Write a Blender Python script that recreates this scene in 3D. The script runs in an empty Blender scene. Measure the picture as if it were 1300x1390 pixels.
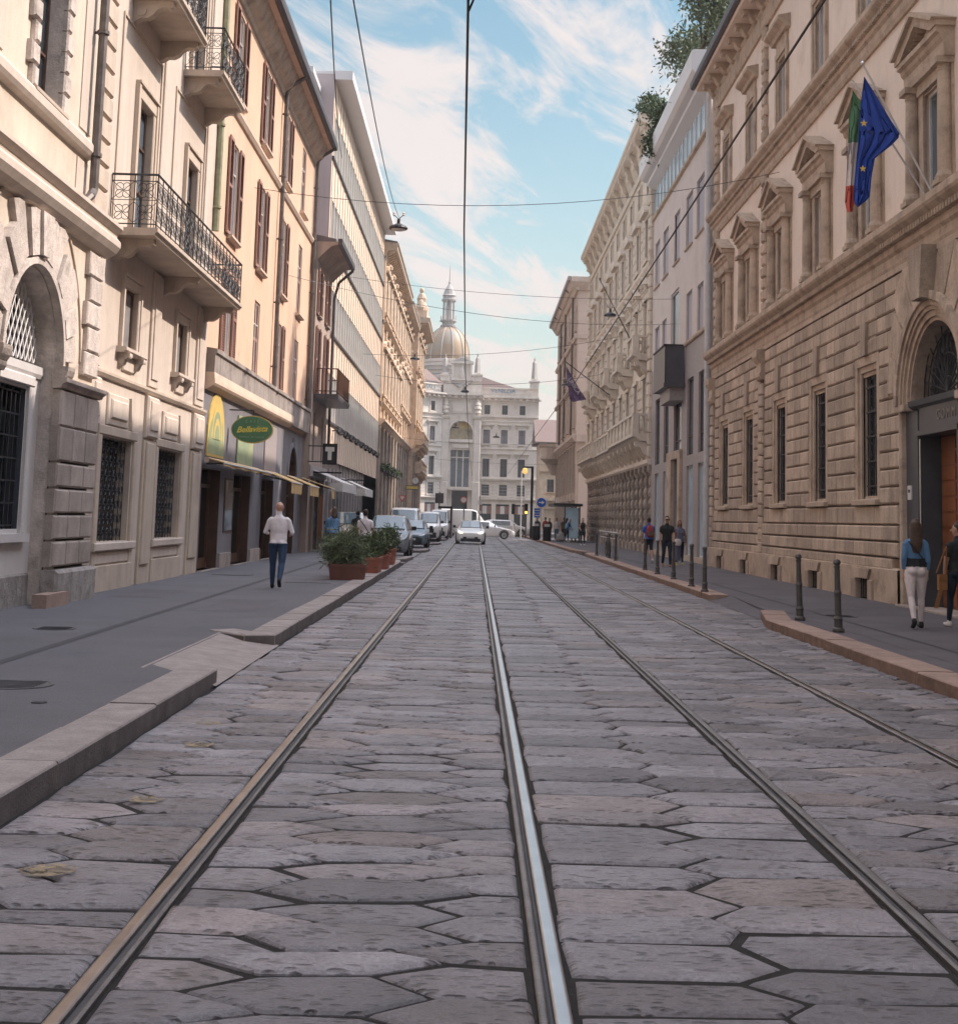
import bpy, bmesh, math, random
from mathutils import Vector, Matrix
R = math.radians
SC = bpy.context.scene
COL = SC.collection
rnd = random.Random(7)

# ---------------------------------------------------------------- camera
F_PX, PCX, PCY, CAMH, ROLL = 1900.0, 650.0, 467.0, 1.62, 0.028
PITCH, YAW = R(7.0819), R(-0.048)
cam = bpy.data.cameras.new('camera'); cob = bpy.data.objects.new('camera', cam); COL.objects.link(cob)
cp, sp = math.cos(PITCH), math.sin(PITCH)
fw = Vector((math.sin(YAW)*cp, math.cos(YAW)*cp, sp))
r0 = Vector((math.cos(YAW), -math.sin(YAW), 0)); u0 = r0.cross(fw)
cr, sr = math.cos(ROLL), math.sin(ROLL)
rv = cr*r0 + sr*u0; uv_ = -sr*r0 + cr*u0
m = Matrix((rv, uv_, -fw)).transposed().to_4x4(); m.translation = Vector((0, 0, CAMH))
cob.matrix_world = m
cam.sensor_fit = 'VERTICAL'; cam.sensor_height = 24.0; cam.sensor_width = 24.0*1300/1390
cam.lens = 24.0*F_PX/1390.0
cam.shift_x = 0.0; cam.shift_y = -(695.0-PCY)/1390.0
cam.clip_start = 0.1; cam.clip_end = 5000
SC.camera = cob

# ---------------------------------------------------------------- light
SEEDX, SEEDY = 6.6, 6.1
CLOUD = (5.2, 4.6, 4.4)
GLOW = (4.3, 4.65, 5.6)
SUN_AZ, SUN_EL = 76.0, 45.5           # azimuth from +Y towards +X
sd_ = Vector((math.sin(R(SUN_AZ))*math.cos(R(SUN_EL)), math.cos(R(SUN_AZ))*math.cos(R(SUN_EL)), math.sin(R(SUN_EL))))
sun = bpy.data.lights.new('sun', 'SUN'); sob = bpy.data.objects.new('sun', sun); COL.objects.link(sob)
sun.energy = 2.8; sun.angle = R(0.6); sun.color = (1.0, 0.87, 0.76)
sob.rotation_euler = sd_.to_track_quat('Z', 'Y').to_euler()
W = bpy.data.worlds.new('World'); SC.world = W; W.use_nodes = True
nt = W.node_tree; nt.nodes.clear()
def wn(t, **k):
    n = nt.nodes.new(t)
    for a, b in k.items(): setattr(n, a, b)
    return n
def wl_(a, b): nt.links.new(a, b)
def wmath(op, a, b=None, c=None):
    n = wn('ShaderNodeMath', operation=op)
    for i, v in enumerate((a, b, c)):
        if v is None: continue
        if isinstance(v, (int, float)): n.inputs[i].default_value = v
        else: wl_(v, n.inputs[i])
    return n.outputs[0]
sky = wn('ShaderNodeTexSky', sky_type='NISHITA'); sky.sun_disc = False
sky.sun_elevation = R(SUN_EL); sky.sun_rotation = R(SUN_AZ); sky.altitude = 100
sky.air_density = 1.3; sky.dust_density = 0.6; sky.ozone_density = 1.0
tc = wn('ShaderNodeTexCoord'); sep = wn('ShaderNodeSeparateXYZ'); wl_(tc.outputs['Generated'], sep.inputs[0])
zz = wmath('MAXIMUM', sep.outputs[2], 0.0)
den = wmath('ADD', zz, 0.16)
cx_ = wmath('DIVIDE', sep.outputs[0], den); cy_ = wmath('DIVIDE', sep.outputs[1], den)
comb = wn('ShaderNodeCombineXYZ'); wl_(cx_, comb.inputs[0]); wl_(cy_, comb.inputs[1])
mp = wn('ShaderNodeMapping'); mp.inputs['Rotation'].default_value = (0, 0, R(-64)); wl_(comb.outputs[0], mp.inputs[0])
mp0 = mp; mp = wn('ShaderNodeMapping'); mp.inputs['Scale'].default_value = (0.42, 1.15, 1); mp.inputs['Location'].default_value = (SEEDX, SEEDY, 0); wl_(mp0.outputs[0], mp.inputs[0])
n1 = wn('ShaderNodeTexNoise'); n1.inputs['Scale'].default_value = 4.4; n1.inputs['Detail'].default_value = 11; n1.inputs['Roughness'].default_value = .64; n1.inputs['Distortion'].default_value = .55
wl_(mp.outputs[0], n1.inputs['Vector'])
n2 = wn('ShaderNodeTexNoise'); n2.inputs['Scale'].default_value = .8; n2.inputs['Detail'].default_value = 3
wl_(mp.outputs[0], n2.inputs['Vector'])
cl = wmath('ADD', wmath('MULTIPLY', n1.outputs[0], .62), wmath('MULTIPLY', n2.outputs[0], .38))
# thicker towards the horizon
hz = wmath('SUBTRACT', 1.0, wmath('MINIMUM', wmath('MULTIPLY', zz, 2.1), 1.0))
cl2 = wmath('ADD', cl, wmath('MULTIPLY', hz, .13))
mr = wn('ShaderNodeMapRange'); mr.inputs['From Min'].default_value = .50; mr.inputs['From Max'].default_value = .62
mr.interpolation_type = 'SMOOTHSTEP'
wl_(cl2, mr.inputs['Value'])
hz2 = wmath('POWER', hz, 2.5)
cov = wmath('MAXIMUM', wmath('MULTIPLY', mr.outputs[0], .9), wmath('MULTIPLY', hz2, .95))
tint = wn('ShaderNodeMix', data_type='RGBA', blend_type='MULTIPLY'); tint.inputs[0].default_value = 1.0
wl_(sky.outputs[0], tint.inputs[6]); tint.inputs[7].default_value = (0.66, 0.83, 0.76, 1)
# clouds glow towards the sun and overhead
dp = wn('ShaderNodeVectorMath', operation='DOT_PRODUCT'); wl_(tc.outputs['Generated'], dp.inputs[0]); dp.inputs[1].default_value = tuple(sd_)
g1 = wn('ShaderNodeMapRange'); g1.interpolation_type = 'SMOOTHSTEP'; g1.inputs['From Min'].default_value = .52; g1.inputs['From Max'].default_value = .95; g1.inputs['To Max'].default_value = 3.4; wl_(dp.outputs['Value'], g1.inputs['Value'])
g2 = wn('ShaderNodeMapRange'); g2.interpolation_type = 'SMOOTHSTEP'; g2.inputs['From Min'].default_value = .5; g2.inputs['From Max'].default_value = .85; g2.inputs['To Max'].default_value = 1.3; wl_(zz, g2.inputs['Value'])
glow = wmath('ADD', wmath('ADD', g1.outputs[0], g2.outputs[0]), 1.0)
cb = wn('ShaderNodeVectorMath', operation='SCALE'); cb.inputs[0].default_value = CLOUD; wl_(glow, cb.inputs['Scale'])
gm = wn('ShaderNodeVectorMath', operation='SCALE'); gm.inputs[0].default_value = GLOW; wl_(wmath('SUBTRACT', glow, 1.0), gm.inputs['Scale'])
cb.inputs['Scale'].default_value = 1.0
for l_ in list(cb.inputs['Scale'].links): nt.links.remove(l_)
cbb = wn('ShaderNodeVectorMath', operation='ADD'); wl_(cb.outputs[0], cbb.inputs[0]); wl_(gm.outputs[0], cbb.inputs[1])
up_ = wn('ShaderNodeMapRange'); up_.interpolation_type = 'SMOOTHSTEP'; up_.inputs['From Min'].default_value = .5; up_.inputs['From Max'].default_value = .75; up_.inputs['To Max'].default_value = .8; wl_(zz, up_.inputs['Value'])
cov = wmath('MAXIMUM', cov, up_.outputs[0])
mx = wn('ShaderNodeMix', data_type='RGBA'); wl_(cov, mx.inputs[0])
wl_(tint.outputs[2], mx.inputs[6]); wl_(cbb.outputs[0], mx.inputs[7])
bg = wn('ShaderNodeBackground'); bg.inputs[1].default_value = 0.08
wl_(mx.outputs[2], bg.inputs[0])
wo = wn('ShaderNodeOutputWorld'); wl_(bg.outputs[0], wo.inputs[0])
SC.view_settings.view_transform = 'Standard'; SC.view_settings.look = 'None'
SC.view_settings.exposure = 1.2; SC.view_settings.gamma = 1.0
SC.render.engine = 'CYCLES'
SC.cycles.max_bounces = 6; SC.cycles.diffuse_bounces = 4; SC.cycles.glossy_bounces = 3; SC.cycles.transmission_bounces = 4

# ---------------------------------------------------------------- materials
def pm(name, col, rough=.8, var=.14, scale=1.3, streak=0., bump=.25, bscale=45., metal=0., spec=.4,
       island=0., stain=None, stainamt=0., stscale=.7, coat=0., grain=.08, emis=None, aniso=None):
    mt = bpy.data.materials.new(name); mt.use_nodes = True
    t = mt.node_tree; b = t.nodes['Principled BSDF']
    N = lambda ty: t.nodes.new(ty)
    L = t.links.new
    b.inputs['Roughness'].default_value = rough; b.inputs['Metallic'].default_value = metal
    b.inputs['Specular IOR Level'].default_value = spec
    if coat: b.inputs['Coat Weight'].default_value = coat; b.inputs['Coat Roughness'].default_value = .06
    if emis:
        b.inputs['Emission Color'].default_value = (*emis[0], 1); b.inputs['Emission Strength'].default_value = emis[1]
    tc = N('ShaderNodeTexCoord')
    g = N('ShaderNodeNewGeometry')
    src = tc.outputs['Object']
    n = N('ShaderNodeTexNoise'); n.inputs['Scale'].default_value = scale; n.inputs['Detail'].default_value = 8; n.inputs['Roughness'].default_value = .6
    L(src, n.inputs['Vector'])
    fac = N('ShaderNodeMapRange'); fac.inputs['From Min'].default_value = .3; fac.inputs['From Max'].default_value = .7
    L(n.outputs[0], fac.inputs['Value'])
    mix = N('ShaderNodeMix'); mix.data_type = 'RGBA'
    c = Vector(col)
    mix.inputs[6].default_value = (*(c*(1-var)), 1); mix.inputs[7].default_value = (*[min(1, x*(1+var)) for x in c], 1)
    L(fac.outputs[0], mix.inputs[0])
    out = mix.outputs[2]
    def mul(o, val_socket, lo, hi):
        r = N('ShaderNodeMapRange'); r.inputs['To Min'].default_value = lo; r.inputs['To Max'].default_value = hi
        L(val_socket, r.inputs['Value'])
        mm = N('ShaderNodeMix'); mm.data_type = 'RGBA'; mm.blend_type = 'MULTIPLY'; mm.inputs[0].default_value = 1
        L(o, mm.inputs[6]); L(r.outputs[0], mm.inputs[7]); return mm.outputs[2]
    if grain:
        n3 = N('ShaderNodeTexNoise'); n3.inputs['Scale'].default_value = bscale*.8; n3.inputs['Detail'].default_value = 3
        L(src, n3.inputs['Vector']); out = mul(out, n3.outputs[0], 1-grain*2, 1+grain*2)
    if island: out = mul(out, g.outputs['Random Per Island'], 1-island, 1+island)
    if streak:
        mp = N('ShaderNodeMapping'); mp.inputs['Scale'].default_value = (5, 5, .35); L(src, mp.inputs[0])
        n4 = N('ShaderNodeTexNoise'); n4.inputs['Scale'].default_value = 1.1; n4.inputs['Detail'].default_value = 5
        L(mp.outputs[0], n4.inputs['Vector']); out = mul(out, n4.outputs[0], 1-streak*1.4, 1+streak*.9)
    if stain:
        n5 = N('ShaderNodeTexNoise'); n5.inputs['Scale'].default_value = stscale; n5.inputs['Detail'].default_value = 10; n5.inputs['Roughness'].default_value = .7
        L(src, n5.inputs['Vector'])
        r5 = N('ShaderNodeMapRange'); r5.inputs['From Min'].default_value = .5; r5.inputs['From Max'].default_value = .66; r5.inputs['To Max'].default_value = stainamt
        L(n5.outputs[0], r5.inputs['Value'])
        m5 = N('ShaderNodeMix'); m5.data_type = 'RGBA'; L(r5.outputs[0], m5.inputs[0]); L(out, m5.inputs[6]); m5.inputs[7].default_value = (*stain, 1)
        out = m5.outputs[2]
    L(out, b.inputs['Base Color'])
    if bump:
        nb = N('ShaderNodeTexNoise'); nb.inputs['Scale'].default_value = bscale; nb.inputs['Detail'].default_value = 6; nb.inputs['Roughness'].default_value = .65
        L(src, nb.inputs['Vector'])
        bp = N('ShaderNodeBump'); bp.inputs['Strength'].default_value = bump; bp.inputs['Distance'].default_value = .02
        L(nb.outputs[0], bp.inputs['Height']); L(bp.outputs[0], b.inputs['Normal'])
    return mt

def glass_mat(name, col=(.02, .03, .035), rough=.06, spec=.8, wav=.25):
    mt = pm(name, col, rough, .25, .8, bump=0, grain=0, spec=spec)
    t = mt.node_tree; b = t.nodes['Principled BSDF']
    tc = t.nodes.new('ShaderNodeTexCoord'); nb = t.nodes.new('ShaderNodeTexNoise'); nb.inputs['Scale'].default_value = 1.7; nb.inputs['Detail'].default_value = 1
    t.links.new(tc.outputs['Object'], nb.inputs['Vector'])
    bp = t.nodes.new('ShaderNodeBump'); bp.inputs['Strength'].default_value = wav; bp.inputs['Distance'].default_value = .03
    t.links.new(nb.outputs[0], bp.inputs['Height']); t.links.new(bp.outputs[0], b.inputs['Normal'])
    return mt

GRIME = (.09, .08, .07)
MT = {}
MT['cream'] = pm('cream_plaster', (.58, .49, .40), .9, .09, .6, streak=.12, bump=.15, stain=(.38, .31, .25), stainamt=.5)
MT['cream2'] = pm('pale_plaster', (.56, .475, .405), .9, .09, .7, streak=.15, bump=.15, stain=(.36, .30, .25), stainamt=.55)
MT['trim_l'] = pm('trim_plaster', (.50, .41, .33), .9, .12, 1.2, streak=.14, bump=.2, stain=(.28, .22, .19), stainamt=.5)
MT['stone_l'] = pm('grey_ashlar', (.37, .31, .27), .9, .2, 2.5, streak=.16, bump=.8, bscale=26, island=.16, stain=(.16, .13, .12), stainamt=.55)
MT['stone_pit'] = pm('pitted_stone', (.52, .45, .40), .9, .2, 4, bump=.9, bscale=24, island=.1, stain=(.2, .17, .15), stainamt=.5, stscale=3)
MT['marble'] = pm('white_marble', (.56, .53, .51), .45, .08, 1.2, streak=.06, bump=.05)
MT['plinth'] = pm('rough_plinth', (.30, .27, .25), .9, .25, 6, streak=.3, bump=1., bscale=18, stain=(.12, .11, .1), stainamt=.5, stscale=2)
MT['orange'] = pm('orange_plaster', (.64, .425, .30), .9, .06, .5, streak=.12, bump=.12, stain=(.48, .33, .24), stainamt=.5)
MT['trim_o'] = pm('cream_trim', (.60, .46, .36), .9, .1, 1, streak=.1, bump=.15)
MT['grey_plaster'] = pm('grey_stone_facing', (.20, .19, .205), .7, .15, 1.1, streak=.22, bump=.2, stain=(.15, .13, .13), stainamt=.6)
MT['frieze'] = pm('stained_frieze', (.33, .28, .25), .9, .2, 1.4, streak=.4, bump=.3, stain=(.10, .08, .075), stainamt=.75, stscale=1.2)
MT['shutter'] = pm('red_shutter_paint', (.32, .18, .14), .6, .2, 2, streak=.12, bump=.1)
MT['grey4'] = pm('brownish_plaster', (.40, .31, .26), .9, .14, 1, streak=.25, bump=.2, stain=(.22, .17, .15), stainamt=.5)
MT['panel5'] = pm('pale_cladding', (.72, .58, .46), .6, .06, .5, streak=.06, bump=.05)
MT['fin5'] = pm('white_fin', (.68, .58, .50), .5, .08, 1, bump=.05)
MT['glass5'] = glass_mat('blue_glass', (.40, .55, .65), .25, .9, .1)
MT['panel_lilac'] = pm('lilac_grey_shutter_panel', (.36, .34, .37), .6, .06, .8, bump=.05)
MT['side5'] = pm('shaded_side_render', (.42, .36, .36), .9, .1, .4, streak=.12)  # lilac grey of the side walls' shade put into the colour
MT['orn'] = pm('ornate_stone', (.60, .46, .34), .9, .15, 2, streak=.15, bump=.3, stain=(.34, .24, .18), stainamt=.55, stscale=2.5)
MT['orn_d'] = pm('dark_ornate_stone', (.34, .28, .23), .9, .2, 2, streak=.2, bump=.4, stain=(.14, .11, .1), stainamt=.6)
MT['r1_stucco'] = pm('beige_stucco', (.76, .64, .55), .9, .07, .7, streak=.06, bump=.12, stain=(.46, .35, .28), stainamt=.45)
MT['r1_trim'] = pm('brown_sandstone', (.48, .375, .29), .9, .16, 2.2, streak=.12, bump=.45, bscale=30, stain=(.20, .14, .11), stainamt=.6, stscale=1.8)
MT['r1_stone'] = pm('rusticated_stone', (.50, .395, .31), .9, .2, 2.2, streak=.3, bump=1., bscale=22, island=.2, grain=.12, stain=(.17, .125, .10), stainamt=.65, stscale=1.1)
MT['joint'] = pm('deep_joint', (.07, .055, .05), .95, .2, 3, bump=.3)
MT['r2_wall'] = pm('pinkish_render', (.60, .52, .48), .85, .06, .6, streak=.05, bump=.08, stain=(.42, .35, .32), stainamt=.4)
MT['r2_gran'] = pm('grey_granite', (.33, .29, .28), .55, .12, 6, bump=.1, grain=.15)
MT['r2_white'] = pm('white_metal_cladding', (.62, .60, .60), .4, .05, .5, bump=0)
MT['r2_dark'] = pm('dark_balcony_panel', (.075, .07, .08), .4, .2, 2, bump=.1)
MT['r3'] = pm('cream_stone', (.66, .57, .48), .9, .1, 1.6, streak=.12, bump=.35, stain=(.33, .26, .21), stainamt=.5, stscale=1.6, island=.05)
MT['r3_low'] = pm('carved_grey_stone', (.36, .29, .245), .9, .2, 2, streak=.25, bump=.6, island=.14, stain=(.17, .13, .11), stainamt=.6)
MT['r4'] = pm('tan_stone', (.58, .47, .40), .9, .1, 1.5, streak=.1, bump=.3, stain=(.3, .23, .19), stainamt=.4)
MT['r4_side'] = pm('pink_render', (.62, .50, .43), .9, .06, .6, bump=.1)
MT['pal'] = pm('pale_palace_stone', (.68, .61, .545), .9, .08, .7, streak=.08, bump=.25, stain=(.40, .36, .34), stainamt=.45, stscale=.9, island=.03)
MT['pal_d'] = pm('darker_palace_stone', (.42, .39, .37), .9, .12, .9, streak=.1, bump=.25)  # darker stone for reveals, joint lines, obelisks and lantern
MT['roof_red'] = pm('red_roof_tiles', (.19, .135, .12), .9, .2, 6, bump=.6, bscale=12)
MT['roof_dk'] = pm('slate_roof', (.13, .11, .115), .7, .2, 3, bump=.3)
MT['gutter'] = pm('dark_gutter', (.07, .06, .065), .5, .2, 3, bump=.1, metal=.3)
MT['pipe'] = pm('brown_downpipe', (.13, .11, .10), .5, .3, 5, bump=.1, metal=.3)
MT['pipe_g'] = pm('verdigris_pipe', (.27, .27, .17), .6, .3, 4, bump=.1)
MT['pipe_p'] = pm('pale_pipe', (.50, .50, .50), .5, .1, 4, bump=.05)
MT['iron'] = pm('wrought_iron', (.035, .035, .04), .55, .3, 9, bump=.1, metal=.3)
MT['soffit'] = pm('eave_soffit', (.50, .36, .28), .9, .12, 2, streak=.1)
MT['pane'] = glass_mat('window_glass', (.03, .04, .05), .08, .45)
MT['pane_b'] = glass_mat('window_glass_blue', (.10, .13, .16), .08, .5)
MT['curtain'] = glass_mat('curtained_glass', (.30, .29, .29), .15, .7, .1)
MT['blind'] = glass_mat('grey_blind', (.20, .19, .21), .4, .4, .1)
MT['wframe'] = pm('brown_window_frame', (.10, .06, .045), .5, .2, 5, bump=.05)
MT['wframe_w'] = pm('white_window_frame', (.58, .56, .55), .5, .08, 4, bump=.03)
MT['dark'] = pm('dark_interior', (.012, .014, .015), .9, .3, 1, bump=0)
MT['shopdk'] = glass_mat('dark_shop_glass', (.008, .012, .013), .12, .28, .15)
MT['blk'] = pm('black_metal', (.02, .02, .022), .45, .3, 6, bump=.05, metal=.2)
MT['wood'] = pm('orange_wood', (.22, .08, .033), .45, .15, 2, streak=.2, bump=.1)
MT['wood_d'] = pm('dark_brown_wood', (.10, .045, .025), .5, .3, 3, streak=.3, bump=.1)
MT['doorgrey'] = pm('slate_grey_paint', (.06, .065, .075), .4, .15, 3, bump=.05)
MT['steel'] = pm('brushed_steel', (.55, .55, .55), .3, .1, 3, bump=.05, metal=1.)
MT['leaf'] = pm('dark_leaves', (.055, .085, .03), .6, .35, 9, bump=0, island=.45)
MT['leaf2'] = pm('olive_leaves', (.12, .15, .075), .6, .35, 9, bump=0, island=.45)
MT['bark'] = pm('bark', (.09, .065, .045), .9, .3, 9, bump=.5)
MT['terra'] = pm('terracotta', (.30, .10, .065), .7, .12, 3, streak=.1, bump=.15)
MT['white'] = pm('white_paint', (.62, .60, .58), .5, .06, 3, bump=.03)
MT['soil'] = pm('soil', (.05, .035, .025), .95, .3, 12, bump=.8)

# ---------------------------------------------------------------- frames + mesh builder
class Fr:
    def __init__(s, o, sd, nd): s.o, s.sd, s.nd = Vector(o), Vector(sd), Vector(nd)
    def __call__(s, a, z, d=0.): return s.o + s.sd*a + s.nd*d + Vector((0, 0, z))
    def zero(s): return Fr((0, 0, 0), s.sd, s.nd)
    def key(s): return tuple(round(x, 3) for x in (*s.sd, *s.nd))
IDF = Fr((0, 0, 0), (1, 0, 0), (0, 1, 0))   # s=x, d=y
WLOC = {}
def wloc(o): return WLOC.get(o.name, Vector((0, 0, 0)))

class MB:
    def __init__(s, fr=IDF): s.v, s.f, s.m, s.ml, s.fr, s.mod = [], [], [], [], fr, None
    def mi(s, m):
        m = MT[m] if isinstance(m, str) else m
        if m not in s.ml: s.ml.append(m)
        return s.ml.index(m)
    def add(s, pts, faces, m, raw=False):
        k = len(s.v); i = s.mi(m)
        for p in pts: s.v.append(Vector(p) if raw else s.fr(*p))
        for f in faces: s.f.append([k+j for j in f]); s.m.append(i)
    def box(s, a0, a1, z0, z1, d0, d1, m):
        s.add([(a0, z0, d0), (a1, z0, d0), (a1, z1, d0), (a0, z1, d0), (a0, z0, d1), (a1, z0, d1), (a1, z1, d1), (a0, z1, d1)],
              [(0, 3, 2, 1), (4, 5, 6, 7), (0, 1, 5, 4), (1, 2, 6, 5), (2, 3, 7, 6), (3, 0, 4, 7)], m)
    def pil(s, a0, a1, z0, z1, d0, d1, m, c=.03):
        """block with chamfered face"""
        c = min(c, (a1-a0)*.4, (z1-z0)*.4); e = max(d1-c, d0+.001)
        s.add([(a0, z0, d0), (a1, z0, d0), (a1, z1, d0), (a0, z1, d0), (a0, z0, e), (a1, z0, e), (a1, z1, e), (a0, z1, e),
               (a0+c, z0+c, d1), (a1-c, z0+c, d1), (a1-c, z1-c, d1), (a0+c, z1-c, d1)],
              [(0, 1, 5, 4), (1, 2, 6, 5), (2, 3, 7, 6), (3, 0, 4, 7), (4, 5, 9, 8), (5, 6, 10, 9), (6, 7, 11, 10), (7, 4, 8, 11), (8, 9, 10, 11), (0, 3, 2, 1)], m)
    def ext(s, prof, a0, a1, m):
        """extrude (d,z) profile along the wall"""
        n = len(prof)
        s.add([(a0, z, d) for d, z in prof]+[(a1, z, d) for d, z in prof],
              [tuple(range(n)), tuple(range(2*n-1, n-1, -1))]+[(i, (i+1) % n, n+(i+1) % n, n+i) for i in range(n)], m)
    def prism(s, poly, d0, d1, m):
        n = len(poly)
        s.add([(a, z, d0) for a, z in poly]+[(a, z, d1) for a, z in poly],
              [tuple(range(n)), tuple(range(2*n-1, n-1, -1))]+[(i, (i+1) % n, n+(i+1) % n, n+i) for i in range(n)], m)
    def arc(s, ca, cz, ra, rb, t0, t1, n, d0, d1, m):
        """curved band, angles in degrees from +s"""
        for i in range(n):
            A, B = R(t0+(t1-t0)*i/n), R(t0+(t1-t0)*(i+1)/n)
            q = [(ca+r*math.cos(t), cz+r*math.sin(t)) for r, t in ((ra, A), (rb, A), (rb, B), (ra, B))]
            s.prism(q, d0, d1, m)
    def tube(s, p, q, r, m, n=8, r2=None, raw=False):
        p = Vector(p) if raw else s.fr(*p); q = Vector(q) if raw else s.fr(*q)
        r2 = r if r2 is None else r2
        ax = (q-p)
        if ax.length < 1e-6: return
        ax.normalize(); u = ax.cross(Vector((0, 0, 1)))
        if u.length < .1: u = ax.cross(Vector((1, 0, 0)))
        u.normalize(); w = ax.cross(u)
        P = [p+(u*math.cos(2*math.pi*i/n)+w*math.sin(2*math.pi*i/n))*r for i in range(n)]
        Q = [q+(u*math.cos(2*math.pi*i/n)+w*math.sin(2*math.pi*i/n))*r2 for i in range(n)]
        s.add(P+Q, [tuple(range(n)), tuple(range(2*n-1, n-1, -1))]+[(i, (i+1) % n, n+(i+1) % n, n+i) for i in range(n)], m, raw=True)
    def path(s, pts, r, m, n=6, raw=False):
        for a, b in zip(pts, pts[1:]): s.tube(a, b, r, m, n, raw=raw)
    def lathe(s, c, prof, m, n=12, sx=1., sy=1.):
        """c=(a,z,d) base centre, prof=[(r,h)...] bottom to top, world vertical"""
        o = s.fr(*c); P = []
        for r, h in prof:
            for i in range(n):
                t = 2*math.pi*i/n; P.append(o+Vector((r*math.cos(t)*sx, r*math.sin(t)*sy, h)))
        F = [tuple(range(n-1, -1, -1)), tuple(range((len(prof)-1)*n, len(prof)*n))]
        for k in range(len(prof)-1):
            for i in range(n): F.append((k*n+i, k*n+(i+1) % n, (k+1)*n+(i+1) % n, (k+1)*n+i))
        s.add(P, F, m, raw=True)
    def wall(s, a0, a1, z0, z1, holes, m, depth=.3, rm=None, d=0.):
        """flat wall with rectangular or arched holes: (h0,h1,z0,z1[, 'arch']) ; arch: z1 = spring line"""
        rm = rm or m
        H = []
        for h in holes:
            top = h[3]+((h[1]-h[0])/2 if len(h) > 4 else 0)
            H.append((max(h[0], a0), min(h[1], a1), max(h[2], z0), min(top, z1)))
        xs = sorted({a0, a1} | {x for h in H for x in h[:2]}); zs = sorted({z0, z1} | {x for h in H for x in h[2:]})
        # merge cells per row
        for j in range(len(zs)-1):
            zc = (zs[j]+zs[j+1])/2; run = None
            for i in range(len(xs)-1):
                xc = (xs[i]+xs[i+1])/2
                inside = any(h[0] < xc < h[1] and h[2] < zc < h[3] for h in H)
                if not inside:
                    if run is None: run = xs[i]
                if (inside or i == len(xs)-2) and run is not None:
                    e = xs[i] if inside else xs[i+1]
                    s.add([(run, zs[j], d), (e, zs[j], d), (e, zs[j+1], d), (run, zs[j+1], d)], [(0, 1, 2, 3)], m); run = None
        for h in holes:
            h0, h1, b, t = h[:4]; D = d-depth
            if len(h) > 4:
                r = (h1-h0)/2; c = (h0+h1)/2; n = 14
                arc = [(c+r*math.cos(math.pi*i/n), t+r*math.sin(math.pi*i/n)) for i in range(n+1)]
                for side, seg in ((h1, arc[:n//2+1]), (h0, arc[n//2:][::-1])):
                    for p, q in zip(seg, seg[1:]):
                        s.add([(side, t+r, d), (*p, d), (*q, d)], [(0, 1, 2)], m)
                for p, q in zip(arc, arc[1:]):
                    s.add([(*p, d), (*q, d), (*q, D), (*p, D)], [(0, 1, 2, 3)], rm)
                edges = [((h0, b), (h0, t)), ((h1, b), (h1, t)), ((h0, b), (h1, b))]
            else:
                edges = [((h0, b), (h0, t)), ((h1, b), (h1, t)), ((h0, b), (h1, b)), ((h0, t), (h1, t))]
            for p, q in edges:
                s.add([(*p, d), (*q, d), (*q, D), (*p, D)], [(0, 1, 2, 3)], rm)
    def build(s, name, parent=None, origin=None, smooth=False, local=False, bevel=0):
        me = bpy.data.meshes.new(name)
        o_ = Vector(origin) if origin is not None else (wloc(parent) if parent else Vector((0, 0, 0)))
        if local: o_ = Vector((0, 0, 0))
        me.from_pydata([tuple(v-o_) for v in s.v], [], s.f)
        for mm in s.ml: me.materials.append(mm)
        me.polygons.foreach_set('material_index', s.m)
        bm = bmesh.new(); bm.from_mesh(me); bmesh.ops.recalc_face_normals(bm, faces=bm.faces)
        if smooth:
            bmesh.ops.remove_doubles(bm, verts=bm.verts, dist=.0005)
            for f in bm.faces: f.smooth = True
        bm.to_mesh(me); bm.free()
        return link(name, me, parent, o_, local)
def link(name, me, parent=None, o_=None, local=False):
    ob = bpy.data.objects.new(name, me); COL.objects.link(ob)
    if parent: ob.parent = parent
    o_ = o_ if o_ is not None else Vector((0, 0, 0))
    ob.location = o_ if local or not parent else o_-wloc(parent)
    WLOC[ob.name] = Vector(o_)
    return ob
def tag(o, label=None, cat=None, group=None, kind=None):
    if label: o['label'] = label
    if cat: o['category'] = cat
    if group: o['group'] = group
    if kind: o['kind'] = kind
    return o
def thing(name, label, cat, loc=(0, 0, 0), rz=0, group=None):
    o = bpy.data.objects.new(name, None); COL.objects.link(o); o.empty_display_size = .2
    o.location = loc; o.rotation_euler.z = rz; WLOC[o.name] = Vector(loc)
    return tag(o, label, cat, group)
CACHE = {}
def unit(key, fr, parent, a, z, spec, d=0.):
    """place a part (with sub-parts) whose mesh is shared between repeats"""
    anc = fr(a, z, d); k0 = (key, fr.key())
    def go(sp, par, path):
        name, fn = sp[0], sp[1]; kids = sp[2] if len(sp) > 2 else []
        kk = (k0, path)
        if kk not in CACHE:
            mb = MB(fr.zero()); fn(mb); ob = mb.build(name, par, origin=(0, 0, 0)); CACHE[kk] = ob.data
            ob.location = anc-wloc(par); WLOC[ob.name] = anc
        else:
            ob = link(name, CACHE[kk], par, anc)
        for i, c in enumerate(kids): go(c, ob, path+(i,))
        return ob
    return go(spec, parent, (0,))
def copy_tree(o, parent=None):
    c = o.copy(); COL.objects.link(c); c.parent = parent; WLOC[c.name] = wloc(o)
    for ch in list(o.children): copy_tree(ch, c)
    return c
FL = Fr((-6.75, 0, 0), (0, 1, 0), (1, 0, 0))
FL1 = Fr((-6.6, 0, 0), (0, 1, 0), (1, 0, 0))
FRt = Fr((8.7, 0, 0), (0, 1, 0), (-1, 0, 0))
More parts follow.
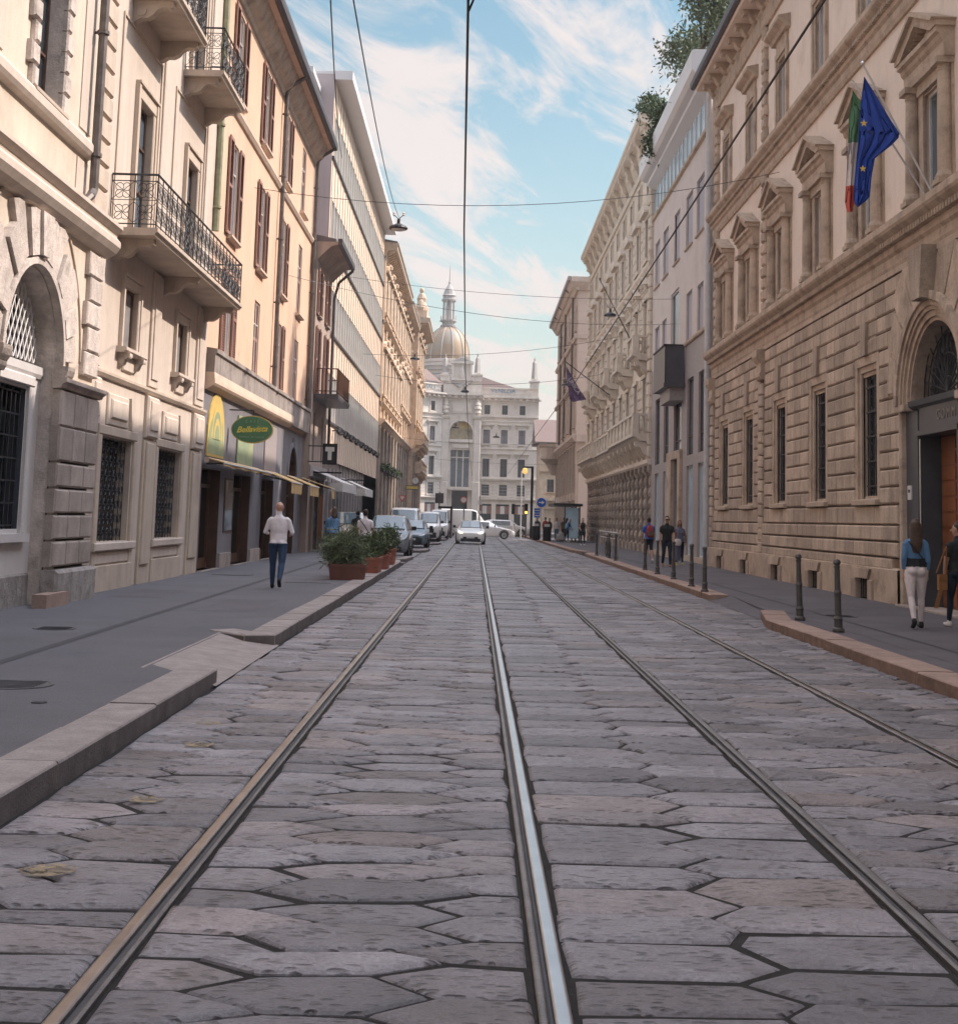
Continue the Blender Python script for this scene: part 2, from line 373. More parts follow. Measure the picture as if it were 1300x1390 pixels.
def text_mesh(txt, size, font_depth=.01, bold=False, shear=0, m='blk'):
    cu = bpy.data.curves.new('txt', 'FONT'); cu.body = txt; cu.size = size; cu.extrude = font_depth; cu.align_x = 'CENTER'; cu.align_y = 'CENTER'
    cu.shear = shear; cu.offset = .004 if bold else 0
    ob = bpy.data.objects.new('txt', cu); COL.objects.link(ob)
    dg = bpy.context.evaluated_depsgraph_get(); me = bpy.data.meshes.new_from_object(ob.evaluated_get(dg))
    bpy.data.objects.remove(ob); bpy.data.curves.remove(cu)
    me.materials.clear(); me.materials.append(MT[m] if isinstance(m, str) else m)
    return me
def put_text(txt, size, parent, wpos, xdir, m, name='lettering', depth=.006, bold=False, shear=0, zdir=(0, 0, 1)):
    me = text_mesh(txt, size, depth, bold, shear, m)
    X = Vector(xdir).normalized(); Z = Vector(zdir).normalized(); Nn = X.cross(Z)
    mat = Matrix((X, Z, Nn)).transposed().to_4x4()
    me.transform(mat)
    return link(name, me, parent, Vector(wpos))
# ================================================================= GROUND
MT['ground'] = pm('ground_asphalt', (.075, .07, .075), .95, .2, 2, bump=.5)
MT['asphalt'] = pm('pavement_asphalt', (.128, .122, .132), .8, .16, .9, bump=.9, grain=.2, bscale=90, stain=(.08, .08, .095), stainamt=.75, stscale=.45)
MT['asphalt_r'] = pm('pavement_asphalt_red', (.115, .106, .115), .8, .16, .9, grain=.2, bump=.9, bscale=90, stain=(.08, .07, .08), stainamt=.6, stscale=.5)
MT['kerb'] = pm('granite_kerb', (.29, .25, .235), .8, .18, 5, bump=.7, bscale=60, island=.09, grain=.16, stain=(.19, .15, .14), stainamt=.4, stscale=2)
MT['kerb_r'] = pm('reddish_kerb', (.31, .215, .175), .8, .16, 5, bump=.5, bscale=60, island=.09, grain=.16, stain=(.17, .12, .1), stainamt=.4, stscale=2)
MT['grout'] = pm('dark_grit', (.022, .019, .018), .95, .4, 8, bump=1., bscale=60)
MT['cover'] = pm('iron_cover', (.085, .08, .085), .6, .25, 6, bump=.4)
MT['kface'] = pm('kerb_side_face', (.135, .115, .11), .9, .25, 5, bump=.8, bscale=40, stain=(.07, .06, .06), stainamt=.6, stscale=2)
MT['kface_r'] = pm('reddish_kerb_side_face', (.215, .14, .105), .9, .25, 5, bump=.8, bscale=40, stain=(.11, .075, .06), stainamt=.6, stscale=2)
MT['slot'] = pm('dark_slot', (.045, .045, .05), .7, .2, 4, bump=.2)
MT['yellow'] = pm('worn_yellow_paint', (.26, .20, .12), .8, .2, 9, bump=.5, stain=(.19, .165, .165), stainamt=.95, stscale=11)
_y = MT['yellow'].node_tree; _n = _y.nodes.new('ShaderNodeTexNoise'); _n.inputs['Scale'].default_value = 16; _n.inputs['Detail'].default_value = 6
_c = _y.nodes.new('ShaderNodeTexCoord'); _y.links.new(_c.outputs['Object'], _n.inputs['Vector']); _r = _y.nodes.new('ShaderNodeMapRange'); _r.inputs['From Min'].default_value = .36; _r.inputs['From Max'].default_value = .6
_y.links.new(_n.outputs[0], _r.inputs['Value']); _y.links.new(_r.outputs[0], _y.nodes['Principled BSDF'].inputs['Alpha'])
# paving stone with chisel marks
MT['pave'] = pm('paving_stone', (.180, .168, .182), .42, .22, 1.7, bump=0, island=.36, grain=.24, bscale=70, spec=.5, stain=(.12, .108, .108), stainamt=.6, stscale=1.6)
def _pave(mt):
    t = mt.node_tree; b = t.nodes['Principled BSDF']; N = t.nodes.new; L = t.links.new
    tc = N('ShaderNodeTexCoord'); mp = N('ShaderNodeMapping'); mp.inputs['Scale'].default_value = (13, 34, 1); L(tc.outputs['Object'], mp.inputs[0])
    nw = N('ShaderNodeTexNoise'); nw.inputs['Scale'].default_value = 3; L(tc.outputs['Object'], nw.inputs['Vector'])
    vm = N('ShaderNodeVectorMath'); vm.operation = 'MULTIPLY_ADD'; L(nw.outputs['Color'], vm.inputs[0]); vm.inputs[1].default_value = (2.5, 2.5, 0); L(mp.outputs[0], vm.inputs[2])
    v = N('ShaderNodeTexVoronoi'); v.inputs['Scale'].default_value = 1.; L(vm.outputs[0], v.inputs['Vector'])
    r = N('ShaderNodeMapRange'); r.inputs['From Min'].default_value = .16; r.inputs['From Max'].default_value = .42; L(v.outputs['Distance'], r.inputs['Value'])
    # only some pits are deep
    n2 = N('ShaderNodeTexNoise'); n2.inputs['Scale'].default_value = 4; n2.inputs['Detail'].default_value = 4; L(tc.outputs['Object'], n2.inputs['Vector'])
    r2 = N('ShaderNodeMapRange'); r2.inputs['From Min'].default_value = .34; r2.inputs['From Max'].default_value = .56; L(n2.outputs[0], r2.inputs['Value'])
    mm = N('ShaderNodeMix'); L(r2.outputs[0], mm.inputs[0]); mm.inputs[2].default_value = 1; L(r.outputs[0], mm.inputs[3])
    nf = N('ShaderNodeTexNoise'); nf.inputs['Scale'].default_value = 55; nf.inputs['Detail'].default_value = 6; nf.inputs['Roughness'].default_value = .7; L(tc.outputs['Object'], nf.inputs['Vector'])
    nl = N('ShaderNodeTexNoise'); nl.inputs['Scale'].default_value = 5; nl.inputs['Detail'].default_value = 3; L(tc.outputs['Object'], nl.inputs['Vector'])
    a = N('ShaderNodeMath'); a.operation = 'MULTIPLY_ADD'; L(nf.outputs[0], a.inputs[0]); a.inputs[1].default_value = .55; L(mm.outputs[0], a.inputs[2])
    a2 = N('ShaderNodeMath'); a2.operation = 'MULTIPLY_ADD'; L(nl.outputs[0], a2.inputs[0]); a2.inputs[1].default_value = 2.2; L(a.outputs[0], a2.inputs[2])
    bp = N('ShaderNodeBump'); bp.inputs['Strength'].default_value = .9; bp.inputs['Distance'].default_value = .02
    L(a2.outputs[0], bp.inputs['Height']); L(bp.outputs[0], b.inputs['Normal'])
    # pits darkened in the colour, standing in for shading of the relief
    g_ = N('ShaderNodeNewGeometry'); wn_ = N('ShaderNodeTexWhiteNoise'); wn_.noise_dimensions = '1D'; L(g_.outputs['Random Per Island'], wn_.inputs['W'])
    pw = N('ShaderNodeMath'); pw.operation = 'POWER'; L(wn_.outputs['Value'], pw.inputs[0]); pw.inputs[1].default_value = 3.5
    o1 = b.inputs['Base Color'].links[0].from_socket; hx = N('ShaderNodeMix'); hx.data_type = 'RGBA'; hx.blend_type = 'MULTIPLY'; L(pw.outputs[0], hx.inputs[0]); L(o1, hx.inputs[6]); hx.inputs[7].default_value = (1.10, .98, .88, 1); L(hx.outputs[2], b.inputs['Base Color'])
    old = b.inputs['Base Color'].links[0].from_socket
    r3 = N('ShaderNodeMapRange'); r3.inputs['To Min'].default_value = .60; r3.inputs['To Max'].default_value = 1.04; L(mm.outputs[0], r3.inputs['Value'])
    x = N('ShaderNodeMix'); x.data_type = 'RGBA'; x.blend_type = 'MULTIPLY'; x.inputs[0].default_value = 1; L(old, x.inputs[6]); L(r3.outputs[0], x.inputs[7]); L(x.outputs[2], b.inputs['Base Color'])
_pave(MT['pave'])
def sheet(poly, z, m, name, depth=None):
    mb = MB(); n = len(poly)
    if depth is None: mb.add([(x, z, y) for x, y in poly], [tuple(range(n))], m)
    else:
        mb.add([(x, z-depth, y) for x, y in poly]+[(x, z, y) for x, y in poly], [tuple(range(n, 2*n))]+[(i, (i+1) % n, n+(i+1) % n, n+i) for i in range(n)], m)
    return tag(mb.build(name), kind='structure')
sheet([(-2500, -2500), (2500, -2500), (2500, 2500), (-2500, 2500)], -.09, 'ground', 'ground')
sheet([(-12, -12), (16, -12), (16, 150), (40, 150), (40, 240), (-40, 240), (-40, 150), (-12, 150)], -.022, 'grout', 'road_bed')

RAILS = [-1.27, .31, 1.89, 3.46]
SW = .12
stones = MB()
PR = random.Random(11)
def inset(poly, k):
    n = len(poly); out = []
    for i in range(n):
        p0, p, p1 = poly[i-1], poly[i], poly[(i+1) % n]
        a = (p[0]-p0[0], p[1]-p0[1]); b = (p1[0]-p[0], p1[1]-p[1]); la = math.hypot(*a) or 1; lb = math.hypot(*b) or 1
        na = (-a[1]/la, a[0]/la); nb = (-b[1]/lb, b[0]/lb); m_ = (na[0]+nb[0], na[1]+nb[1]); d = 1+na[0]*nb[0]+na[1]*nb[1]
        d = max(d, .55); out.append((p[0]+m_[0]/d*k, p[1]+m_[1]/d*k))
    return out
def stone(poly, top, tilt=.004, fine=True):
    """poly CCW list of (x,y): low prism with worn rounded edges"""
    n = len(poly); cx = sum(p[0] for p in poly)/n; cy = sum(p[1] for p in poly)/n
    tx, ty = PR.uniform(-tilt, tilt)*2, PR.uniform(-tilt, tilt)*3
    P = []
    for k, dz in ((0, -.05), (.004, -.018), (.015, -.008), (.030, -.002), (.046, 0)) if fine else ((0, -.04), (.006, -.008), (.03, 0)):
        for q in inset(poly, k): P.append((q[0], top+dz+(q[0]-cx)*tx+(q[1]-cy)*ty, q[1]))
    L_ = len(P)//n; F = []
    for k in range(L_-1): F += [(k*n+i, k*n+(i+1) % n, (k+1)*n+(i+1) % n, (k+1)*n+i) for i in range(n)]
    F.append(tuple(range((L_-1)*n, L_*n)))
    stones.add(P, F, 'pave')
def strip(x0, x1, cols, pitch, y0, y1, zig=.2, phase=0., split=None, lean=0.):
    """irregular interlocking setts: columns with pointed ends fitting into each other"""
    ys = [y0+phase]
    while ys[-1] < y1: ys.append(ys[-1]+pitch*PR.uniform(.84, 1.2))
    w = (x1-x0)
    cb = [x0]+([x0+w*s_ for s_ in split] if split else [x0+w*(i+1)/cols for i in range(cols-1)])+[x1]
    J = []
    for c in range(cols): J.append([y if c % 2 == 0 else (y+(ys[i+1] if i+1 < len(ys) else y+pitch))/2+PR.uniform(-.05, .05) for i, y in enumerate(ys)])
    # shared boundaries
    B = []
    for k in range(cols+1):
        ev = []
        if k > 0: ev += [(y+PR.uniform(-.03, .03) if 0 < k < cols else y, -1, ('L', i)) for i, y in enumerate(J[k-1])]
        if k < cols: ev += [(y+PR.uniform(-.03, .03) if 0 < k < cols else y, 1, ('R', i)) for i, y in enumerate(J[k])]
        ev.sort(key=lambda e: e[0]); L_ = []
        for y, s_, id_ in ev:
            z = (zig*PR.uniform(.35, 1.15)/2*s_+PR.uniform(-.03, .03)) if 0 < k < cols else PR.uniform(-.012, .012)
            L_.append((cb[k]+z+(0 if not 0 < k < cols else .03*math.sin(y*.7+k)), y, id_))
        B.append(L_)
    for c in range(cols):
        lf = {e[2][1]: j for j, e in enumerate(B[c]) if e[2][0] == 'R'}; rt = {e[2][1]: j for j, e in enumerate(B[c+1]) if e[2][0] == 'L'}
        for i in range(len(ys)-1):
            if i not in lf or i+1 not in lf or i not in rt or i+1 not in rt: continue
            A_ = [e[:2] for e in B[c][lf[i]:lf[i+1]+1]]; R2 = [e[:2] for e in B[c+1][rt[i]:rt[i+1]+1]]
            if len(A_) < 2 or len(R2) < 2: continue
            near = ys[i] < 26
            def wob(p, q):
                if not near: return []
                return [(p[0]+(q[0]-p[0])*u, p[1]+(q[1]-p[1])*u+(.003*math.sin(9*(p[0]+(q[0]-p[0])*u)+i*2.1+c))) for u in (.2, .4, .6, .8)]
            poly = [A_[0]]+wob(A_[0], R2[0])+R2+wob(R2[-1], A_[-1])+A_[::-1][:-1]
            crn = [A_[0], R2[0], R2[-1], A_[-1]]; q_ = []
            for p_ in poly:
                if p_ in crn or min(math.dist(p_, c_) for c_ in crn) > .07: q_.append(p_)
            poly = [p_ for j_, p_ in enumerate(q_) if p_ in crn or math.dist(p_, q_[j_-1]) > .05]
            if len(poly) < 4: continue
            g = PR.choice((.006, .007, .009, .014))
            poly = inset(poly, g)
            cyy = (ys[i]+ys[i+1])/2 if c % 2 == 0 else sum(p[1] for p in poly)/len(poly); f_ = 1-.014/pitch*PR.uniform(.6, 1.5)
            poly = [(p[0]+(PR.uniform(-.002, .002) if near else 0), cyy+(p[1]-cyy)*f_) for p in poly]
            stone(poly, PR.uniform(-.012, .004), .009, near)
RW = .058
strip(-2.38, RAILS[0]-RW, 2, .35, 1.6, 150, .24, split=[.46])
strip(RAILS[0]+RW, RAILS[1]-RW, 3, .345, 1.6, 150, .36, split=[.30, .74])
strip(RAILS[1]+RW+.01, RAILS[2]-RW, 2, .41, 1.7, 150, .22, phase=.1, split=[.52])
strip(RAILS[2]+RW, RAILS[3]-RW, 3, .39, 1.6, 150, .42, split=[.34, .72])
strip(RAILS[3]+RW, 5.12, 3, .36, 1.6, 150, .26)
strip(-4.55, -2.42, 4, .5, 49, 150, .2)
tag(stones.build('road_paving'), kind='structure')

# rails: polished head, dark groove, thin guard lip
MT['rail'] = pm('worn_rail_head', (.42, .37, .34), .3, .2, 3, bump=.15, bscale=12, metal=1., grain=.08)
MT['rail2'] = pm('dull_rail_lip', (.20, .185, .18), .42, .25, 4, bump=.3, metal=.8)
MT['railb'] = pm('bright_rail_head', (.62, .62, .64), .3, .1, 3, bump=.08, bscale=10, metal=1., grain=.03)
def rail(x, flip, hm, label, hw=.055, gw=.032, lw=.02):
    k = -1 if flip else 1
    t = thing('tram_rail', label, 'tram rail', (x, 0, 0), group='tram rails along the street')
    T = hw+gw+lw
    def strip_(a, b, z, m, name):
        mb = MB(); xs = sorted((x+k*a, x+k*b))
        prof = [(xs[0], -.06), (xs[0], z-.005), (xs[0]+.006, z-.001), (xs[0]+.012, z), (xs[1]-.012, z), (xs[1]-.006, z-.001), (xs[1], z-.005), (xs[1], -.06)]
        n = len(prof); ys = [-6, 4, 8, 14, 22, 34, 60, 146]
        P = [(px_, pz, yy) for yy in ys for px_, pz in prof]; F = []
        for q in range(len(ys)-1): F += [(q*n+i, q*n+(i+1) % n, (q+1)*n+(i+1) % n, (q+1)*n+i) for i in range(n)]
        F += [tuple(range(n)), tuple(range((len(ys)-1)*n, len(ys)*n))]
        mb.add(P, F, m); return mb.build(name, t)
    strip_(-T/2, -T/2+hw, .004, hm, 'rail_head')
    strip_(-T/2+hw, T/2-lw, -.012, 'slot', 'groove')
    strip_(T/2-lw, T/2, .001, 'rail2', 'guard_lip')
rail(RAILS[0], False, 'rail', 'leftmost tram rail, brownish steel, nearest the left kerb')
rail(RAILS[1], True, 'railb', 'bright silvery tram rail running up the middle of the street', .058, .022, .03)
rail(RAILS[2], True, 'rail2', 'dark tram rail just right of the bright central rail', .045, .03, .025)
rail(RAILS[3], False, 'rail', 'thin rightmost tram rail, nearest the right kerb', .05, .035, .02)

# pavements with raised kerbs -------------------------------------------------
def slab(name, poly, z, m): return sheet(poly, z, m, name, depth=z+.08)
# left pavement (kerb runs x=-2.4, ramp between y 13.6 and 17.2, parking bays beyond y 49)
slab('pavement', [(-7.2, -12), (-2.72, -12), (-2.72, 13.3), (-3.1, 13.9), (-3.1, 17.6), (-2.72, 17.3), (-2.72, 47.6), (-4.6, 49.6), (-4.6, 150), (-7.2, 150)], SW, 'asphalt')
slab('pavement', [(5.5, -12), (9.3, -12), (9.3, 111), (9.3, 170), (5.6, 170), (5.6, 150), (5.1, 132), (5.4, 66), (5.5, 31)], SW, 'asphalt_r')
slab('side_street_pavement', [(9.3, 110.2), (40, 110.2), (40, 120.8), (9.3, 120.8)], SW, 'asphalt_r')
def kerb(pts, wdt, m, inward, seg=1.05, top=SW+.012):
    """row of kerb stones along a polyline; inward = side (+1/-1) of pavement measured to the right of travel"""
    mb = MB()
    for a, b in zip(pts, pts[1:]):
        a = Vector((*a, 0)); b = Vector((*b, 0)); d = (b-a); Ln = d.length; d.normalize(); nn = Vector((d.y, -d.x, 0))*inward
        n = max(1, round(Ln/seg))
        for i in range(n):
            g = .008
            p, q = a+d*(Ln*i/n+g), a+d*(Ln*(i+1)/n-g)
            dz = rnd.uniform(-.006, .006); j = rnd.uniform(-.006, .006); c = .018
            tp = top+dz
            pr_ = [(j, -.08), (j, tp-c), (j+c*.4, tp-c*.3), (j+c, tp), (wdt, tp), (wdt, -.08)]
            P = [p+nn*o+Vector((0, 0, z)) for o, z in pr_]+[q+nn*o+Vector((0, 0, z)) for o, z in pr_]
            k = len(pr_)
            mb.add(P, [tuple(range(k)), tuple(range(2*k-1, k-1, -1))]+[(i2, (i2+1) % k, k+(i2+1) % k, k+i2) for i2 in range(1, k)], m, raw=True)
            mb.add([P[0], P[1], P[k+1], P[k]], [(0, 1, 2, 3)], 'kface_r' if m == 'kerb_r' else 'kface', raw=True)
    return tag(mb.build('kerb'), kind='structure')
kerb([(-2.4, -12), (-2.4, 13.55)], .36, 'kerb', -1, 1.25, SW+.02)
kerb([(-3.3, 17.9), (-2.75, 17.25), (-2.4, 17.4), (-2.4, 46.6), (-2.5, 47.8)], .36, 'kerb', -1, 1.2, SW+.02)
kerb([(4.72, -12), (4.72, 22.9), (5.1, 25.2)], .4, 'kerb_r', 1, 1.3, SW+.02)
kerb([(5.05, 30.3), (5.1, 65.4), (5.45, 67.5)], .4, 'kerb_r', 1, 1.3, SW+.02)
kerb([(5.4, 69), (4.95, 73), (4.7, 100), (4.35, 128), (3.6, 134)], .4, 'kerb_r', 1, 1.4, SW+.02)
# strips of pavement between kerb and asphalt on the right
slab('pavement_edge', [(5.1, -12), (5.52, -12), (5.52, 30.5), (5.3, 26), (5.1, 23)], SW-.003, 'asphalt_r')
slab('pavement_edge', [(5.4, 30.5), (5.52, 30.5), (5.52, 66), (5.4, 66)], SW-.003, 'asphalt_r')
slab('pavement_edge', [(5.3, 69.5), (5.6, 69), (5.6, 152), (4.0, 134.2), (4.6, 128.2), (5.05, 100.2), (5.28, 73)], SW-.004, 'asphalt_r')
# ramps
rm_ = MB(); rm_.add([(-2.36, .004, 13.3), (-2.36, .004, 17.5), (-3.14, SW+.004, 18.0), (-3.14, SW+.004, 13.6), (-3.14, -.05, 17.85), (-3.14, -.05, 14.3)],
    [(0, 1, 2, 3)], 'kerb'); tag(rm_.build('ramp'), kind='structure')
rm_ = MB(); rm_.add([(5.02, .0, 24.6), (5.02, .0, 30.6), (5.54, SW+.004, 30.9), (5.54, SW+.004, 24.2)], [(0, 1, 2, 3)], 'asphalt_r'); tag(rm_.build('ramp'), kind='structure')
# parking-bay islands
def island(y, xr=-2.05, n=0):
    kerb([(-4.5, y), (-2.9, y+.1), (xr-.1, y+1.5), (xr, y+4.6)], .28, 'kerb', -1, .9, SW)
    slab('traffic_island', [(-4.62, y+.25), (-2.95, y+.35), (xr-.38, y+1.7), (xr-.3, y+4.6), (-4.62, y+4.6)], SW-.012, 'asphalt')
island(48.9, -2.3); island(62.6, -2.1); island(80, -2.0); island(95, -1.95)
# flush slot-drain channels in both pavements
sheet([(-4.36, -12), (-4.24, -12), (-4.72, 48), (-4.84, 48)], SW+.004, 'slot', 'drain_channel')
sheet([(5.92, -12), (5.99, -12), (6.22, 66), (6.13, 66)], SW+.004, 'slot', 'drain_channel')
# yellow paint remains
for x, y, s in ((-1.86, 6.5, .11), (-1.80, 8.1, .09), (-1.88, 10.0, .11), (-2.0, 11.0, .09)):
    pr = random.Random(int(y*10)); P = [(x+s*(1+.3*pr.random())*math.cos(t*.785), y+s*.9*(1+.4*pr.random())*math.sin(t*.785)) for t in range(8)]
    sheet(P, .0065, 'yellow', 'road_marking')
# manhole covers and small lids
def cover(x, y, r, label, rect=None, n=20):
    mb = MB()
    if rect: mb.box(x-rect[0], x+rect[0], SW+.002, SW+.010, y-rect[1], y+rect[1], 'cover')
    else:
        mb.lathe((x, SW-.01, y), [(r, 0), (r, .018), (r*.92, .018), (r*.9, .014), (r*.1, .014), (.001, .016)], 'cover', 24)
        for k in range(7): mb.box(x-r*.7, x+r*.7, SW+.004, SW+.009, y-r*.7+k*r*.22, y-r*.7+k*r*.22+.012, 'slot')
    return tag(mb.build('manhole_cover'), label, 'manhole cover')
cover(-3.85, 12.05, .34, 'dark round manhole cover on left pavement beside near kerb')
cover(-3.3, 11.0, .06, 'tiny round lid on left pavement near the kerb')
cover(-5.15, 17.6, .26, 'dark oval lid on left pavement beside the drain channel')
cover(-5.7, 33.6, 0, 'dark rectangular grating in pavement before the cafe doors', (.45, .28))
cover(-3.6, 30.9, 0, 'narrow dark lid in pavement in front of the planters', (.5, .12))
cover(6.3, 24.4, .3, 'dark manhole cover on right pavement near bollards')

for i_, (x0, x1, y0, y1) in enumerate(((-5.9, -4.9, 9.2, 11.6), (-4.2, -3.3, 21.5, 24.5), (-6.2, -5.3, 24, 26.5), (6.6, 8.0, 13, 16.2), (6.4, 7.3, 26.5, 30.5), (-3.9, -3.2, 6.4, 7.6))):
    sheet([(x0, y0), (x1, y0+.05), (x1-.04, y1), (x0+.03, y1-.06)], SW+.0035, 'asphalt_r' if x0 < 0 else 'asphalt', 'pavement_patch')
# ================================================================= LEFT SIDE
def body(fr, a0, a1, zt, depth, m, parent, roof='roof_dk', z0=0, name='side_wall', d=-.35, rise=0, over=0.):
    """the building volume behind the street wall"""
    mb = MB(fr)
    mb.add([(a0, z0, 0), (a0, z0, d-depth), (a0, zt, d-depth), (a0, zt, 0)], [(0, 1, 2, 3)], m)
    mb.add([(a1, z0, 0), (a1, z0, d-depth), (a1, zt, d-depth), (a1, zt, 0)], [(0, 1, 2, 3)], m)
    mb.add([(a0, z0, d-depth), (a1, z0, d-depth), (a1, zt, d-depth), (a0, zt, d-depth)], [(0, 1, 2, 3)], m)
    mb.build(name, parent)
    mb = MB(fr)
    if rise: mb.ext([(over, zt), (d-depth-.1, zt), (d-depth/2, zt+rise), (over, zt+.12)], a0+.01, a1-.01, roof)
    else: mb.box(a0, a1, zt, zt+.12, d-depth, over, roof)
    mb.build('roof', parent)
def inner(fr, a0, a1, z0, z1, parent, d=-.6):
    mb = MB(fr); mb.add([(a0, z0, d), (a1, z0, d), (a1, z1, d), (a0, z1, d)], [(0, 1, 2, 3)], 'dark'); return mb.build('interior', parent)
def win_spec(w, h, glass='pane', fm='wframe', rec=.12, mull=1, trans=(.62,), ft=.05, lintel=None, kids=None):
    """window: centre-bottom anchor; frame + pane"""
    def fr_(mb):
        t = ft
        mb.box(-w/2, -w/2+t, 0, h, -rec-.03, -rec+.03, fm); mb.box(w/2-t, w/2, 0, h, -rec-.03, -rec+.03, fm)
        mb.box(-w/2+t, w/2-t, h-t, h, -rec-.03, -rec+.03, fm); mb.box(-w/2+t, w/2-t, 0, t, -rec-.03, -rec+.03, fm)
        for i in range(mull):
            c = -w/2+w*(i+1)/(mull+1); mb.box(c-.03, c+.03, t, h-t, -rec-.028, -rec+.035, fm)
        for z in trans: mb.box(-w/2+t, w/2-t, h*z-.02, h*z+.02, -rec-.026, -rec+.026, fm)
    def pn(mb): mb.box(-w/2+.02, w/2-.02, .02, h-.02, -rec-.025, -rec-.012, glass)
    return ('window', fr_, [('pane', pn)]+(kids or []))
def surround(w, h, t=.2, p=.06, m='trim_l', sill=True, z0=0.):
    def f(mb):
        mb.pil(-w/2-t, -w/2, z0, h, 0, p, m, .02); mb.pil(w/2, w/2+t, z0, h, 0, p, m, .02); mb.pil(-w/2-t, w/2+t, h, h+t, 0, p+.004, m, .02)
        mb.box(-w/2-t-.02, -w/2-t*.55, z0, h+t*.98, 0, p+.025, m); mb.box(w/2+t*.55, w/2+t+.02, z0, h+t*.98, 0, p+.025, m)
        mb.box(-w/2-t-.02, w/2+t+.02, h+t, h+t+.05, 0, p+.05, m)
    return ('surround', f)
def sill(w, p=.14, t=.09, m='trim_l', drop=0.):
    def f(mb): mb.ext([(0, -t), (p*.7, -t), (p, -t*.6), (p, 0), (0, .012)], -w/2, w/2, m)
    return ('sill', f)
def shutter(x0, x1, h, open_=False, m='shutter', ang=0.):
    """louvred leaf between x0 and x1, flat on the wall (open) or in the opening"""
    def f(mb):
        a0, a1 = min(x0, x1), max(x0, x1); d0 = .03 if open_ else -.09; d1 = d0+.045; t = .06
        mb.box(a0, a0+t, 0, h, d0, d1, m); mb.box(a1-t, a1, 0, h, d0, d1, m)
        for z in (0, h*.48, h-t*1.5): mb.box(a0+t, a1-t, z, z+t*1.5, d0, d1, m)
        n = int(h/.075)
        for i in range(n):
            z = .06+i*(h-.12)/n
            mb.add([(a0+t, z, d1-.004), (a1-t, z, d1-.004), (a1-t, z+.05, d0+.004), (a0+t, z+.05, d0+.004)], [(0, 1, 2, 3)], m)
        mb.box(a0+t, a1-t, .02, h-.02, d0+.001, d0+.006, m)
    return ('shutter', f)
def downpipe(fr, parent, a, z0, z1, d=.12, r=.055, m='pipe', kick=None, top=None):
    mb = MB(fr); mb.tube((a, z0, d), (a, z1, d), r, m, 10)
    z = z0+.6
    while z < z1: mb.tube((a, z-.03, d), (a, z+.03, d), r*1.35, m, 10); mb.box(a-.02, a+.02, z-.02, z+.02, 0, d, m); z += 2.1
    if kick: mb.path([(a, z0, d), (a+kick[0]*.5, z0-.12, d), (a+kick[0], z0-.25, kick[1])], r, m, 8)
    if top: mb.path([(a, z1, d), (a, z1+.15, d+.1), (a+.1, top[1]-.1, top[0]-.12), (a+.1, top[1], top[0])], r, m, 8)
    return mb.build('downpipe', parent)
def scroll(mb, a, z, L, h, m, t=.2):
    """console bracket under a balcony: a = centre, hangs from z, reaches out L"""
    pr = [(0, 0), (L, 0), (L, -h*.22), (L*.93, -h*.34), (L*.82, -h*.3), (L*.72, -h*.3), (L*.6, -h*.42), (L*.5, -h*.66), (L*.36, -h*.8), (L*.2, -h*.8), (L*.1, -h*.92), (0, -h)]
    mb.ext([(d, z+q) for d, q in pr], a-t/2, a+t/2, m)
    for s_ in (-1, 1):
        for k in range(6):
            A, B = k*60, k*60+60
            q = [(L*.2+.09*math.cos(R(u)), z-h*.45+.09*math.sin(R(u))) for u in (A, B)]
    mb.tube((a-t/2-.02, z-h*.5, L*.22), (a+t/2+.02, z-h*.5, L*.22), h*.22, m, 12)
    mb.tube((a-t/2-.015, z-h*.2, L*.88), (a+t/2+.015, z-h*.2, L*.88), h*.1, m, 10)
def balcony(fr, parent, a0, a1, z, p=.89, brk=(), rail_h=.98, m='trim_l', name='balcony', density=.17, ornate=True):
    mb = MB(fr); mb.ext([(0, z), (p-.06, z), (p-.04, z+.04), (p, z+.07), (p, z+.14), (0, z+.14)], a0, a1, m)
    b = mb.build(name, parent)
    for k in brk:
        mb = MB(fr); scroll(mb, k, z-.002, p*.84, .42, m); mb.build('bracket', b)
    mb = MB(fr); zt = z+.14; e = p-.05; M_ = 'iron'
    def run(A, B):
        A = Vector(A); B = Vector(B); L = (B-A).length; n = max(2, int(round(L/.42)))
        P = lambda t, h: (A.x+(B.x-A.x)*t, zt+h, A.y+(B.y-A.y)*t)
        for h, r in ((rail_h, .022), (rail_h-.12, .010), (.07, .012), (rail_h*.52, .007)): mb.tube(P(0, h), P(1, h), r, M_, 6)
        for i in range(n+1):
            mb.tube(P(i/n, 0), P(i/n, rail_h), .011, M_, 5)
        for i in range(n):
            c = (i+.5)/n; hw = .5/n
            for hc, hr in ((rail_h*.29, .19), (rail_h*.70, .17)):
                for ph in range(4):     # quatrefoil of scrolls
                    ca, ch = math.cos(R(45+90*ph)), math.sin(R(45+90*ph))
                    pts = []
                    for q in range(8):
                        t = R(45+90*ph+180+q*42); pts.append(P(c+(ca*.09+.075*math.cos(t))/L, hc+ch*.09+.075*math.sin(t)))
                    mb.path(pts, .0065, M_, 4)
                mb.path([P(c-hw, hc-hr), P(c, hc), P(c+hw, hc+hr)], .006, M_, 4); mb.path([P(c-hw, hc+hr), P(c, hc), P(c+hw, hc-hr)], .006, M_, 4)
    run((a0+.04, e), (a1-.04, e)); run((a0+.04, .02), (a0+.04, e)); run((a1-.04, .02), (a1-.04, e))
    mb.build('railing', b)
    return b

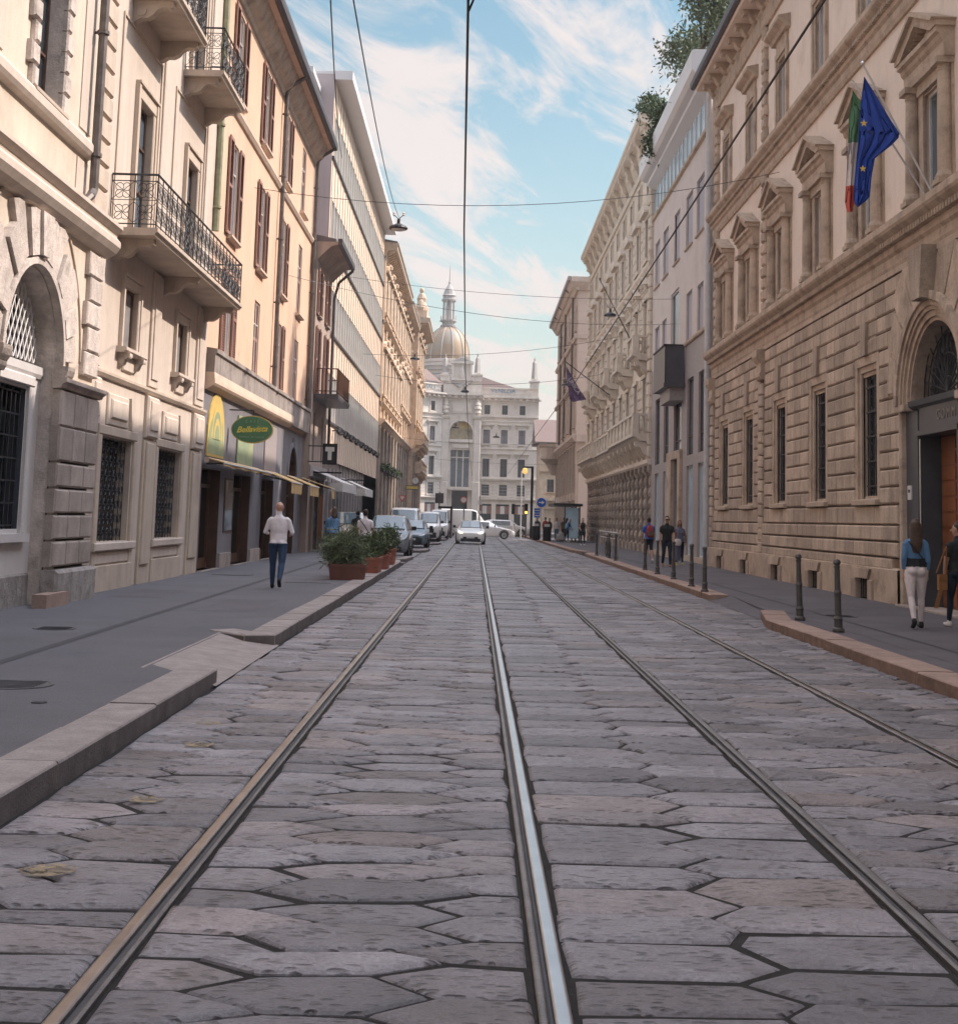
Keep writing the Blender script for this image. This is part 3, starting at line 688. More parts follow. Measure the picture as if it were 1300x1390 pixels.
# ---------------- L1: cream palace with the big arch -------------------------
L1 = thing('palace', 'cream plaster palace at the left edge with barred arch and quoins', 'building', (-6.6, 12, 0))
ARC = [20.33, 14.6, 8.9, 3.2, -2.5]
hol = []
for c in ARC: hol += [(c-1.36, c+1.36, .1, 3.75, 'arch'), (c-.62, c+.62, 7.6, 10.5), (c-.62, c+.62, 12.0, 14.6)]
mb = MB(FL1); mb.wall(-9, 23.86, 0, 16.8, hol, 'cream', .5, 'stone_pit'); mb.build('wall', L1)
body(FL1, -9, 23.86, 16.8, 12, 'cream', L1, rise=3, d=-.5)
mb = MB(FL1)
mb.ext([(0, 5.93), (.1, 5.95), (.2, 6.02), (.27, 6.12), (.27, 6.22), (.2, 6.3), (.2, 6.36), (.3, 6.44), (.3, 6.5), (0, 6.58)], -9, 24.12, 'cream2'); mb.build('belt_moulding', L1)
mb = MB(FL1); mb.ext([(0, 7.33), (.1, 7.36), (.14, 7.42), (.14, 7.54), (.1, 7.6), (0, 7.62)], -9, 22.75, 'cream2'); mb.build('string_course', L1)
mb = MB(FL1)
for a, b in [(ARC[i+1]+1.95, ARC[i]-1.95) for i in range(4)]+[(21.6, 24.0)]:
    mb.ext([(0, 3.43), (.14, 3.45), (.16, 3.5), (.22, 3.54), (.22, 3.6), (0, 3.64)], a, b, 'stone_l')
mb.build('ledge', L1)
# rusticated piers
for i, (a, b) in enumerate([(21.66, 23.84)]+[(ARC[k+1]+1.5, ARC[k]-1.5) for k in range(4)]):
    mb = MB(FL1); z = .67
    mb.pil(a-.02, b+.02, .0, .645, 0, .26, 'plinth', .05)
    mb.box(a+.02, b-.02, .3, 3.42, 0, .02, 'joint')
    for z0, z1 in ((.69, 1.075), (1.11, 1.48), (1.515, 1.885), (1.92, 2.285), (2.32, 2.86), (2.86, 3.42)):
        w = (b-a)/3; sh = .0
        for k in range(3):
            mb.pil(a+w*k+.004, a+w*(k+1)-.004, z0, z1-(.004 if z1 > 2.5 else 0), 0, .15, 'stone_l', .03)
    mb.build('rusticated_pier', L1)
# pilaster strips beside each arch with capital; arch voussoirs
for ci, c in enumerate(ARC):
    mb = MB(FL1)
    for s_ in (-1, 1):
        a0, a1 = sorted((c+s_*1.36, c+s_*1.64))
        mb.pil(a0, a1, .1, 3.44, 0, .1, 'stone_l', .02)
        mb.ext([(0, 3.44), (.12, 3.44), (.15, 3.5), (.15, 3.56), (.2, 3.64), (.22, 3.72), (.22, 3.78), (0, 3.78)], a0-.05, a1+.05, 'stone_l')
    mb.arc(c, 3.78, 1.36, 1.46, 0, 180, 22, 0, .13, 'stone_pit')
    mb.build('arch_moulding', L1)
    mb = MB(FL1); pr = random.Random(ci)
    lens = [.62, .55, .9, .62, .95, .70, 1.35, .70, .95, .62, .9, .55, .62]
    for k, L_ in enumerate(lens):
        t0, t1 = 3+k*174/13, 3+(k+1)*174/13-1.2
        if k == 6: t0, t1 = 84.5, 95.5
        q = []
        for r, t in ((1.47, t0), (1.47+L_, t0), (1.47+L_*1.03, (t0+t1)/2), (1.47+L_, t1), (1.47, t1)):
            q.append((c+r*math.cos(R(t)), 3.8+min(r*math.sin(R(t)), 2.1)))
        mb.prism(q, 0, .09+.05*(k % 2)+(.1 if k == 6 else 0), 'stone_pit')
    mb.build('voussoirs', L1)
    mb = MB(FL1); mb.arc(c, 3.8, 2.62, 2.66, 4, 72, 14, 0, .03, 'trim_l'); mb.arc(c, 3.8, 2.62, 2.66, 108, 176, 14, 0, .03, 'trim_l'); mb.build('plaster_line', L1)
    # recessed marble portal with barred window and cornice, lattice above
    mb = MB(FL1); d = -.22
    mb.wall(c-1.36, c+1.36, .6, 3.62, [(c-.95, c+.42+.3, 1.27, 3.36)], 'marble', .25, 'doorgrey', d)
    mb.pil(c-1.36, c+1.36, .02, .6, d-.2, d+.03, 'plinth', .03)
    mb.box(c-1.12, c+1.05, 1.08, 1.2, d, d+.10, 'marble'); 
    for a0, a1 in ((c-1.13, c-.97), (c+.74, c+.90)): mb.pil(a0, a1, 1.2, 3.4, d, d+.07, 'marble', .02)
    mb.pil(c-1.15, c+.92, 3.4, 3.56, d, d+.08, 'marble', .02)
    mb.ext([(d, 3.56), (d+.1, 3.58), (d+.2, 3.68), (d+.3, 3.74), (d+.3, 3.82), (d-.1, 3.95), (d-.1, 3.56)], c-1.34, c-.98, 'stone_l'); mb.ext([(d-.3, 3.56), (d+.03, 3.56), (d+.06, 3.62), (d+.06, 3.74), (d-.3, 3.8)], c-.98, c+1.34, 'marble'); mb.build('portal', L1)
    mb = MB(FL1)
    for k in range(9): a = c-.9+k*.2; mb.tube((a, 1.27, d-.08), (a, 3.36, d-.08), .013, 'iron', 5)
    for k in range(7): z = 1.32+k*.33; mb.box(c-.95, c+.72, z-.012, z+.012, d-.095, d-.065, 'iron')
    mb.build('window_bars', L1)
    mb = MB(FL1); mb.box(c-.95, c+.72, 1.27, 3.36, d-.3, d-.26, 'shopdk'); mb.build('window', L1)
    mb = MB(FL1)
    for k in range(-14, 15):
        for s_ in (-1, 1):
            pts = []
            for q in range(15):
                z = 3.8+q*.095; a = c+k*.19+s_*(z-3.8)*.55
                if (a-c)**2+(z-3.78)**2 < 1.3**2: pts.append((a, z, d-.06+.006*s_))
            if len(pts) > 1: mb.tube(pts[0], pts[-1], .014, 'wframe_w', 5)
    mb.build('lattice_grille', L1)
    inner(FL1, c-1.36, c+1.36, 3.6, 5.2, L1, -.5)
    # upper windows with blocky stone surround
    for zb, h in ((7.62, 2.9), (12.02, 2.6)):
        def sur(mb, h=h):
            n = int(h/.33)
            for k in range(n):
                e = .34 if k % 2 else .22
                for s_ in (-1, 1): a0, a1 = sorted((s_*.62, s_*(.62+e))); mb.pil(a0, a1, k*.33, k*.33+.31, 0, .1, 'stone_pit', .03)
            mb.pil(-.95, .95, h, h+.3, 0, .12, 'trim_l', .02)
        unit(('L1w', h), FL1, L1, c, zb, win_spec(1.24, h, 'curtain' if ci % 2 else 'pane', rec=.24, trans=(.3, .62), kids=[('surround', sur), sill(1.6)]))
# quoins at the corner
mb = MB(FL1)
for k in range(5): e = (.12 if k % 2 else 0); mb.pil(22.98+e, 23.82, 3.79+k*.42, 3.79+k*.42+.39, 0, .09, 'stone_pit', .02)
for k in range(24): e = (.14 if k % 2 else 0); mb.pil(22.98+e, 23.82, 6.62+k*.42, 6.62+k*.42+.38, 0, .08, 'trim_l', .03)
mb.build('quoins', L1)
mb = MB(FL1)
for a, b in ((22.1, 22.75), (17.1, 18.4), (11.4, 12.7)): 
    for z0, z1 in ((6.65, 7.25), (7.75, 14)):
        mb.box(a, b, z0, z1, 0, .02, 'cream2')
mb.build('plaster_panels', L1)
downpipe(FL1, L1, 22.62, 6.8, 16.7, .16, .075, 'pipe', kick=(-.28, .1))
mb = MB(FL1); mb.ext([(0, 16.2), (.1, 16.2), (.3, 16.5), (.8, 16.7), (.8, 16.9), (0, 16.9)], -9, 23.86, 'trim_l'); mb.build('cornice', L1)
mb = MB(FL1); mb.box(20.9, 22.0, .02, .32, .12, .34, 'kerb_r'); mb.build('step', L1)

# ---------------- L2: cream house with long balcony --------------------------
L2 = thing('town_house', 'pale cream house with long wrought iron balcony and two grated windows', 'building', (-6.75, 29, 0))
hol = [(25.09, 27.40, 1.0, 2.9), (29.62, 31.95, 1.0, 2.9), (26.12, 27.2, 4.6, 5.8), (30.78, 31.88, 4.6, 5.8)]
for c in (26.95, 31.5):
    for z0, z1 in ((6.7, 9.5), (11.4, 13.9)): hol.append((c-.55, c+.55, z0, z1))
mb = MB(FL); mb.wall(23.86, 34.36, 0, 16.6, hol, 'cream2', .4, 'trim_l'); mb.build('wall', L2)
body(FL, 23.88, 34.35, 16.6, 12, 'cream2', L2, rise=3, d=-.5)
mb = MB(FL)
mb.ext([(0, 3.93), (.05, 3.94), (.09, 4.0), (.09, 4.05), (0, 4.08)], 24.05, 34.36, 'trim_l')
mb.ext([(0, 16.0), (.1, 16.0), (.3, 16.3), (.7, 16.5), (.7, 16.7), (0, 16.7)], 23.9, 34.36, 'trim_l')
mb.build('string_course', L2)
for a0, a1 in ((24.0, 24.72), (28.25, 29.3), (32.95, 34.2)):
    mb = MB(FL)
    mb.pil(a0, a1, 0, 3.0, 0, .05, 'trim_l', .01); mb.pil(a0+.12, a1-.25, .5, 2.95, .05, .09, 'trim_l', .015)
    mb.pil(a0+.03, a1-.03, 3.05, 3.9, 0, .10, 'cream2', .04); mb.pil(a0+.18, a1-.18, 3.2, 3.8, .1, .13, 'cream2', .02)
    mb.pil(a0+.1, a1-.1, 4.1, 6.45, 0, .05, 'cream2', .01); mb.pil(a0+.25, a1-.25, 4.25, 6.3, .05, .08, 'cream2', .01)
    mb.pil(a0+.1, a1-.1, 6.7, 16, 0, .04, 'cream2', .01)
    mb.build('pilaster', L2)
mb = MB(FL)
for a0, a1 in ((24.95, 28.15), (29.5, 32.85)):     # thin raised panel outlines
    for z0, z1 in ((6.75, 10.75), (11.5, 15.3)):
        for q in ((a0, a0+.05, z0, z1), (a1-.05, a1, z0, z1), (a0+.05, a1-.05, z1-.05, z1)): mb.box(*q, 0, .03, 'trim_l')
for a0, a1 in ((25.1, 27.45), (29.6, 31.95)):
    c = (a0+a1)/2
    mb.pil(c-.9, c+.6, 3.12, 3.7, 0, .05, 'cream2', .02); mb.pil(c-.75, c+.45, 3.24, 3.6, .05, .09, 'cream2', .03)
    mb.prism([(c+.72, 3.72), (c+.82, 3.72), (c+.98, 3.1), (c+.86, 3.1)], 0, .06, 'cream2')
    mb.pil(c-1.45, c+1.4, 2.92, 3.1, 0, .06, 'trim_l', .02)
    mb.pil(a0-.28, a0-.02, .45, 2.92, 0, .055, 'trim_l', .02); mb.pil(a1+.02, a1+.28, .45, 2.92, 0, .055, 'trim_l', .02)
    mb.pil(a0-.3, a1+.32, .84, .99, 0, .11, 'cream2', .02); mb.pil(a0-.02, a1+.02, .6, .82, 0, .04, 'cream2', .02)
    mb.pil(a0-.28, a1+.28, .0, .58, 0, .075, 'trim_l', .01)
mb.build('mouldings', L2)
for a0, a1, lab in ((25.09, 27.40, 0), (29.62, 31.95, 0)):
    mb = MB(FL); mb.box(a0, a1, 1., 2.9, -.3, -.27, 'shopdk'); w = mb.build('window', L2)
    mb = MB(FL); d = -.12; nx, nz = 8, 7; W_, H_ = a1-a0, 1.86
    for i in range(nx):
        for j in range(nz):
            ca, cz = a0+W_*(i+.5)/nx, 1.02+H_*(j+.5)/nz; r = .11
            for hh in (0, 1):
                pts = [(ca+(r*(1-q*.08))*math.cos(R(q*45+180*hh+(i+j)%2*90)), cz+(r*(1-q*.08))*math.sin(R(q*45+180*hh+(i+j)%2*90)), d) for q in range(7)]
                mb.path(pts, .008, 'iron', 4)
            mb.tube((ca-.12, cz, d-.01), (ca+.12, cz, d-.01), .006, 'iron', 4)
    for i in range(nx+1): a = a0+W_*i/nx; mb.tube((a, 1, d), (a, 2.9, d), .009, 'iron', 4)
    mb.build('wrought_grille', w)
for c in (26.66, 31.33):
    unit('L2m', FL, L2, c, 4.6, win_spec(1.08, 1.2, 'curtain', 'wframe', rec=.1, mull=0, trans=(), kids=[surround(1.08, 1.2, .17, .05, 'cream2'), sill(1.7, .2, .1, 'cream2')]))
    mb = MB(FL); scroll(mb, c-.55, 4.5, .22, .28, 'cream2', .2); scroll(mb, c+.55, 4.5, .22, .28, 'cream2', .2); mb.pil(c-.4, c+.4, 4.2, 4.48, 0, .05, 'cream2', .02); mb.build('sill_console', L2)
for c in (26.95, 31.5):
    for zb, h in ((6.7, 2.8), (11.42, 2.48)):
        unit(('L2f', h), FL, L2, c, zb, win_spec(1.1, h, 'pane_b', 'wframe', rec=.12, trans=(.4, .72), kids=[surround(1.1, h, .26, .06, 'trim_l')]))
balcony(FL, L2, 24.75, 33.95, 6.50, .90, (25.2, 29.3, 33.55))
balcony(FL, L2, 25.45, 28.25, 11.2, .90, (25.7, 28.0))
balcony(FL, L2, 30.15, 33.0, 11.2, .90, (30.4, 32.75))
downpipe(FL, L2, 34.12, 8.5, 16.5, .12, .085, 'pipe_g')

# ---------------- L3: orange house with red shutters -------------------------
L3 = thing('apartment_house', 'orange plaster house with dark red shutters above a cafe', 'building', (-6.75, 44, 0))
C3 = [36.95, 41.85, 46.6, 51.15]
doors3 = [(34.55, 37.1), (39.2, 42.1), (44.35, 46.9)]
hol = [(a, b, .14, 2.66) for a, b in doors3]+[(50.2, 52.4, .1, 2.9, 'arch')]
ops = {(0, 0): 1, (0, 2): 1, (1, 0): 1, (1, 1): 1, (1, 2): 1, (2, 0): 1, (2, 1): 1, (2, 2): 1}
rows3 = [(5.66, 2.25), (8.85, 2.6), (12.65, 2.45)]
for r_, (zb, h) in enumerate(rows3):
    for c_, c in enumerate(C3): hol.append((c-.52, c+.52, zb, zb+h))
mb = MB(FL); mb.wall(34.36, 54.42, 4.6, 15.6, [h for h in hol if h[2] > 4], 'orange', .25); mb.build('wall', L3)
mb = MB(FL); mb.wall(34.36, 54.42, 0, 4.6, [h for h in hol if h[2] < 4], 'grey_plaster', .35, 'wood_d'); mb.build('ground_floor_wall', L3)
body(FL, 34.38, 54.4, 16.3, 12, 'orange', L3, rise=2.8, d=-.5, over=.62)
inner(FL, 34.4, 54.3, 0, 4.6, L3, -.9)
for r_, (zb, h) in enumerate(rows3):
    for c_, c in enumerate(C3):
        op = ops.get((r_, c_), 0)
        kids = [sill(1.5, .16, .1, 'trim_o')]
        if op: kids += [shutter(-.53, -1.08, h, True), shutter(.53, 1.08, h, True)]
        else: kids += [shutter(-.515, -.005, h), shutter(.005, .515, h)]
        unit(('L3', r_, op), FL, L3, c, zb, win_spec(1.04, h, 'blind' if (r_+c_) % 2 else 'curtain', 'wframe_w', rec=.07, trans=(.7,), kids=kids))
mb = MB(FL); mb.ext([(0, 12.14), (.06, 12.16), (.12, 12.26), (.12, 12.32), (0, 12.36)], 34.4, 54.42, 'trim_o'); mb.build('string_course', L3)
mb = MB(FL); mb.ext([(0, 5.02), (.22, 5.02), (.22, 5.46), (.27, 5.5), (.27, 5.6), (0, 5.64)], 34.4, 54.4, 'frieze')
mb.ext([(.0, 4.6), (.05, 4.6), (.2, 4.7), (.24, 4.76), (.24, 4.84), (.22, 5.02), (0, 5.02)], 34.4, 49.6, 'trim_o'); mb.ext([(.0, 4.7), (.2, 4.7), (.22, 5.02), (0, 5.02)], 49.6, 54.4, 'frieze')
mb.build('frieze', L3)
mb = MB(FL)
mb.ext([(0, 15.3), (.06, 15.32), (.1, 15.45), (.3, 15.62), (.46, 15.95), (.48, 16.0), (0, 16.0)], 34.36, 54.42, 'r1_trim')
mb.ext([(0, 16.0), (.66, 16.0), (.66, 16.06), (0, 16.3)], 34.36, 54.45, 'soffit'); mb.build('cornice', L3)
mb = MB(FL); mb.ext([(.66, 16.03), (.74, 16.0), (.84, 16.04), (.86, 16.2), (.84, 16.34), (.6, 16.34)], 34.36, 54.6, 'gutter'); mb.build('gutter', L3)
downpipe(FL, L3, 45.05, 5.7, 15.5, .13, .07, 'pipe', top=(.75, 16.05), kick=(.1, .3))
downpipe(FL, L3, 54.25, 5.4, 15.5, .13, .065, 'pipe', top=(.75, 16.05))
for a, b in doors3:
    mb = MB(FL); d = -.3
    mb.box(a, a+.1, .14, 2.66, d-.05, d+.05, 'wood_d'); mb.box(b-.1, b, .14, 2.66, d-.05, d+.05, 'wood_d'); mb.box(a+.1, b-.1, 2.2, 2.3, d-.05, d+.05, 'wood_d')
    mb.box((a+b)/2-.05, (a+b)/2+.05, .14, 2.2, d-.04, d+.06, 'wood_d'); mb.box(a+.1, b-.1, .14, .4, d-.04, d+.03, 'wood_d')
    D_ = mb.build('door', L3)
    mb = MB(FL); mb.box(a+.1, b-.1, .14, 2.66, d-.03, d-.015, 'shopdk'); mb.build('pane', D_)
    mb = MB(FL); mb.box(a-.05, b+.05, .0, .14, -.3, .1, 'stone_l'); mb.build('doorstep', L3)
mb = MB(FL); mb.box(50.25, 52.35, .1, 3.98, -.34, -.3, 'shopdk'); mb.box(50.2, 52.4, 2.2, 2.3, -.3, -.22, 'wood_d'); mb.box(51.25, 51.35, .1, 3.9, -.3, -.22, 'wood_d'); mb.build('arched_door', L3)
mb = MB(FL); mb.arc(51.3, 2.9, 1.1, 1.28, 0, 180, 16, 0, .06, 'grey_plaster'); mb.box(51.2, 51.4, 4.0, 4.35, 0, .1, 'grey_plaster')
mb.pil(44.4, 46.9, 2.95, 4.4, 0, .05, 'r2_gran', .01)
for a0, a1 in ((37.3, 39.0), (42.3, 44.2), (47.1, 49.9)): mb.pil(a0, a1, .0, .5, 0, .06, 'stone_l', .01)
mb.build('stone_facing', L3)
mb = MB(FL); mb.box(37.85, 39.0, 1.1, 2.45, .0, .03, 'shopdk'); mb.box(37.8, 39.05, 1.04, 2.5, 0, .02, 'wood_d'); mb.build('show_window', L3)
# yellow arched poster and green panel over the doors (parts of the cafe front)
MT['yel'] = pm('yellow_sign', (.58, .42, .13), .6, .1, 3, bump=0); MT['grn'] = pm('pale_green_sign', (.26, .32, .20), .6, .15, 1.5, bump=0, stain=(.5, .42, .2), stainamt=.5, stscale=1.1)
MT['dgrn'] = pm('dark_green_sign', (.075, .19, .10), .5, .1, 3, bump=0); MT['sgold'] = pm('sign_gold', (.70, .58, .10), .5, .05, 3, bump=0); MT['pgrn'] = pm('faint_lettering', (.24, .36, .24), .6, .05, 3, bump=0)
def arched_sign(c, hw, z0, zs, label):
    t = thing('shop_sign', label, 'sign', FL(c, z0, .05))
    mb = MB(FL); n = 12
    poly = [(c-hw, z0), (c+hw, z0), (c+hw, zs)]+[(c+hw*math.cos(math.pi*i/n), zs+hw*1.0*math.sin(math.pi*i/n)) for i in range(1, n)]+[(c-hw, zs)]
    mb.prism(poly, .01, .05, 'yel'); mb.build('panel', t)
    mb = MB(FL); k = hw*.94
    poly = [(c-k, z0+.06), (c+k, z0+.06), (c+k, zs-.25)]+[(c+k*math.cos(math.pi*i/n), zs-.25+k*.85*math.sin(math.pi*i/n)) for i in range(1, n)]+[(c-k, zs-.25)]
    mb.prism(poly, .05, .058, 'grn'); mb.build('green_field', t)
    mb = MB(FL); k = hw*.5
    for j, (rr, cc) in enumerate(((.62, 'yel'), (.5, 'grn'), (.38, 'yel'), (.26, 'grn'))):
        poly = [(c+hw*rr*math.cos(math.pi*i/n), z0+.45+hw*rr*1.25*math.sin(math.pi*i/n)) for i in range(0, n+1)]; mb.prism(poly, .058, .062+.003*j, cc)
    mb.build('arched_motif', t)
    return t
arched_sign(36.0, 1.15, 2.98, 3.45, 'yellow and green arched sign above the first cafe door')
t = thing('shop_sign', 'plain green panel sign above the second cafe door, behind the oval sign', 'sign', FL(40.7, 2.95, .05))
mb = MB(FL); mb.box(39.3, 42.0, 2.95, 4.3, .01, .05, 'grn'); mb.box(39.3, 42.0, 2.9, 2.95, .01, .055, 'yel'); mb.build('panel', t)
# oval hanging sign
t = thing('hanging_sign', 'oval green and yellow cafe sign hanging out from the wall', 'sign', (-6.1, 38, 3.8))
mb = MB(); n = 36
for rx, rz, d0, d1, m_ in ((.57, .375, -.06, .06, 'yel'), (.548, .352, -.066, .066, 'dgrn')):
    mb.prism([(-6.11+rx*math.cos(2*math.pi*i/n), 3.83+rz*math.sin(2*math.pi*i/n)) for i in range(n)], 38+d0, 38+d1, m_)
mb.build('oval_board', t)
put_text('C A F È', .12, t, (-6.11, 37.925, 4.04), (1, 0, 0), 'pgrn'); put_text('Bellavista', .225, t, (-6.11, 37.925, 3.83), (1, 0, .06), 'sgold', shear=.35, bold=True)
put_text('TAVOLA  DI  CALDA', .075, t, (-6.11, 37.925, 3.62), (1, 0, 0), 'pgrn')
mb = MB(); mb.tube((-6.75, 38, 3.85), (-6.62, 38, 3.85), .05, 'trim_o'); mb.path([(-6.75, 4.35, 38), (-6.1, 4.35, 38), (-6.1, 4.2, 38)], .02, 'blk'); mb.build('bracket', t)
# rolled awnings
MT['awn'] = pm('mustard_awning', (.56, .38, .17), .85, .12, 2, streak=.2, bump=.2); MT['awnw'] = pm('white_awning', (.60, .57, .54), .8, .1, 3, streak=.1, bump=.1)
def awning(a0, a1, z, p, label, m, val=.3, drop=.12, arms=True, grp=None, zout=None):
    t = thing('awning', label, 'awning', FL(a0, z, 0), group=grp); zo = zout if zout else z-drop
    mb = MB(FL); mb.tube((a0, z, .12), (a1, z, .12), .07, 'trim_o', 8); mb.build('roller', t)
    mb = MB(FL); mb.add([(a0, z+.06, .12), (a1, z+.06, .12), (a1, zo+.03, p), (a0, zo+.03, p), (a0, z+.04, .12), (a1, z+.04, .12), (a1, zo, p), (a0, zo, p)],
        [(0, 1, 2, 3), (4, 5, 6, 7), (0, 3, 7, 4), (1, 2, 6, 5)], m); mb.build('canopy', t)
    mb = MB(FL); n = 12; P = []
    for i in range(n+1):
        a = a0+(a1-a0)*i/n; w_ = .015*math.sin(i*1.9); P += [(a, zo+.02, p+w_*.3), (a, zo-val+.02*math.sin(i*2.3), p+w_)]
    mb.add(P, [(2*i, 2*i+2, 2*i+3, 2*i+1) for i in range(n)], m)
    mb.tube((a0, zo, p), (a1, zo, p), .025, 'white', 6); mb.build('valance', t)
    mb = MB(FL)
    for a in (a0+.1, a1-.1): mb.tube((a, z-.1, .1), (a, zo, p), .018, 'blk', 5)
    mb.build('arm', t)
    return t
awning(34.5, 42.6, 2.86, .55, 'long rolled mustard awning over the first two cafe doors', 'awn', .07, .08)
awning(43.9, 46.6, 2.86, 1.0, 'mustard awning over the third cafe door, nearest the walking man', 'awn', .34, .3)
awning(48.9, 51.6, 2.86, 1.0, 'mustard awning in front of the arched doorway', 'awn', .34, .3)
awning(53.3, 54.4, 2.9, 1.3, 'short mustard awning beside the orange upright banner', 'awn', .36, .35)

# ---------------- L4: narrow brown house -------------------------------------
FL4 = Fr((-6.5, 0, 0), (0, 1, 0), (1, 0, 0))
L4 = thing('narrow_house', 'narrow brown house with a small dark balcony, beside the orange one', 'building', (-6.5, 57.4, 0))
hol = [(55.2, 56.2, .1, 3.0), (56.8, 59.8, .1, 3.0)]
for c in (55.6, 58.6): hol += [(c-.42, c+.42, 9.45, 11.3), (c-.42, c+.42, 6.35, 9.0), (c-.3, c+.3, 3.7, 5.6)]
mb = MB(FL4); mb.wall(54.45, 60.2, 0, 11.9, hol, 'grey4', .2); mb.build('wall', L4)
body(FL4, 54.46, 60.19, 12.3, 11, 'grey4', L4, rise=1.5, d=-.4, over=.7)
inner(FL4, 54.5, 60.1, 0, 3.3, L4, -.5)
for c in (55.6, 58.6):
    unit('L4a', FL4, L4, c, 9.45, win_spec(.84, 1.85, 'blind', rec=.12, kids=[shutter(-.42, -.84, 1.85, True), shutter(.42, .84, 1.85, True), sill(1.0, .12, .08, 'grey4')]))
    unit('L4b', FL4, L4, c, 6.35, win_spec(.84, 2.65, 'pane', rec=.12, kids=[shutter(-.42, -.84, 2.65, True), shutter(.42, .84, 2.65, True)]))
    unit('L4c', FL4, L4, c, 3.7, win_spec(.6, 1.9, 'pane', rec=.12))
mb = MB(FL4); mb.ext([(0, 11.6), (.1, 11.7), (.3, 11.9), (.55, 12.15), (.8, 12.2), (.8, 12.3), (0, 12.3)], 54.45, 60.2, 'grey4'); mb.build('cornice', L4)
mb = MB(FL4); mb.ext([(.8, 12.15), (.95, 12.2), (.95, 12.42), (.78, 12.42)], 54.4, 60.3, 'gutter'); mb.path([(60.2, 12.15, .88), (60.1, 11.6, .3), (60.1, 10.9, .12), (60.1, 4, .12)], .06, 'gutter', 8); mb.build('gutter', L4)
mb = MB(FL4); mb.ext([(0, 6.1), (.95, 6.1), (.98, 6.2), (.98, 6.3), (0, 6.3)], 54.9, 59.9, 'r2_dark'); B_ = mb.build('balcony', L4)
mb = MB(FL4); zt = 6.3
for h in (1.0, .12): mb.path([(54.95, zt+h, .02), (54.95, zt+h, .93), (59.85, zt+h, .93), (59.85, zt+h, .02)], .025, 'wood_d', 6)
for i in range(25): a = 54.95+4.9*i/24; mb.tube((a, zt, .93), (a, zt+1, .93), .014, 'wood_d', 4)
for i in range(5): mb.tube((54.95, zt, .1+.2*i), (54.95, zt+1, .1+.2*i), .014, 'wood_d', 4)
mb.build('railing', B_)
mb = MB(FL4); mb.pil(54.5, 60.15, 3.05, 3.5, 0, .08, 'r2_gran', .02); mb.box(55.2, 56.2, .1, 3, -.2, -.17, 'shopdk'); mb.box(56.8, 59.8, .1, 3., -.2, -.17, 'shopdk'); mb.build('shop_front', L4)
# T sign
t = thing('hanging_sign', 'dark square tobacconist sign with a big white T', 'sign', (-5.66, 54.0, 3.85))
mb = MB(); mb.box(-5.93, -5.38, 3.5, 4.3, 53.93, 54.07, 'blk'); mb.build('panel', t)
mb = MB(); mb.box(-5.83, -5.48, 4.0, 4.17, 53.92, 54.08, 'white'); mb.box(-5.73, -5.58, 3.67, 4.0, 53.92, 54.08, 'white'); mb.build('letter', t)
mb = MB(); mb.box(-5.93, -5.38, 3.36, 3.46, 53.95, 54.05, 'r2_gran'); mb.tube((-6.5, 3.6, 54), (-5.9, 3.6, 54), .02, 'blk'); mb.tube((-6.5, 4.2, 54), (-5.9, 4.2, 54), .02, 'blk'); mb.build('bracket', t)
t = thing('banner', 'narrow orange upright banner standing by the shop doorway', 'banner', (-6.1, 55.4, SW))
mb = MB(); mb.box(-6.16, -6.0, .7, 2.35, 55.4, 55.43, 'wood'); mb.build('cloth', t); mb = MB(); mb.tube((-6.18, SW, 55.42), (-6.18, 2.4, 55.42), .015, 'steel'); mb.build('pole', t)
def awn4(a0, a1, lab):
    t = thing('awning', lab, 'awning', (-6.5, a0, 3.2), group=None)
    mb = MB(FL4); mb.add([(a0, 3.35, .05), (a1, 3.35, .05), (a1, 2.85, 1.25), (a0, 2.85, 1.25), (a0, 3.31, .05), (a1, 3.31, .05), (a1, 2.81, 1.25), (a0, 2.81, 1.25)], [(0, 1, 2, 3), (4, 5, 6, 7), (0, 3, 7, 4), (1, 2, 6, 5)], 'awnw'); mb.build('canopy', t)
    mb = MB(FL4); mb.box(a0, a1, 2.5, 2.84, 1.25, 1.27, 'awnw'); mb.build('valance', t)
    mb = MB(FL4); mb.box(a0-.02, a0, 2.5, 2.84, .75, 1.27, 'awnw'); mb.box(a0, a0+.06, 3.2, 3.26, 0, 1.2, 'blk'); mb.build('side_flap', t)
awn4(55.3, 61.5, 'white awning above the dark shop windows, nearer one')
awn4(66.5, 71.5, 'white awning above the dark shop windows, farther one')

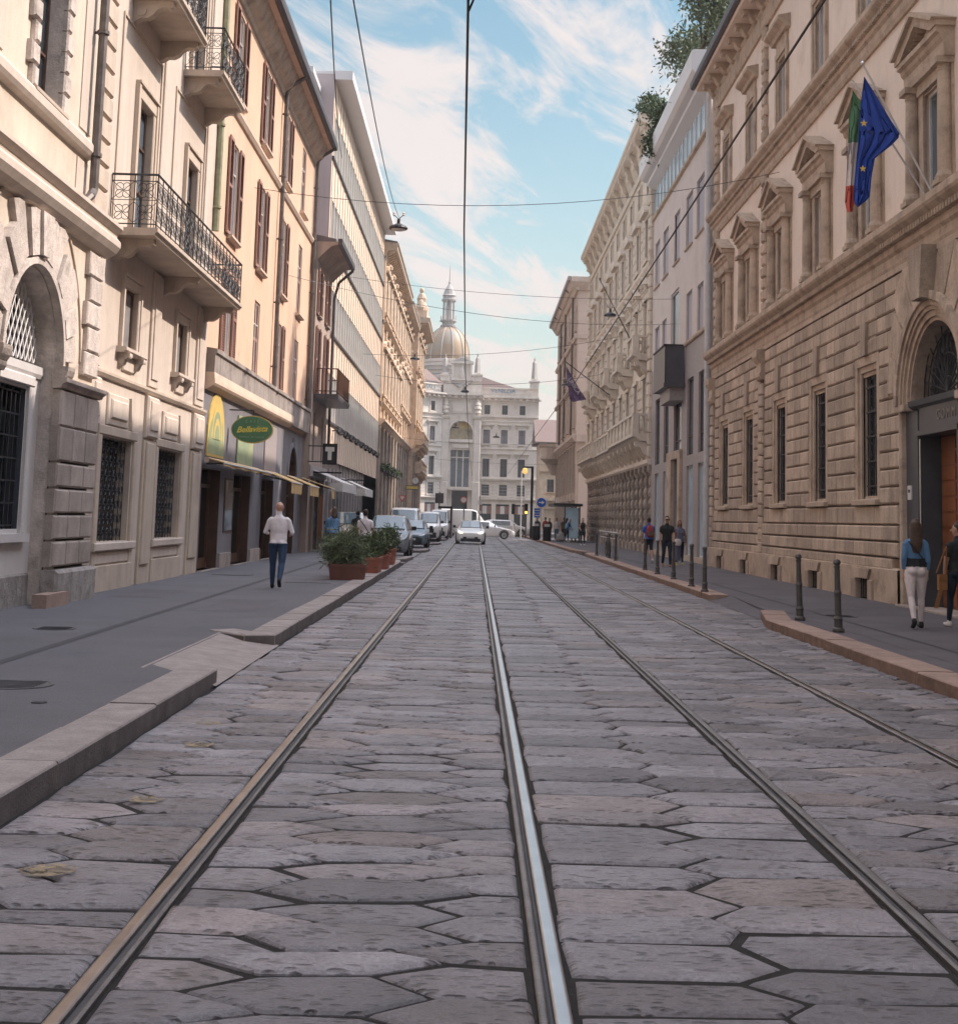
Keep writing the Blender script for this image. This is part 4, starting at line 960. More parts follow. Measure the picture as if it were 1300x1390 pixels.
# ---------------- L5: modern slab block --------------------------------------
L5 = thing('office_block', 'modern pale office block with bands of blue glass and flat eave', 'building', (-6.75, 77.5, 0))
a0, a1 = 60.2, 94.6
bands = [(17.3, 19.3), (13.55, 15.5), (9.7, 11.68), (5.8, 7.9)]
mb = MB(FL); mb.wall(a0, a1, 4.05, 21.0, [(a0+.35, a1-.3, b, t) for b, t in bands], 'panel5', .22); mb.build('wall', L5)
body(FL, a0, a1, 21.0, 14, 'side5', L5, 'r2_white', d=-.4)
mb = MB(FL); mb.box(a0-.02, a1, 20.75, 21.15, 0, .78, 'r2_white'); mb.build('eave', L5)
mb = MB(FL); mb.box(57.3, 60.15, 12.5, 20.1, -6, -.7, 'side5'); mb.box(57.2, 60.15, 20.1, 20.35, -6.1, -.6, 'r2_white'); mb.build('corner_block', L5)
for b, t in bands:
    mb = MB(FL); n = 27; w_ = (a1-a0-.65)/n
    mb.box(a0+.35, a1-.3, b, t, -.2, -.16, 'glass5'); bd = mb.build('window_band', L5)
    mb = MB(FL)
    for i in range(n+1): a = a0+.35+w_*i; mb.box(a-.06, a+.06, b, t, -.16, .05, 'fin5')
    mb.box(a0+.35, a1-.3, (b+t)/2-.03, (b+t)/2+.03, -.16, -.12, 'fin5'); mb.build('fins', bd)
    mb = MB(FL)
    for i in range(n+1): a = a0+.35+w_*i; mb.box(a-.035, a+.035, t+.05, t+1.6, 0, .04, 'panel5')
    mb.box(a0, a1, b-.12, b-.02, 0, .10, 'gutter'); mb.build('sill_line', L5)
mb = MB(FL)
for i in range(30): a = a0+.5+i*1.15; mb.box(a, a+.06, 4.1, 5.5, 0, .03, 'panel5')
mb.build('panel_joints', L5)
inner(FL, a0, a1, 0, 4.05, L5, -1.6)
mb = MB(FL)
for i in range(16):
    a = 60.2+i*1.75
    if a < 86: mb.box(a-.12, a+.12, 0, 4.05, -.6, -.1, 'r2_gran'); 
mb.box(60.2, 86, 3.1, 4.05, -.5, -.15, 'r2_gran'); mb.build('piers', L5)
mb = MB(FL); mb.box(60.2, 86, .3, 3.1, -.5, -.45, 'shopdk'); mb.build('shop_windows', L5)
for i in range(9):
    mb = MB(FL); a = 65.0+i*3.2; mb.tube((a, 5.45, 0), (a, 5.45, .3), .03, 'blk'); mb.tube((a-.1, 5.35, .3), (a+.1, 5.55, .36), .09, 'blk', 8, .12); mb.build('spotlight', L5)

# ---------------- L6 / L7 / L8: ornate palaces -------------------------------
def ornate(fr, a0, a1, rows, zc, zt, bays, parent, m='orn', ml='orn_d', eave=.85, zlow=8.1):
    """rows: list of (z0,h); bays evenly spread"""
    w = (a1-a0)/bays; cs = [a0+w*(i+.5) for i in range(bays)]
    hol = [(c-w*.2, c+w*.2, z, z+h) for c in cs for z, h in rows]
    mb = MB(fr); mb.wall(a0, a1, zlow, zt, [h for h in hol if h[2] > zlow], m, .3); mb.build('wall', parent)
    low = [(c-w*.3, c+w*.3, .4, 3.6) for c in cs]+[(c-w*.22, c+w*.22, 5.0, 7.2) for c in cs]
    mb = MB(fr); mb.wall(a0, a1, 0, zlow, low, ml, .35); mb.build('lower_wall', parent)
    for c in cs:
        for z, h in rows:
            if z < zlow: continue
            def orn(mb, h=h, w=w):
                k = w*.2
                for s_ in (-1, 1):
                    p0, p1 = sorted((s_*k, s_*(k+.22))); mb.pil(p0, p1, -.1, h, 0, .22, m, .04); mb.lathe((s_*(k+.5), 0, .1), [(.14, -.3), (.12, 0), (.11, h*.5), (.1, h), (.17, h+.12)], m, 8)
                mb.prism([(-k-.7, h+.15), (k+.7, h+.15), (k+.55, h+.4), (.0, h+.75), (-k-.55, h+.4)], 0, .32, m); mb.box(-k-.75, k+.75, h, h+.15, 0, .38, m)
                mb.lathe((0, h+.35, .3), [(.05, 0), (.2, .1), (.22, .3), (.1, .45), (.03, .5)], m, 8)
                mb.box(-k-.7, k+.7, -.3, -.15, 0, .35, m)
                for q in range(-2, 3): mb.lathe((q*k*.6, -.75, .22), [(.08, 0), (.05, .12), (.09, .28), (.05, .42)], m, 6)
            unit(('orn', a0, h), fr, parent, c, z, win_spec(w*.4, h, 'pane', 'wframe', .06, kids=[('surround', orn)]))
    for z, h in rows:
        mb = MB(fr); mb.ext([(0, z-1.0), (.15, z-.98), (.3, z-.85), (.38, z-.82), (.38, z-.74), (0, z-.7)], a0, a1, m); mb.build('string_course', parent)
    for c in cs:
        mb = MB(fr); mb.box(c-w*.3, c+w*.3, .4, 3.6, -.34, -.3, 'shopdk'); mb.box(c-w*.22, c+w*.22, 5.0, 7.2, -.34, -.3, 'pane'); mb.build('window', parent)
    for i in range(bays+1):
        a = a0+w*i; mb = MB(fr); p0, p1 = max(a0, a-.35), min(a1, a+.35)
        mb.pil(p0, p1, 0, zlow-.4, 0, .22, ml, .06); mb.pil(p0, p1, zlow, zc-.4, 0, .16, m, .04)
        mb.build('pilaster', parent)
    mb = MB(fr); mb.ext([(0, zlow-.5), (.2, zlow-.45), (.35, zlow-.2), (.5, zlow-.15), (.5, zlow), (0, zlow+.05)], a0, a1, m); mb.build('belt_moulding', parent)
    mb = MB(fr); mb.ext([(0, zc-.6), (.15, zc-.55), (.2, zc-.2), (.3, zc), (0, zc)], a0, a1, m)
    mb.ext([(0, zc), (eave-.08, zc), (eave, zc+.1), (eave, zc+.3), (eave+.1, zc+.4), (eave+.1, zc+.5), (0, zc+.6)], a0, a1, 'r1_trim' if eave < 1.2 else m); mb.build('cornice', parent)
    n = int((a1-a0)/.8)
    mb = MB(fr)
    for i in range(n): a = a0+.3+i*.8; mb.ext([(0, zc-.35), (.2, zc-.35), (eave*.8, zc-.08), (eave*.8, zc-.002), (0, zc-.002)], a, a+.3, m)
    mb.build('dentils', parent)
    return cs
L6 = thing('ornate_palace', 'ornate golden stone palace with deep eave beyond the glass office block', 'building', (-6.75, 106, 0))
ornate(FL, 94.6, 118, [(10.0, 2.9), (15.6, 2.6)], 19.7, 19.7, 6, L6, eave=.9)
body(FL, 94.6, 118, 20.2, 14, 'orn', L6, d=-.5, rise=1.5, over=.9)
L7 = thing('ornate_palace', 'second ornate palace past the deep eave, carved stone front', 'building', (-6.7, 127, 0))
ornate(FL, 118.05, 134, [(11.2, 2.9), (15.9, 2.3)], 19.3, 19.3, 4, L7, eave=.95)
body(FL, 118.05, 134, 19.8, 14, 'orn', L7, d=-.5, rise=1.5, over=.9)
FL8 = Fr((-6.1, 0, 0), (0, 1, 0), (1, 0, 0))
L8 = thing('corner_palace', 'far left corner palace with carved balconies and rooftop statue', 'building', (-6.1, 142, 0))
ornate(FL8, 134.05, 150, [(11.0, 3.2), (16.2, 2.6)], 20.2, 20.2, 3, L8, eave=1.1)
body(FL8, 134.05, 150, 20.8, 14, 'orn', L8, d=-.5)
mb = MB(FL8)
mb.box(136, 138, 20.8, 21.7, -.6, .8, 'orn'); mb.lathe((137, 21.7, .2), [(.55, 0), (.6, .5), (.42, .9), (.5, 1.3), (.3, 1.75), (.17, 1.85), (.24, 2.1), (.2, 2.3), (.05, 2.4)], 'orn', 9)
for s_ in (-1, 1): mb.lathe((137+s_*.8, 21.7, .2), [(.3, 0), (.42, .3), (.25, .9), (.1, 1.1)], 'orn', 8)
mb.lathe((140.5, 20.8, .3), [(.8, 0), (.7, .8), (.45, 1.0), (.5, 1.8), (.2, 2.2), (.05, 2.5)], 'orn', 10); mb.build('finial', L8)
for z, p in ((8.4, 1.0), (5.7, .9)):
    mb = MB(FL8); mb.ext([(0, z), (p-.2, z), (p, z+.2), (p, z+.35), (0, z+.35)], 134.1, 149, 'orn'); bb = mb.build('balcony', L8)
    mb = MB(FL8)
    for i in range(34): mb.lathe((134.3+i*.43, z+.35, p-.15), [(.07, 0), (.05, .1), (.11, .35), (.05, .65), (.08, .75)], 'orn', 6)
    mb.box(134.1, 149, z+1.1, z+1.25, p-.28, p, 'orn'); mb.box(134.1, 134.3, z+.35, z+1.1, .05, p, 'orn'); mb.build('balustrade', bb)
    for k in range(6):
        mb = MB(FL8); scroll(mb, 134.6+k*2.8, z, p*.9, .9, 'orn', .45); mb.build('bracket', bb)
# ================================================================= RIGHT SIDE
def column(mb, a, z0, z1, d, r, m):
    h = z1-z0
    mb.box(a-r*1.35, a+r*1.35, z0, z0+.1, d-r*1.35, d+r*1.35, m)
    mb.lathe((a, z0+.1, d), [(r*1.3, 0), (r*1.35, .05), (r*1.1, .12), (r, .16), (r, h*.35), (r*.86, h-.35), (r*.95, h-.33), (r*.95, h-.29), (r*.86, h-.27), (r*.88, h-.24), (r*1.2, h-.17), (r*1.25, h-.1)], m, 14)
    mb.box(a-r*1.4, a+r*1.4, z1-.12, z1, d-r*1.4, d+r*1.4, m)
def pediment(mb, w, z, h, p, m, dent=True):
    mb.ext([(0, z), (p*.55, z), (p*.6, z+.12), (p*.6, z+.28), (p*.75, z+.34), (p*.8, z+.42), (p, z+.46), (p, z+.56), (0, z+.56)], -w/2, w/2, m)
    zt = z+.56
    # raking mouldings and sunk tympanum
    for s_ in (-1, 1):
        q = [(s_*(w/2+.06), zt), (s_*(w/2+.06), zt+.10), (0, zt+h), (0, zt+h-.2), (s_*(w/2-.28), zt)]
        mb.prism(q, 0, p+.03, m)
        q = [(s_*(w/2-.1), zt+.14), (s_*(w/2+.1), zt+.14), (0, zt+h+.07), (0, zt+h)]
        mb.prism([(s_*(w/2+.02), zt+.09), (s_*(w/2+.12), zt+.13), (0, zt+h+.09), (0, zt+h)], 0, p+.12, m)
        if dent:
            for k in range(9):
                t = (k+.5)/9.5; a = s_*(w/2-.22)*(1-t); zz_ = zt+(h-.24)*t; mb.box(a-.028, a+.028, zz_-.02, zz_+.07, p*.3, p*.8, m)
    mb.prism([(-w/2+.25, zt), (w/2-.25, zt), (0, zt+h-.18)], 0, p*.35, m)
R1 = thing('palazzo', 'large brown palazzo on the right with rusticated stone ground floor and pedimented windows', 'building', (8.7, 20, 0))
CS = [48.95, 44.6, 39.95, 35.4, 30.95]
DOOR = 26.45
nearcs = [21.95, 17.45, 12.95, 8.45, 3.95, -.55]
allc = CS+nearcs
END = 51.6
hol = [(c-.52, c+.52, 2.34, 5.0) for c in allc]+[(DOOR-1.5, DOOR+1.5, .12, 4.1, 'arch')]+[(c-.42, c+.42, .14, .55) for c in allc]
mb = MB(FRt); mb.wall(-9, END, 0, 7.1, hol, 'r1_stone', .42, 'r1_trim'); mb.build('ground_floor_wall', R1)
up = allc+[DOOR]
hol = [(c-.55, c+.55, 8.02, 10.2) for c in up]+[(c-.5, c+.5, 13.22, 15.35) for c in up]
mb = MB(FRt); mb.wall(-9, END, 7.1, 18.2, hol, 'r1_stucco', .3, 'r1_trim'); mb.build('wall', R1)
body(FRt, -9, END, 18.6, 14, 'r1_stucco', R1, 'roof_dk', d=-.5, rise=3, over=.72)
inner(FRt, -9, END, 0, 18, R1, -.75)
# rustication: courses of pillowed blocks, cut around the openings
P0 = .365; rows = [(2.14+P0*k, 2.14+P0*(k+1)) for k in range(13)]
def excl(z0, z1):
    ex = []
    zc = (z0+z1)/2
    for c in allc:
        if zc < 5.36: ex.append((c-.98, c+.98))
        elif zc < 6.1: ex.append((c-.17, c+.17))
    if zc < 4.1: ex.append((DOOR-1.98, DOOR+1.98))
    elif zc < 6.55:
        r = 2.0; dz = zc-4.1
        if dz < r: w_ = math.sqrt(r*r-dz*dz)+.05; ex.append((DOOR-w_, DOOR+w_))
    for q in (42.3, 51.1, 33.15*0-100): ex.append((q-.32, q+.32))
    return sorted(ex)
mb = MB(FRt); pr = random.Random(5)
for ri, (z0, z1) in enumerate(rows):
    if z1 > 6.95: z1 = 6.9
    ex = excl(z0, z1); a = -9
    spans = []
    for e in ex:
        if e[0] > a: spans.append((a, min(e[0], END)))
        a = max(a, e[1])
    if a < END: spans.append((a, END))
    for s0, s1 in spans:
        L_ = s1-s0
        if L_ < .12: continue
        n = max(1, round(L_/.78)); off = (ri % 2)*.35
        cuts = [s0]+[s0+L_*(k+(pr.random()-.5)*.3)/n for k in range(1, n)]+[s1]
        for p, q in zip(cuts, cuts[1:]):
            mb.pil(p+.002, q-.002, z0+.012, z1-.014, 0, .115+pr.random()*.012, 'r1_stone', .034)
mb.build('rusticated_blocks', R1)
mb = MB(FRt)
for q in (42.3, 51.15):
    for k in range(14):
        z0 = .8+P0*k*1.0
        if k < 14: mb.pil(q-.28, q+.28, z0+.015, z0+P0-.015, 0, .2, 'r1_stone', .04)
    mb.ext([(0, 6.0), (.2, 6.0), (.27, 6.1), (.27, 6.2), (.22, 6.25), (.22, 6.5), (.3, 6.6), (.36, 6.7), (.36, 6.9), (0, 6.95)], q-.36, q+.36, 'r1_trim')
mb.build('pilaster', R1)
mb = MB(FRt)     # plinth courses
for z0, z1, d in ((1.72, 2.12, .12), (1.38, 1.70, .17), (1.05, 1.36, .17), (.80, 1.03, .17)):
    a = -9
    while a < END:
        w_ = 1.5 if z0 > 1.7 else .95
        b = min(a+w_*(.8+.4*pr.random()), END)
        if not (DOOR-1.98 < (a+b)/2 < DOOR+1.98):
            aa, bb_ = a, b
            if aa < DOOR-1.98 < bb_: bb_ = DOOR-1.98
            if aa < DOOR+1.98 < bb_: aa = DOOR+1.98
            if bb_-aa > .05: mb.pil(aa+.002, bb_-.002, z0+.008, z1-.008, 0, d, 'r1_stone', .025)
        a = b
mb.build('plinth_courses', R1)
mb = MB(FRt)
def pl(a, b): mb.wall(a, b, 0, .8, [(c-.48, c+.48, .12, .56) for c in allc if a < c < b], 'r1_trim', .3, 'r1_stone', d=.21); mb.add([(a, .8, .21), (b, .8, .21), (b, .84, .1), (a, .84, .1)], [(0, 1, 2, 3)], 'r1_trim')
pl(-9, DOOR-1.98); pl(DOOR+1.98, END); mb.build('base', R1)
for c in allc:
    mb = MB(FRt); c_ = c
    for k in range(4):    # splayed voussoir blocks over the cellar window
        x0, x1 = c-.5+k*.25, c-.25+k*.25; f = 1.75
        mb.prism([(x0, .555), (x1, .555), (c+(x1-c)*f*.78, .77), (c+(x0-c)*f*.78, .77)], .21, .27, 'r1_stone')
    for s_ in (-1, 1): p0, p1 = sorted((c+s_*.49, c+s_*.82)); mb.pil(p0, p1, .02, .54, .21, .26, 'r1_stone', .02)
    b_ = mb.build('cellar_window', R1)
    mb = MB(FRt)
    for k in range(6): mb.tube((c-.45+k*.18, .1, .12), (c-.45+k*.18, .56, .12), .012, 'iron', 5)
    for k in range(3): mb.tube((c-.48, .18+k*.14, .12), (c+.48, .18+k*.14, .12), .01, 'iron', 5)
    mb.build('grate', b_); mb = MB(FRt); mb.box(c-.48, c+.48, .1, .57, -.1, -.06, 'dark'); mb.build('opening', b_)
    # barred ground-floor window with nested frame
    def frm(mb):
        for k, (t0, t1, p) in enumerate(((.52, .62, .0), (.62, .76, .05), (.76, .95, .10))):
            mb.box(-t1, -t0, -.14, 2.66+t0-.52, -.02, p, 'r1_trim'); mb.box(t0, t1, -.14, 2.66+t0-.52, -.02, p, 'r1_trim'); mb.box(-t1, t1, 2.66+t0-.52, 2.66+t1-.52, -.02, p+.002, 'r1_trim')
        mb.prism([(-.16, 3.1), (.16, 3.1), (.24, 3.82), (-.24, 3.82)], 0, .19, 'r1_stone')
        for s_ in (-1, 1): mb.prism([(s_*.22, 3.1), (s_*.62, 3.1), (s_*.85, 3.72), (s_*.3, 3.72)], 0, .10, 'r1_stone')
    def bars(mb):
        for k in range(5): mb.tube((-.42+k*.21, .0, -.045), (-.42+k*.21, 2.66, -.045), .016, 'iron', 5)
        for k in range(5): mb.box(-.52, .52, .2+k*.55, .24+k*.55, -.06, -.03, 'iron')
        for k in range(10):
            for j in (-1, 1): mb.tube((j*.21-.1, .1+k*.26, -.05), (j*.21+.1, .1+k*.26+.13, -.05), .008, 'iron', 4)
    def sl(mb): mb.ext([(0, -.2), (.2, -.2), (.2, -.1), (-.3, .02), (-.3, -.2)], -.95, .95, 'r1_trim')
    unit('R1g', FRt, R1, c, 2.34, win_spec(1.04, 2.66, 'shopdk', 'doorgrey', .12, trans=(.72,), kids=[('surround', frm), ('window_bars', bars), ('sill', sl)]))
# cornices
def corn(z, h, p, m, a0=-9, a1=END+.1, den=True):
    mb = MB(FRt)
    mb.ext([(0, z), (.06, z), (.1, z+h*.12), (.1, z+h*.3), (.16, z+h*.36), (.16, z+h*.5), (p*.6, z+h*.62), (p*.92, z+h*.72), (p, z+h*.78), (p, z+h*.92), (0, z+h)], a0, a1, m)
    if den:
        n = int((a1-a0)/.16)
        for i in range(n): a = a0+i*.16; mb.box(a, a+.09, z+h*.5, z+h*.62, .1, p*.72, m)
    return mb.build('cornice', R1)
corn(7.0, .98, .42, 'r1_trim'); corn(12.3, .85, .36, 'r1_trim')
mb = MB(FRt); mb.ext([(0, 6.9), (.13, 6.9), (.13, 7.02), (0, 7.02)], -9, END, 'r1_trim')
mb.ext([(0, 12.9), (.05, 12.9), (.05, 13.1), (0, 13.1)], -9, END, 'r1_trim'); mb.build('string_course', R1)
for q in (42.3, 50.95):
    mb = MB(FRt); z = 8.1; k = 0
    while z < 17.1:
        if not 12.1 < z < 13.15: e = .32 if k % 2 else .24; mb.pil(q-e, q+e, z, z+.33, 0, .13, 'r1_stone', .05)
        z += .36; k += 1
    mb.build('quoins', R1)
for c in up:
    big = abs(c-DOOR) < .1
    def first(mb):
        for s_ in (-1, 1):
            column(mb, s_*.98, .0, 2.42, .13, .145, 'r1_trim')
            p0, p1 = sorted((s_*.55, s_*.78)); mb.box(p0, p1, 0, 2.2, -.02, .05, 'r1_trim')
            mb.box(s_*.98-.18, s_*.98+.18, 0, 2.4, -.01, .04, 'r1_trim')
        mb.box(-.78, .78, 2.2, 2.42, -.02, .1, 'r1_trim')
        pediment(mb, 2.45, 2.42, .62, .36, 'r1_trim')
    unit('R1p', FRt, R1, c, 8.02, win_spec(1.1, 2.18, 'pane_b', 'wframe_w', .1, mull=1, trans=(), ft=.07, kids=[('pediment_surround', first)]))
    def second(mb):
        for t0, t1, p in ((.5, .6, .04), (.6, .78, .09)):
            mb.box(-t1, -t0, 0, 2.13+t0-.5, -.01, p, 'r1_trim'); mb.box(t0, t1, 0, 2.13+t0-.5, -.01, p, 'r1_trim'); mb.box(-t1, t1, 2.13+t0-.5, 2.13+t1-.5, -.01, p+.002, 'r1_trim')
        mb.box(-.7, .7, 2.42, 2.75, 0, .06, 'r1_trim')
        mb.ext([(0, 2.75), (.15, 2.75), (.2, 2.85), (.34, 2.93), (.38, 2.97), (.38, 3.07), (0, 3.16)], -1.0, 1.0, 'r1_trim')
    unit('R1s', FRt, R1, c, 13.22, win_spec(1.0, 2.13, 'pane_b' if int(c*7)%3 else 'curtain', 'wframe_w', .1, trans=(), ft=.06, kids=[('hood', second)]))
# eave with big consoles
mb = MB(FRt); mb.ext([(0, 17.1), (.08, 17.1), (.12, 17.25), (.12, 17.6), (.2, 17.7), (0, 17.75)], -9, END, 'r1_trim'); mb.ext([(0, 18.02), (.72, 18.02), (.76, 18.08), (.76, 18.3), (0, 18.62)], -9, END+.3, 'r1_stucco')
mb.build('eave', R1)
for i in range(46):
    a = END-.5-i*1.3
    if a < -8: break
    mb = MB(FRt); scroll(mb, a, 18.015, .6, .5, 'r1_trim', .34); mb.build('console', R1)
mb = MB(FRt); mb.ext([(.76, 18.12), (.84, 18.08), (.93, 18.14), (.95, 18.3), (.92, 18.42), (.7, 18.42)], -9, END+.4, 'gutter'); mb.build('gutter', R1)
# ---- portal
mb = MB(FRt)
for r0_, r1_, p in ((1.5, 1.58, .05), (1.58, 1.70, .1), (1.70, 1.78, .15), (1.78, 1.9, .19)):
    mb.arc(DOOR, 4.1, r0_, r1_, 0, 180, 28, -.25, p, 'r1_trim')
mb.arc(DOOR, 4.1, 1.9, 2.06, 0, 180, 28, 0, .24, 'r1_stone')
for s_ in (-1, 1):
    p0, p1 = sorted((DOOR+s_*1.5, DOOR+s_*1.9)); mb.box(p0, p1, 3.98, 4.12, -.25, .2, 'r1_trim')
    p0, p1 = sorted((DOOR+s_*1.86, DOOR+s_*2.0)); mb.pil(p0, p1, .1, 4.0, 0, .16, 'r1_trim', .03)
mb.build('arch_moulding', R1)
mb = MB(FRt)
for k in range(9):
    if k == 4: continue
    t0, t1 = 8+k*164/9, 8+(k+1)*164/9-2.0
    ln = (.75, .9, 1.15, 1.35, 0, 1.35, 1.15, .9, .75)[k]
    q = []
    for r, t in ((2.07, t0), (2.07+ln, t0+(-1 if k < 4 else 1)), (2.07+ln, t1+(-1 if k < 4 else 1)), (2.07, t1)): q.append((DOOR+r*math.cos(R(t)), 4.1+min(r*math.sin(R(t)), 2.78)))
    mb.prism(q, 0, .16, 'r1_stone')
mb.prism([(DOOR-.26, 6.0), (DOOR+.26, 6.0), (DOOR+.42, 7.0), (DOOR-.42, 7.0)], 0, .42, 'r1_stone'); mb.build('voussoirs', R1)
mb = MB(FRt)     # slate-grey door case
for s_ in (-1, 1):
    p0, p1 = sorted((DOOR+s_*1.12, DOOR+s_*1.88)); mb.box(p0, p1, .12, 3.97, -.55, .04, 'doorgrey')
mb.box(DOOR-1.12, DOOR+1.12, 3.46, 4.1, -.55, .02, 'doorgrey'); mb.ext([(.02, 4.0), (.1, 4.05), (.12, 4.16), (-.4, 4.18), (-.4, 4.0)], DOOR-1.5, DOOR+1.5, 'doorgrey')
mb.ext([(.02, 3.46), (.06, 3.46), (.06, 3.56), (.02, 3.56)], DOOR-1.2, DOOR+1.2, 'doorgrey'); mb.build('door_case', R1)
mb = MB(FRt)
for k in range(13):
    t = R(180*k/12); mb.tube((DOOR, 4.25, -.2), (DOOR+1.45*math.cos(t), 4.2+1.42*math.sin(t), -.2), .016, 'iron', 5)
for r in (.35, .8, 1.2, 1.45): mb.path([(DOOR+r*math.cos(R(t)), 4.2+r*math.sin(R(t)), -.2) for t in range(0, 181, 15)], .014, 'iron', 5)
for k in range(12):
    t = R(15*k+7.5); mb.path([(DOOR+r*math.cos(t+dt), 4.2+r*math.sin(t+dt), -.2) for r, dt in ((.8, -.12), (1.0, 0), (1.2, .1), (1.0, 0), (.8, .12))], .009, 'iron', 4)
mb.build('fanlight_grille', R1)
mb = MB(FRt); mb.prism([(DOOR+1.48*math.cos(R(t)), 4.16+1.45*math.sin(R(t))) for t in range(0, 181, 12)], -.36, -.34, 'pane'); mb.build('fanlight_pane', R1)
mb = MB(FRt)     # wooden leaf standing open inside + far leaf
mb.box(DOOR+.22, DOOR+1.1, .14, 3.44, -.5, -.42, 'wood')
for k in range(11): mb.box(DOOR+.26, DOOR+1.06, .2+k*.3, .45+k*.3, -.42, -.40, 'wood')
mb.box(DOOR-1.1, DOOR+.2, .14, 3.44, -.5, -.42, 'wood')
for k in range(11): mb.box(DOOR-1.06, DOOR+.16, .2+k*.3, .45+k*.3, -.42, -.4, 'wood')
dd_ = mb.build('door', R1)
mb = MB(FRt); mb.tube((DOOR+1.13, .6, .0), (DOOR+1.13, 3.4, .0), .022, 'steel', 8); mb.build('door_edge_strip', dd_)
mb = MB(FRt); mb.box(DOOR-1.85, DOOR+1.85, .0, .15, -.4, .3, 'stone_l'); mb.build('threshold', R1)
MT['dg2'] = pm('raised_grey_letters', (.22, .19, .16), .5, .1)
me_ = put_text('C O M M', .27, R1, FRt(DOOR-.5, 3.79, .024), (0, -1, 0), 'dg2', 'lettering', .008)
t = thing('intercom', 'small pale intercom plate on the grey door frame, above the woman in denim', 'intercom', FRt(DOOR+1.62, 2.2, .04))
mb = MB(FRt); mb.box(DOOR+1.5, DOOR+1.72, 2.22, 2.5, .04, .07, 'white'); mb.build('plate', t); mb = MB(FRt); mb.box(DOOR+1.55, DOOR+1.6, 2.36, 2.42, .07, .075, 'blk'); mb.box(DOOR+1.62, DOOR+1.67, 2.36, 2.42, .07, .075, 'blk'); mb.build('button', t)
# unseen block behind the eave, added to raise the shadow cast across the street
mb = MB(FRt); mb.box(-9, END-2, 18.4, 20.6, -7, -1.2, 'r1_stucco'); mb.build('unseen_attic', R1)

# ---------------- R2: pale modern building with dark balcony ------------------
R2 = thing('modern_building', 'pinkish smooth building with dark balcony, white roof hood and rooftop plants', 'building', (8.7, 61.3, 0))
b0, b1 = 52.5, 70.2
tops = [(54.25, 56.2), (57.2, 59.1), (60.9, 62.7), (64.6, 66.45), (67.7, 69.45)]
row2 = [(54.3, 55.8, 9.05, 11.15), (57.2, 58.8, 9.05, 11.3), (61.0, 63.5, 9.3, 12.0), (65.0, 66.5, 9.4, 11.2), (67.5, 69.2, 9.4, 11.2)]
tall = [(53.6, 55.3), (56.6, 58.3), (59.9, 62.2), (63.9, 65.6), (67., 68.7)]
hol = [(a, b, 13.25, 15.55) for a, b in tops]+row2
mb = MB(FRt); mb.wall(b0, b1, 9.15, 17.0, [(h[0], h[1], max(h[2], 9.15), h[3]) for h in hol], 'r2_wall', .18); mb.build('wall', R2)
mb = MB(FRt); mb.wall(b0, b1, 0, 9.15, [(a, b, 4.42, 7.6) for a, b in tall]+[(a, b, .35, 4.0) for a, b in tall if not 59 < a < 62]+[(60.2, 62.0, .15, 4.4)], 'r2_gran', .32); mb.build('granite_wall', R2)
body(FRt, b0, b1, 19.0, 14, 'r2_wall', R2, 'r2_white', d=-.6)
inner(FRt, b0, b1, 0, 9, R2, -.6)
for a, b in tops: unit('R2t', FRt, R2, (a+b)/2, 13.25, win_spec(1.9, 2.3, 'panel_lilac', 'panel_lilac', .09, mull=0, trans=(), kids=[sill(2.0, .08, .07, 'r1_trim')]))
for i, (a, b, z, t_) in enumerate(row2): unit(('R2r', i), FRt, R2, (a+b)/2, z, win_spec(b-a, t_-z, 'shopdk' if i == 2 else 'panel_lilac', 'r2_white' if i == 2 else 'panel_lilac', .09, mull=0, trans=(), ft=.09 if i == 2 else .05))
for i, (a, b) in enumerate(tall):
    unit(('R2a', round(b-a, 1)), FRt, R2, (a+b)/2, 4.42, win_spec(b-a, 3.18, 'pane_b', 'wframe', .12, mull=0, trans=(.25,)))
    if not 59 < a < 62: unit(('R2b', round(b-a, 1)), FRt, R2, (a+b)/2, .35, win_spec(b-a, 3.65, 'glass5', 'wframe_w', .12, mull=0, trans=()))
mb = MB(FRt)
mb.box(59.45, 60.1, .1, 4.75, 0, .14, 'r1_trim'); mb.box(62.1, 63.6, .1, 4.75, 0, .14, 'r1_trim'); mb.box(60.1, 62.1, 4.4, 4.75, 0, .14, 'r1_trim'); mb.box(60.2, 62, .15, 4.4, -.3, -.26, 'dark'); mb.build('portal', R2)
mb = MB(FRt); mb.ext([(0, 9.05), (.06, 9.05), (.1, 9.1), (.1, 9.2), (0, 9.22)], b0, 58.9, 'r1_trim'); mb.box(b0, b1, .05, .33, 0, .08, 'trim_l'); mb.build('string_course', R2)
mb = MB(FRt); mb.box(58.9, 62.6, 7.35, 7.5, 0, .9, 'r2_dark'); mb.box(59.15, 62.3, 6.8, 7.35, 0, .62, 'r2_gran'); B_ = mb.build('balcony', R2)
mb = MB(FRt); mb.box(58.9, 58.96, 7.5, 9.1, .05, .86, 'r2_dark'); mb.box(58.9, 62.6, 7.5, 9.1, .83, .87, 'r2_dark'); mb.box(62.54, 62.6, 7.5, 9.1, .05, .86, 'r2_dark')
mb.box(58.86, 62.64, 9.1, 9.16, .78, .92, 'blk'); mb.box(58.86, 58.98, 9.1, 9.16, 0, .92, 'blk'); mb.build('parapet_panels', B_)
mb = MB(FRt); n = 14
mb.box(b0+.6, b1, 17.05, 18.5, -.1, -.06, 'glass5'); gb = mb.build('window_band', R2)
mb = MB(FRt)
for i in range(n+1): a = b0+.6+(b1-b0-.6)*i/n; mb.box(a-.03, a+.03, 17.05, 18.5, -.06, .0, 'r2_white')
mb.build('mullions', gb)
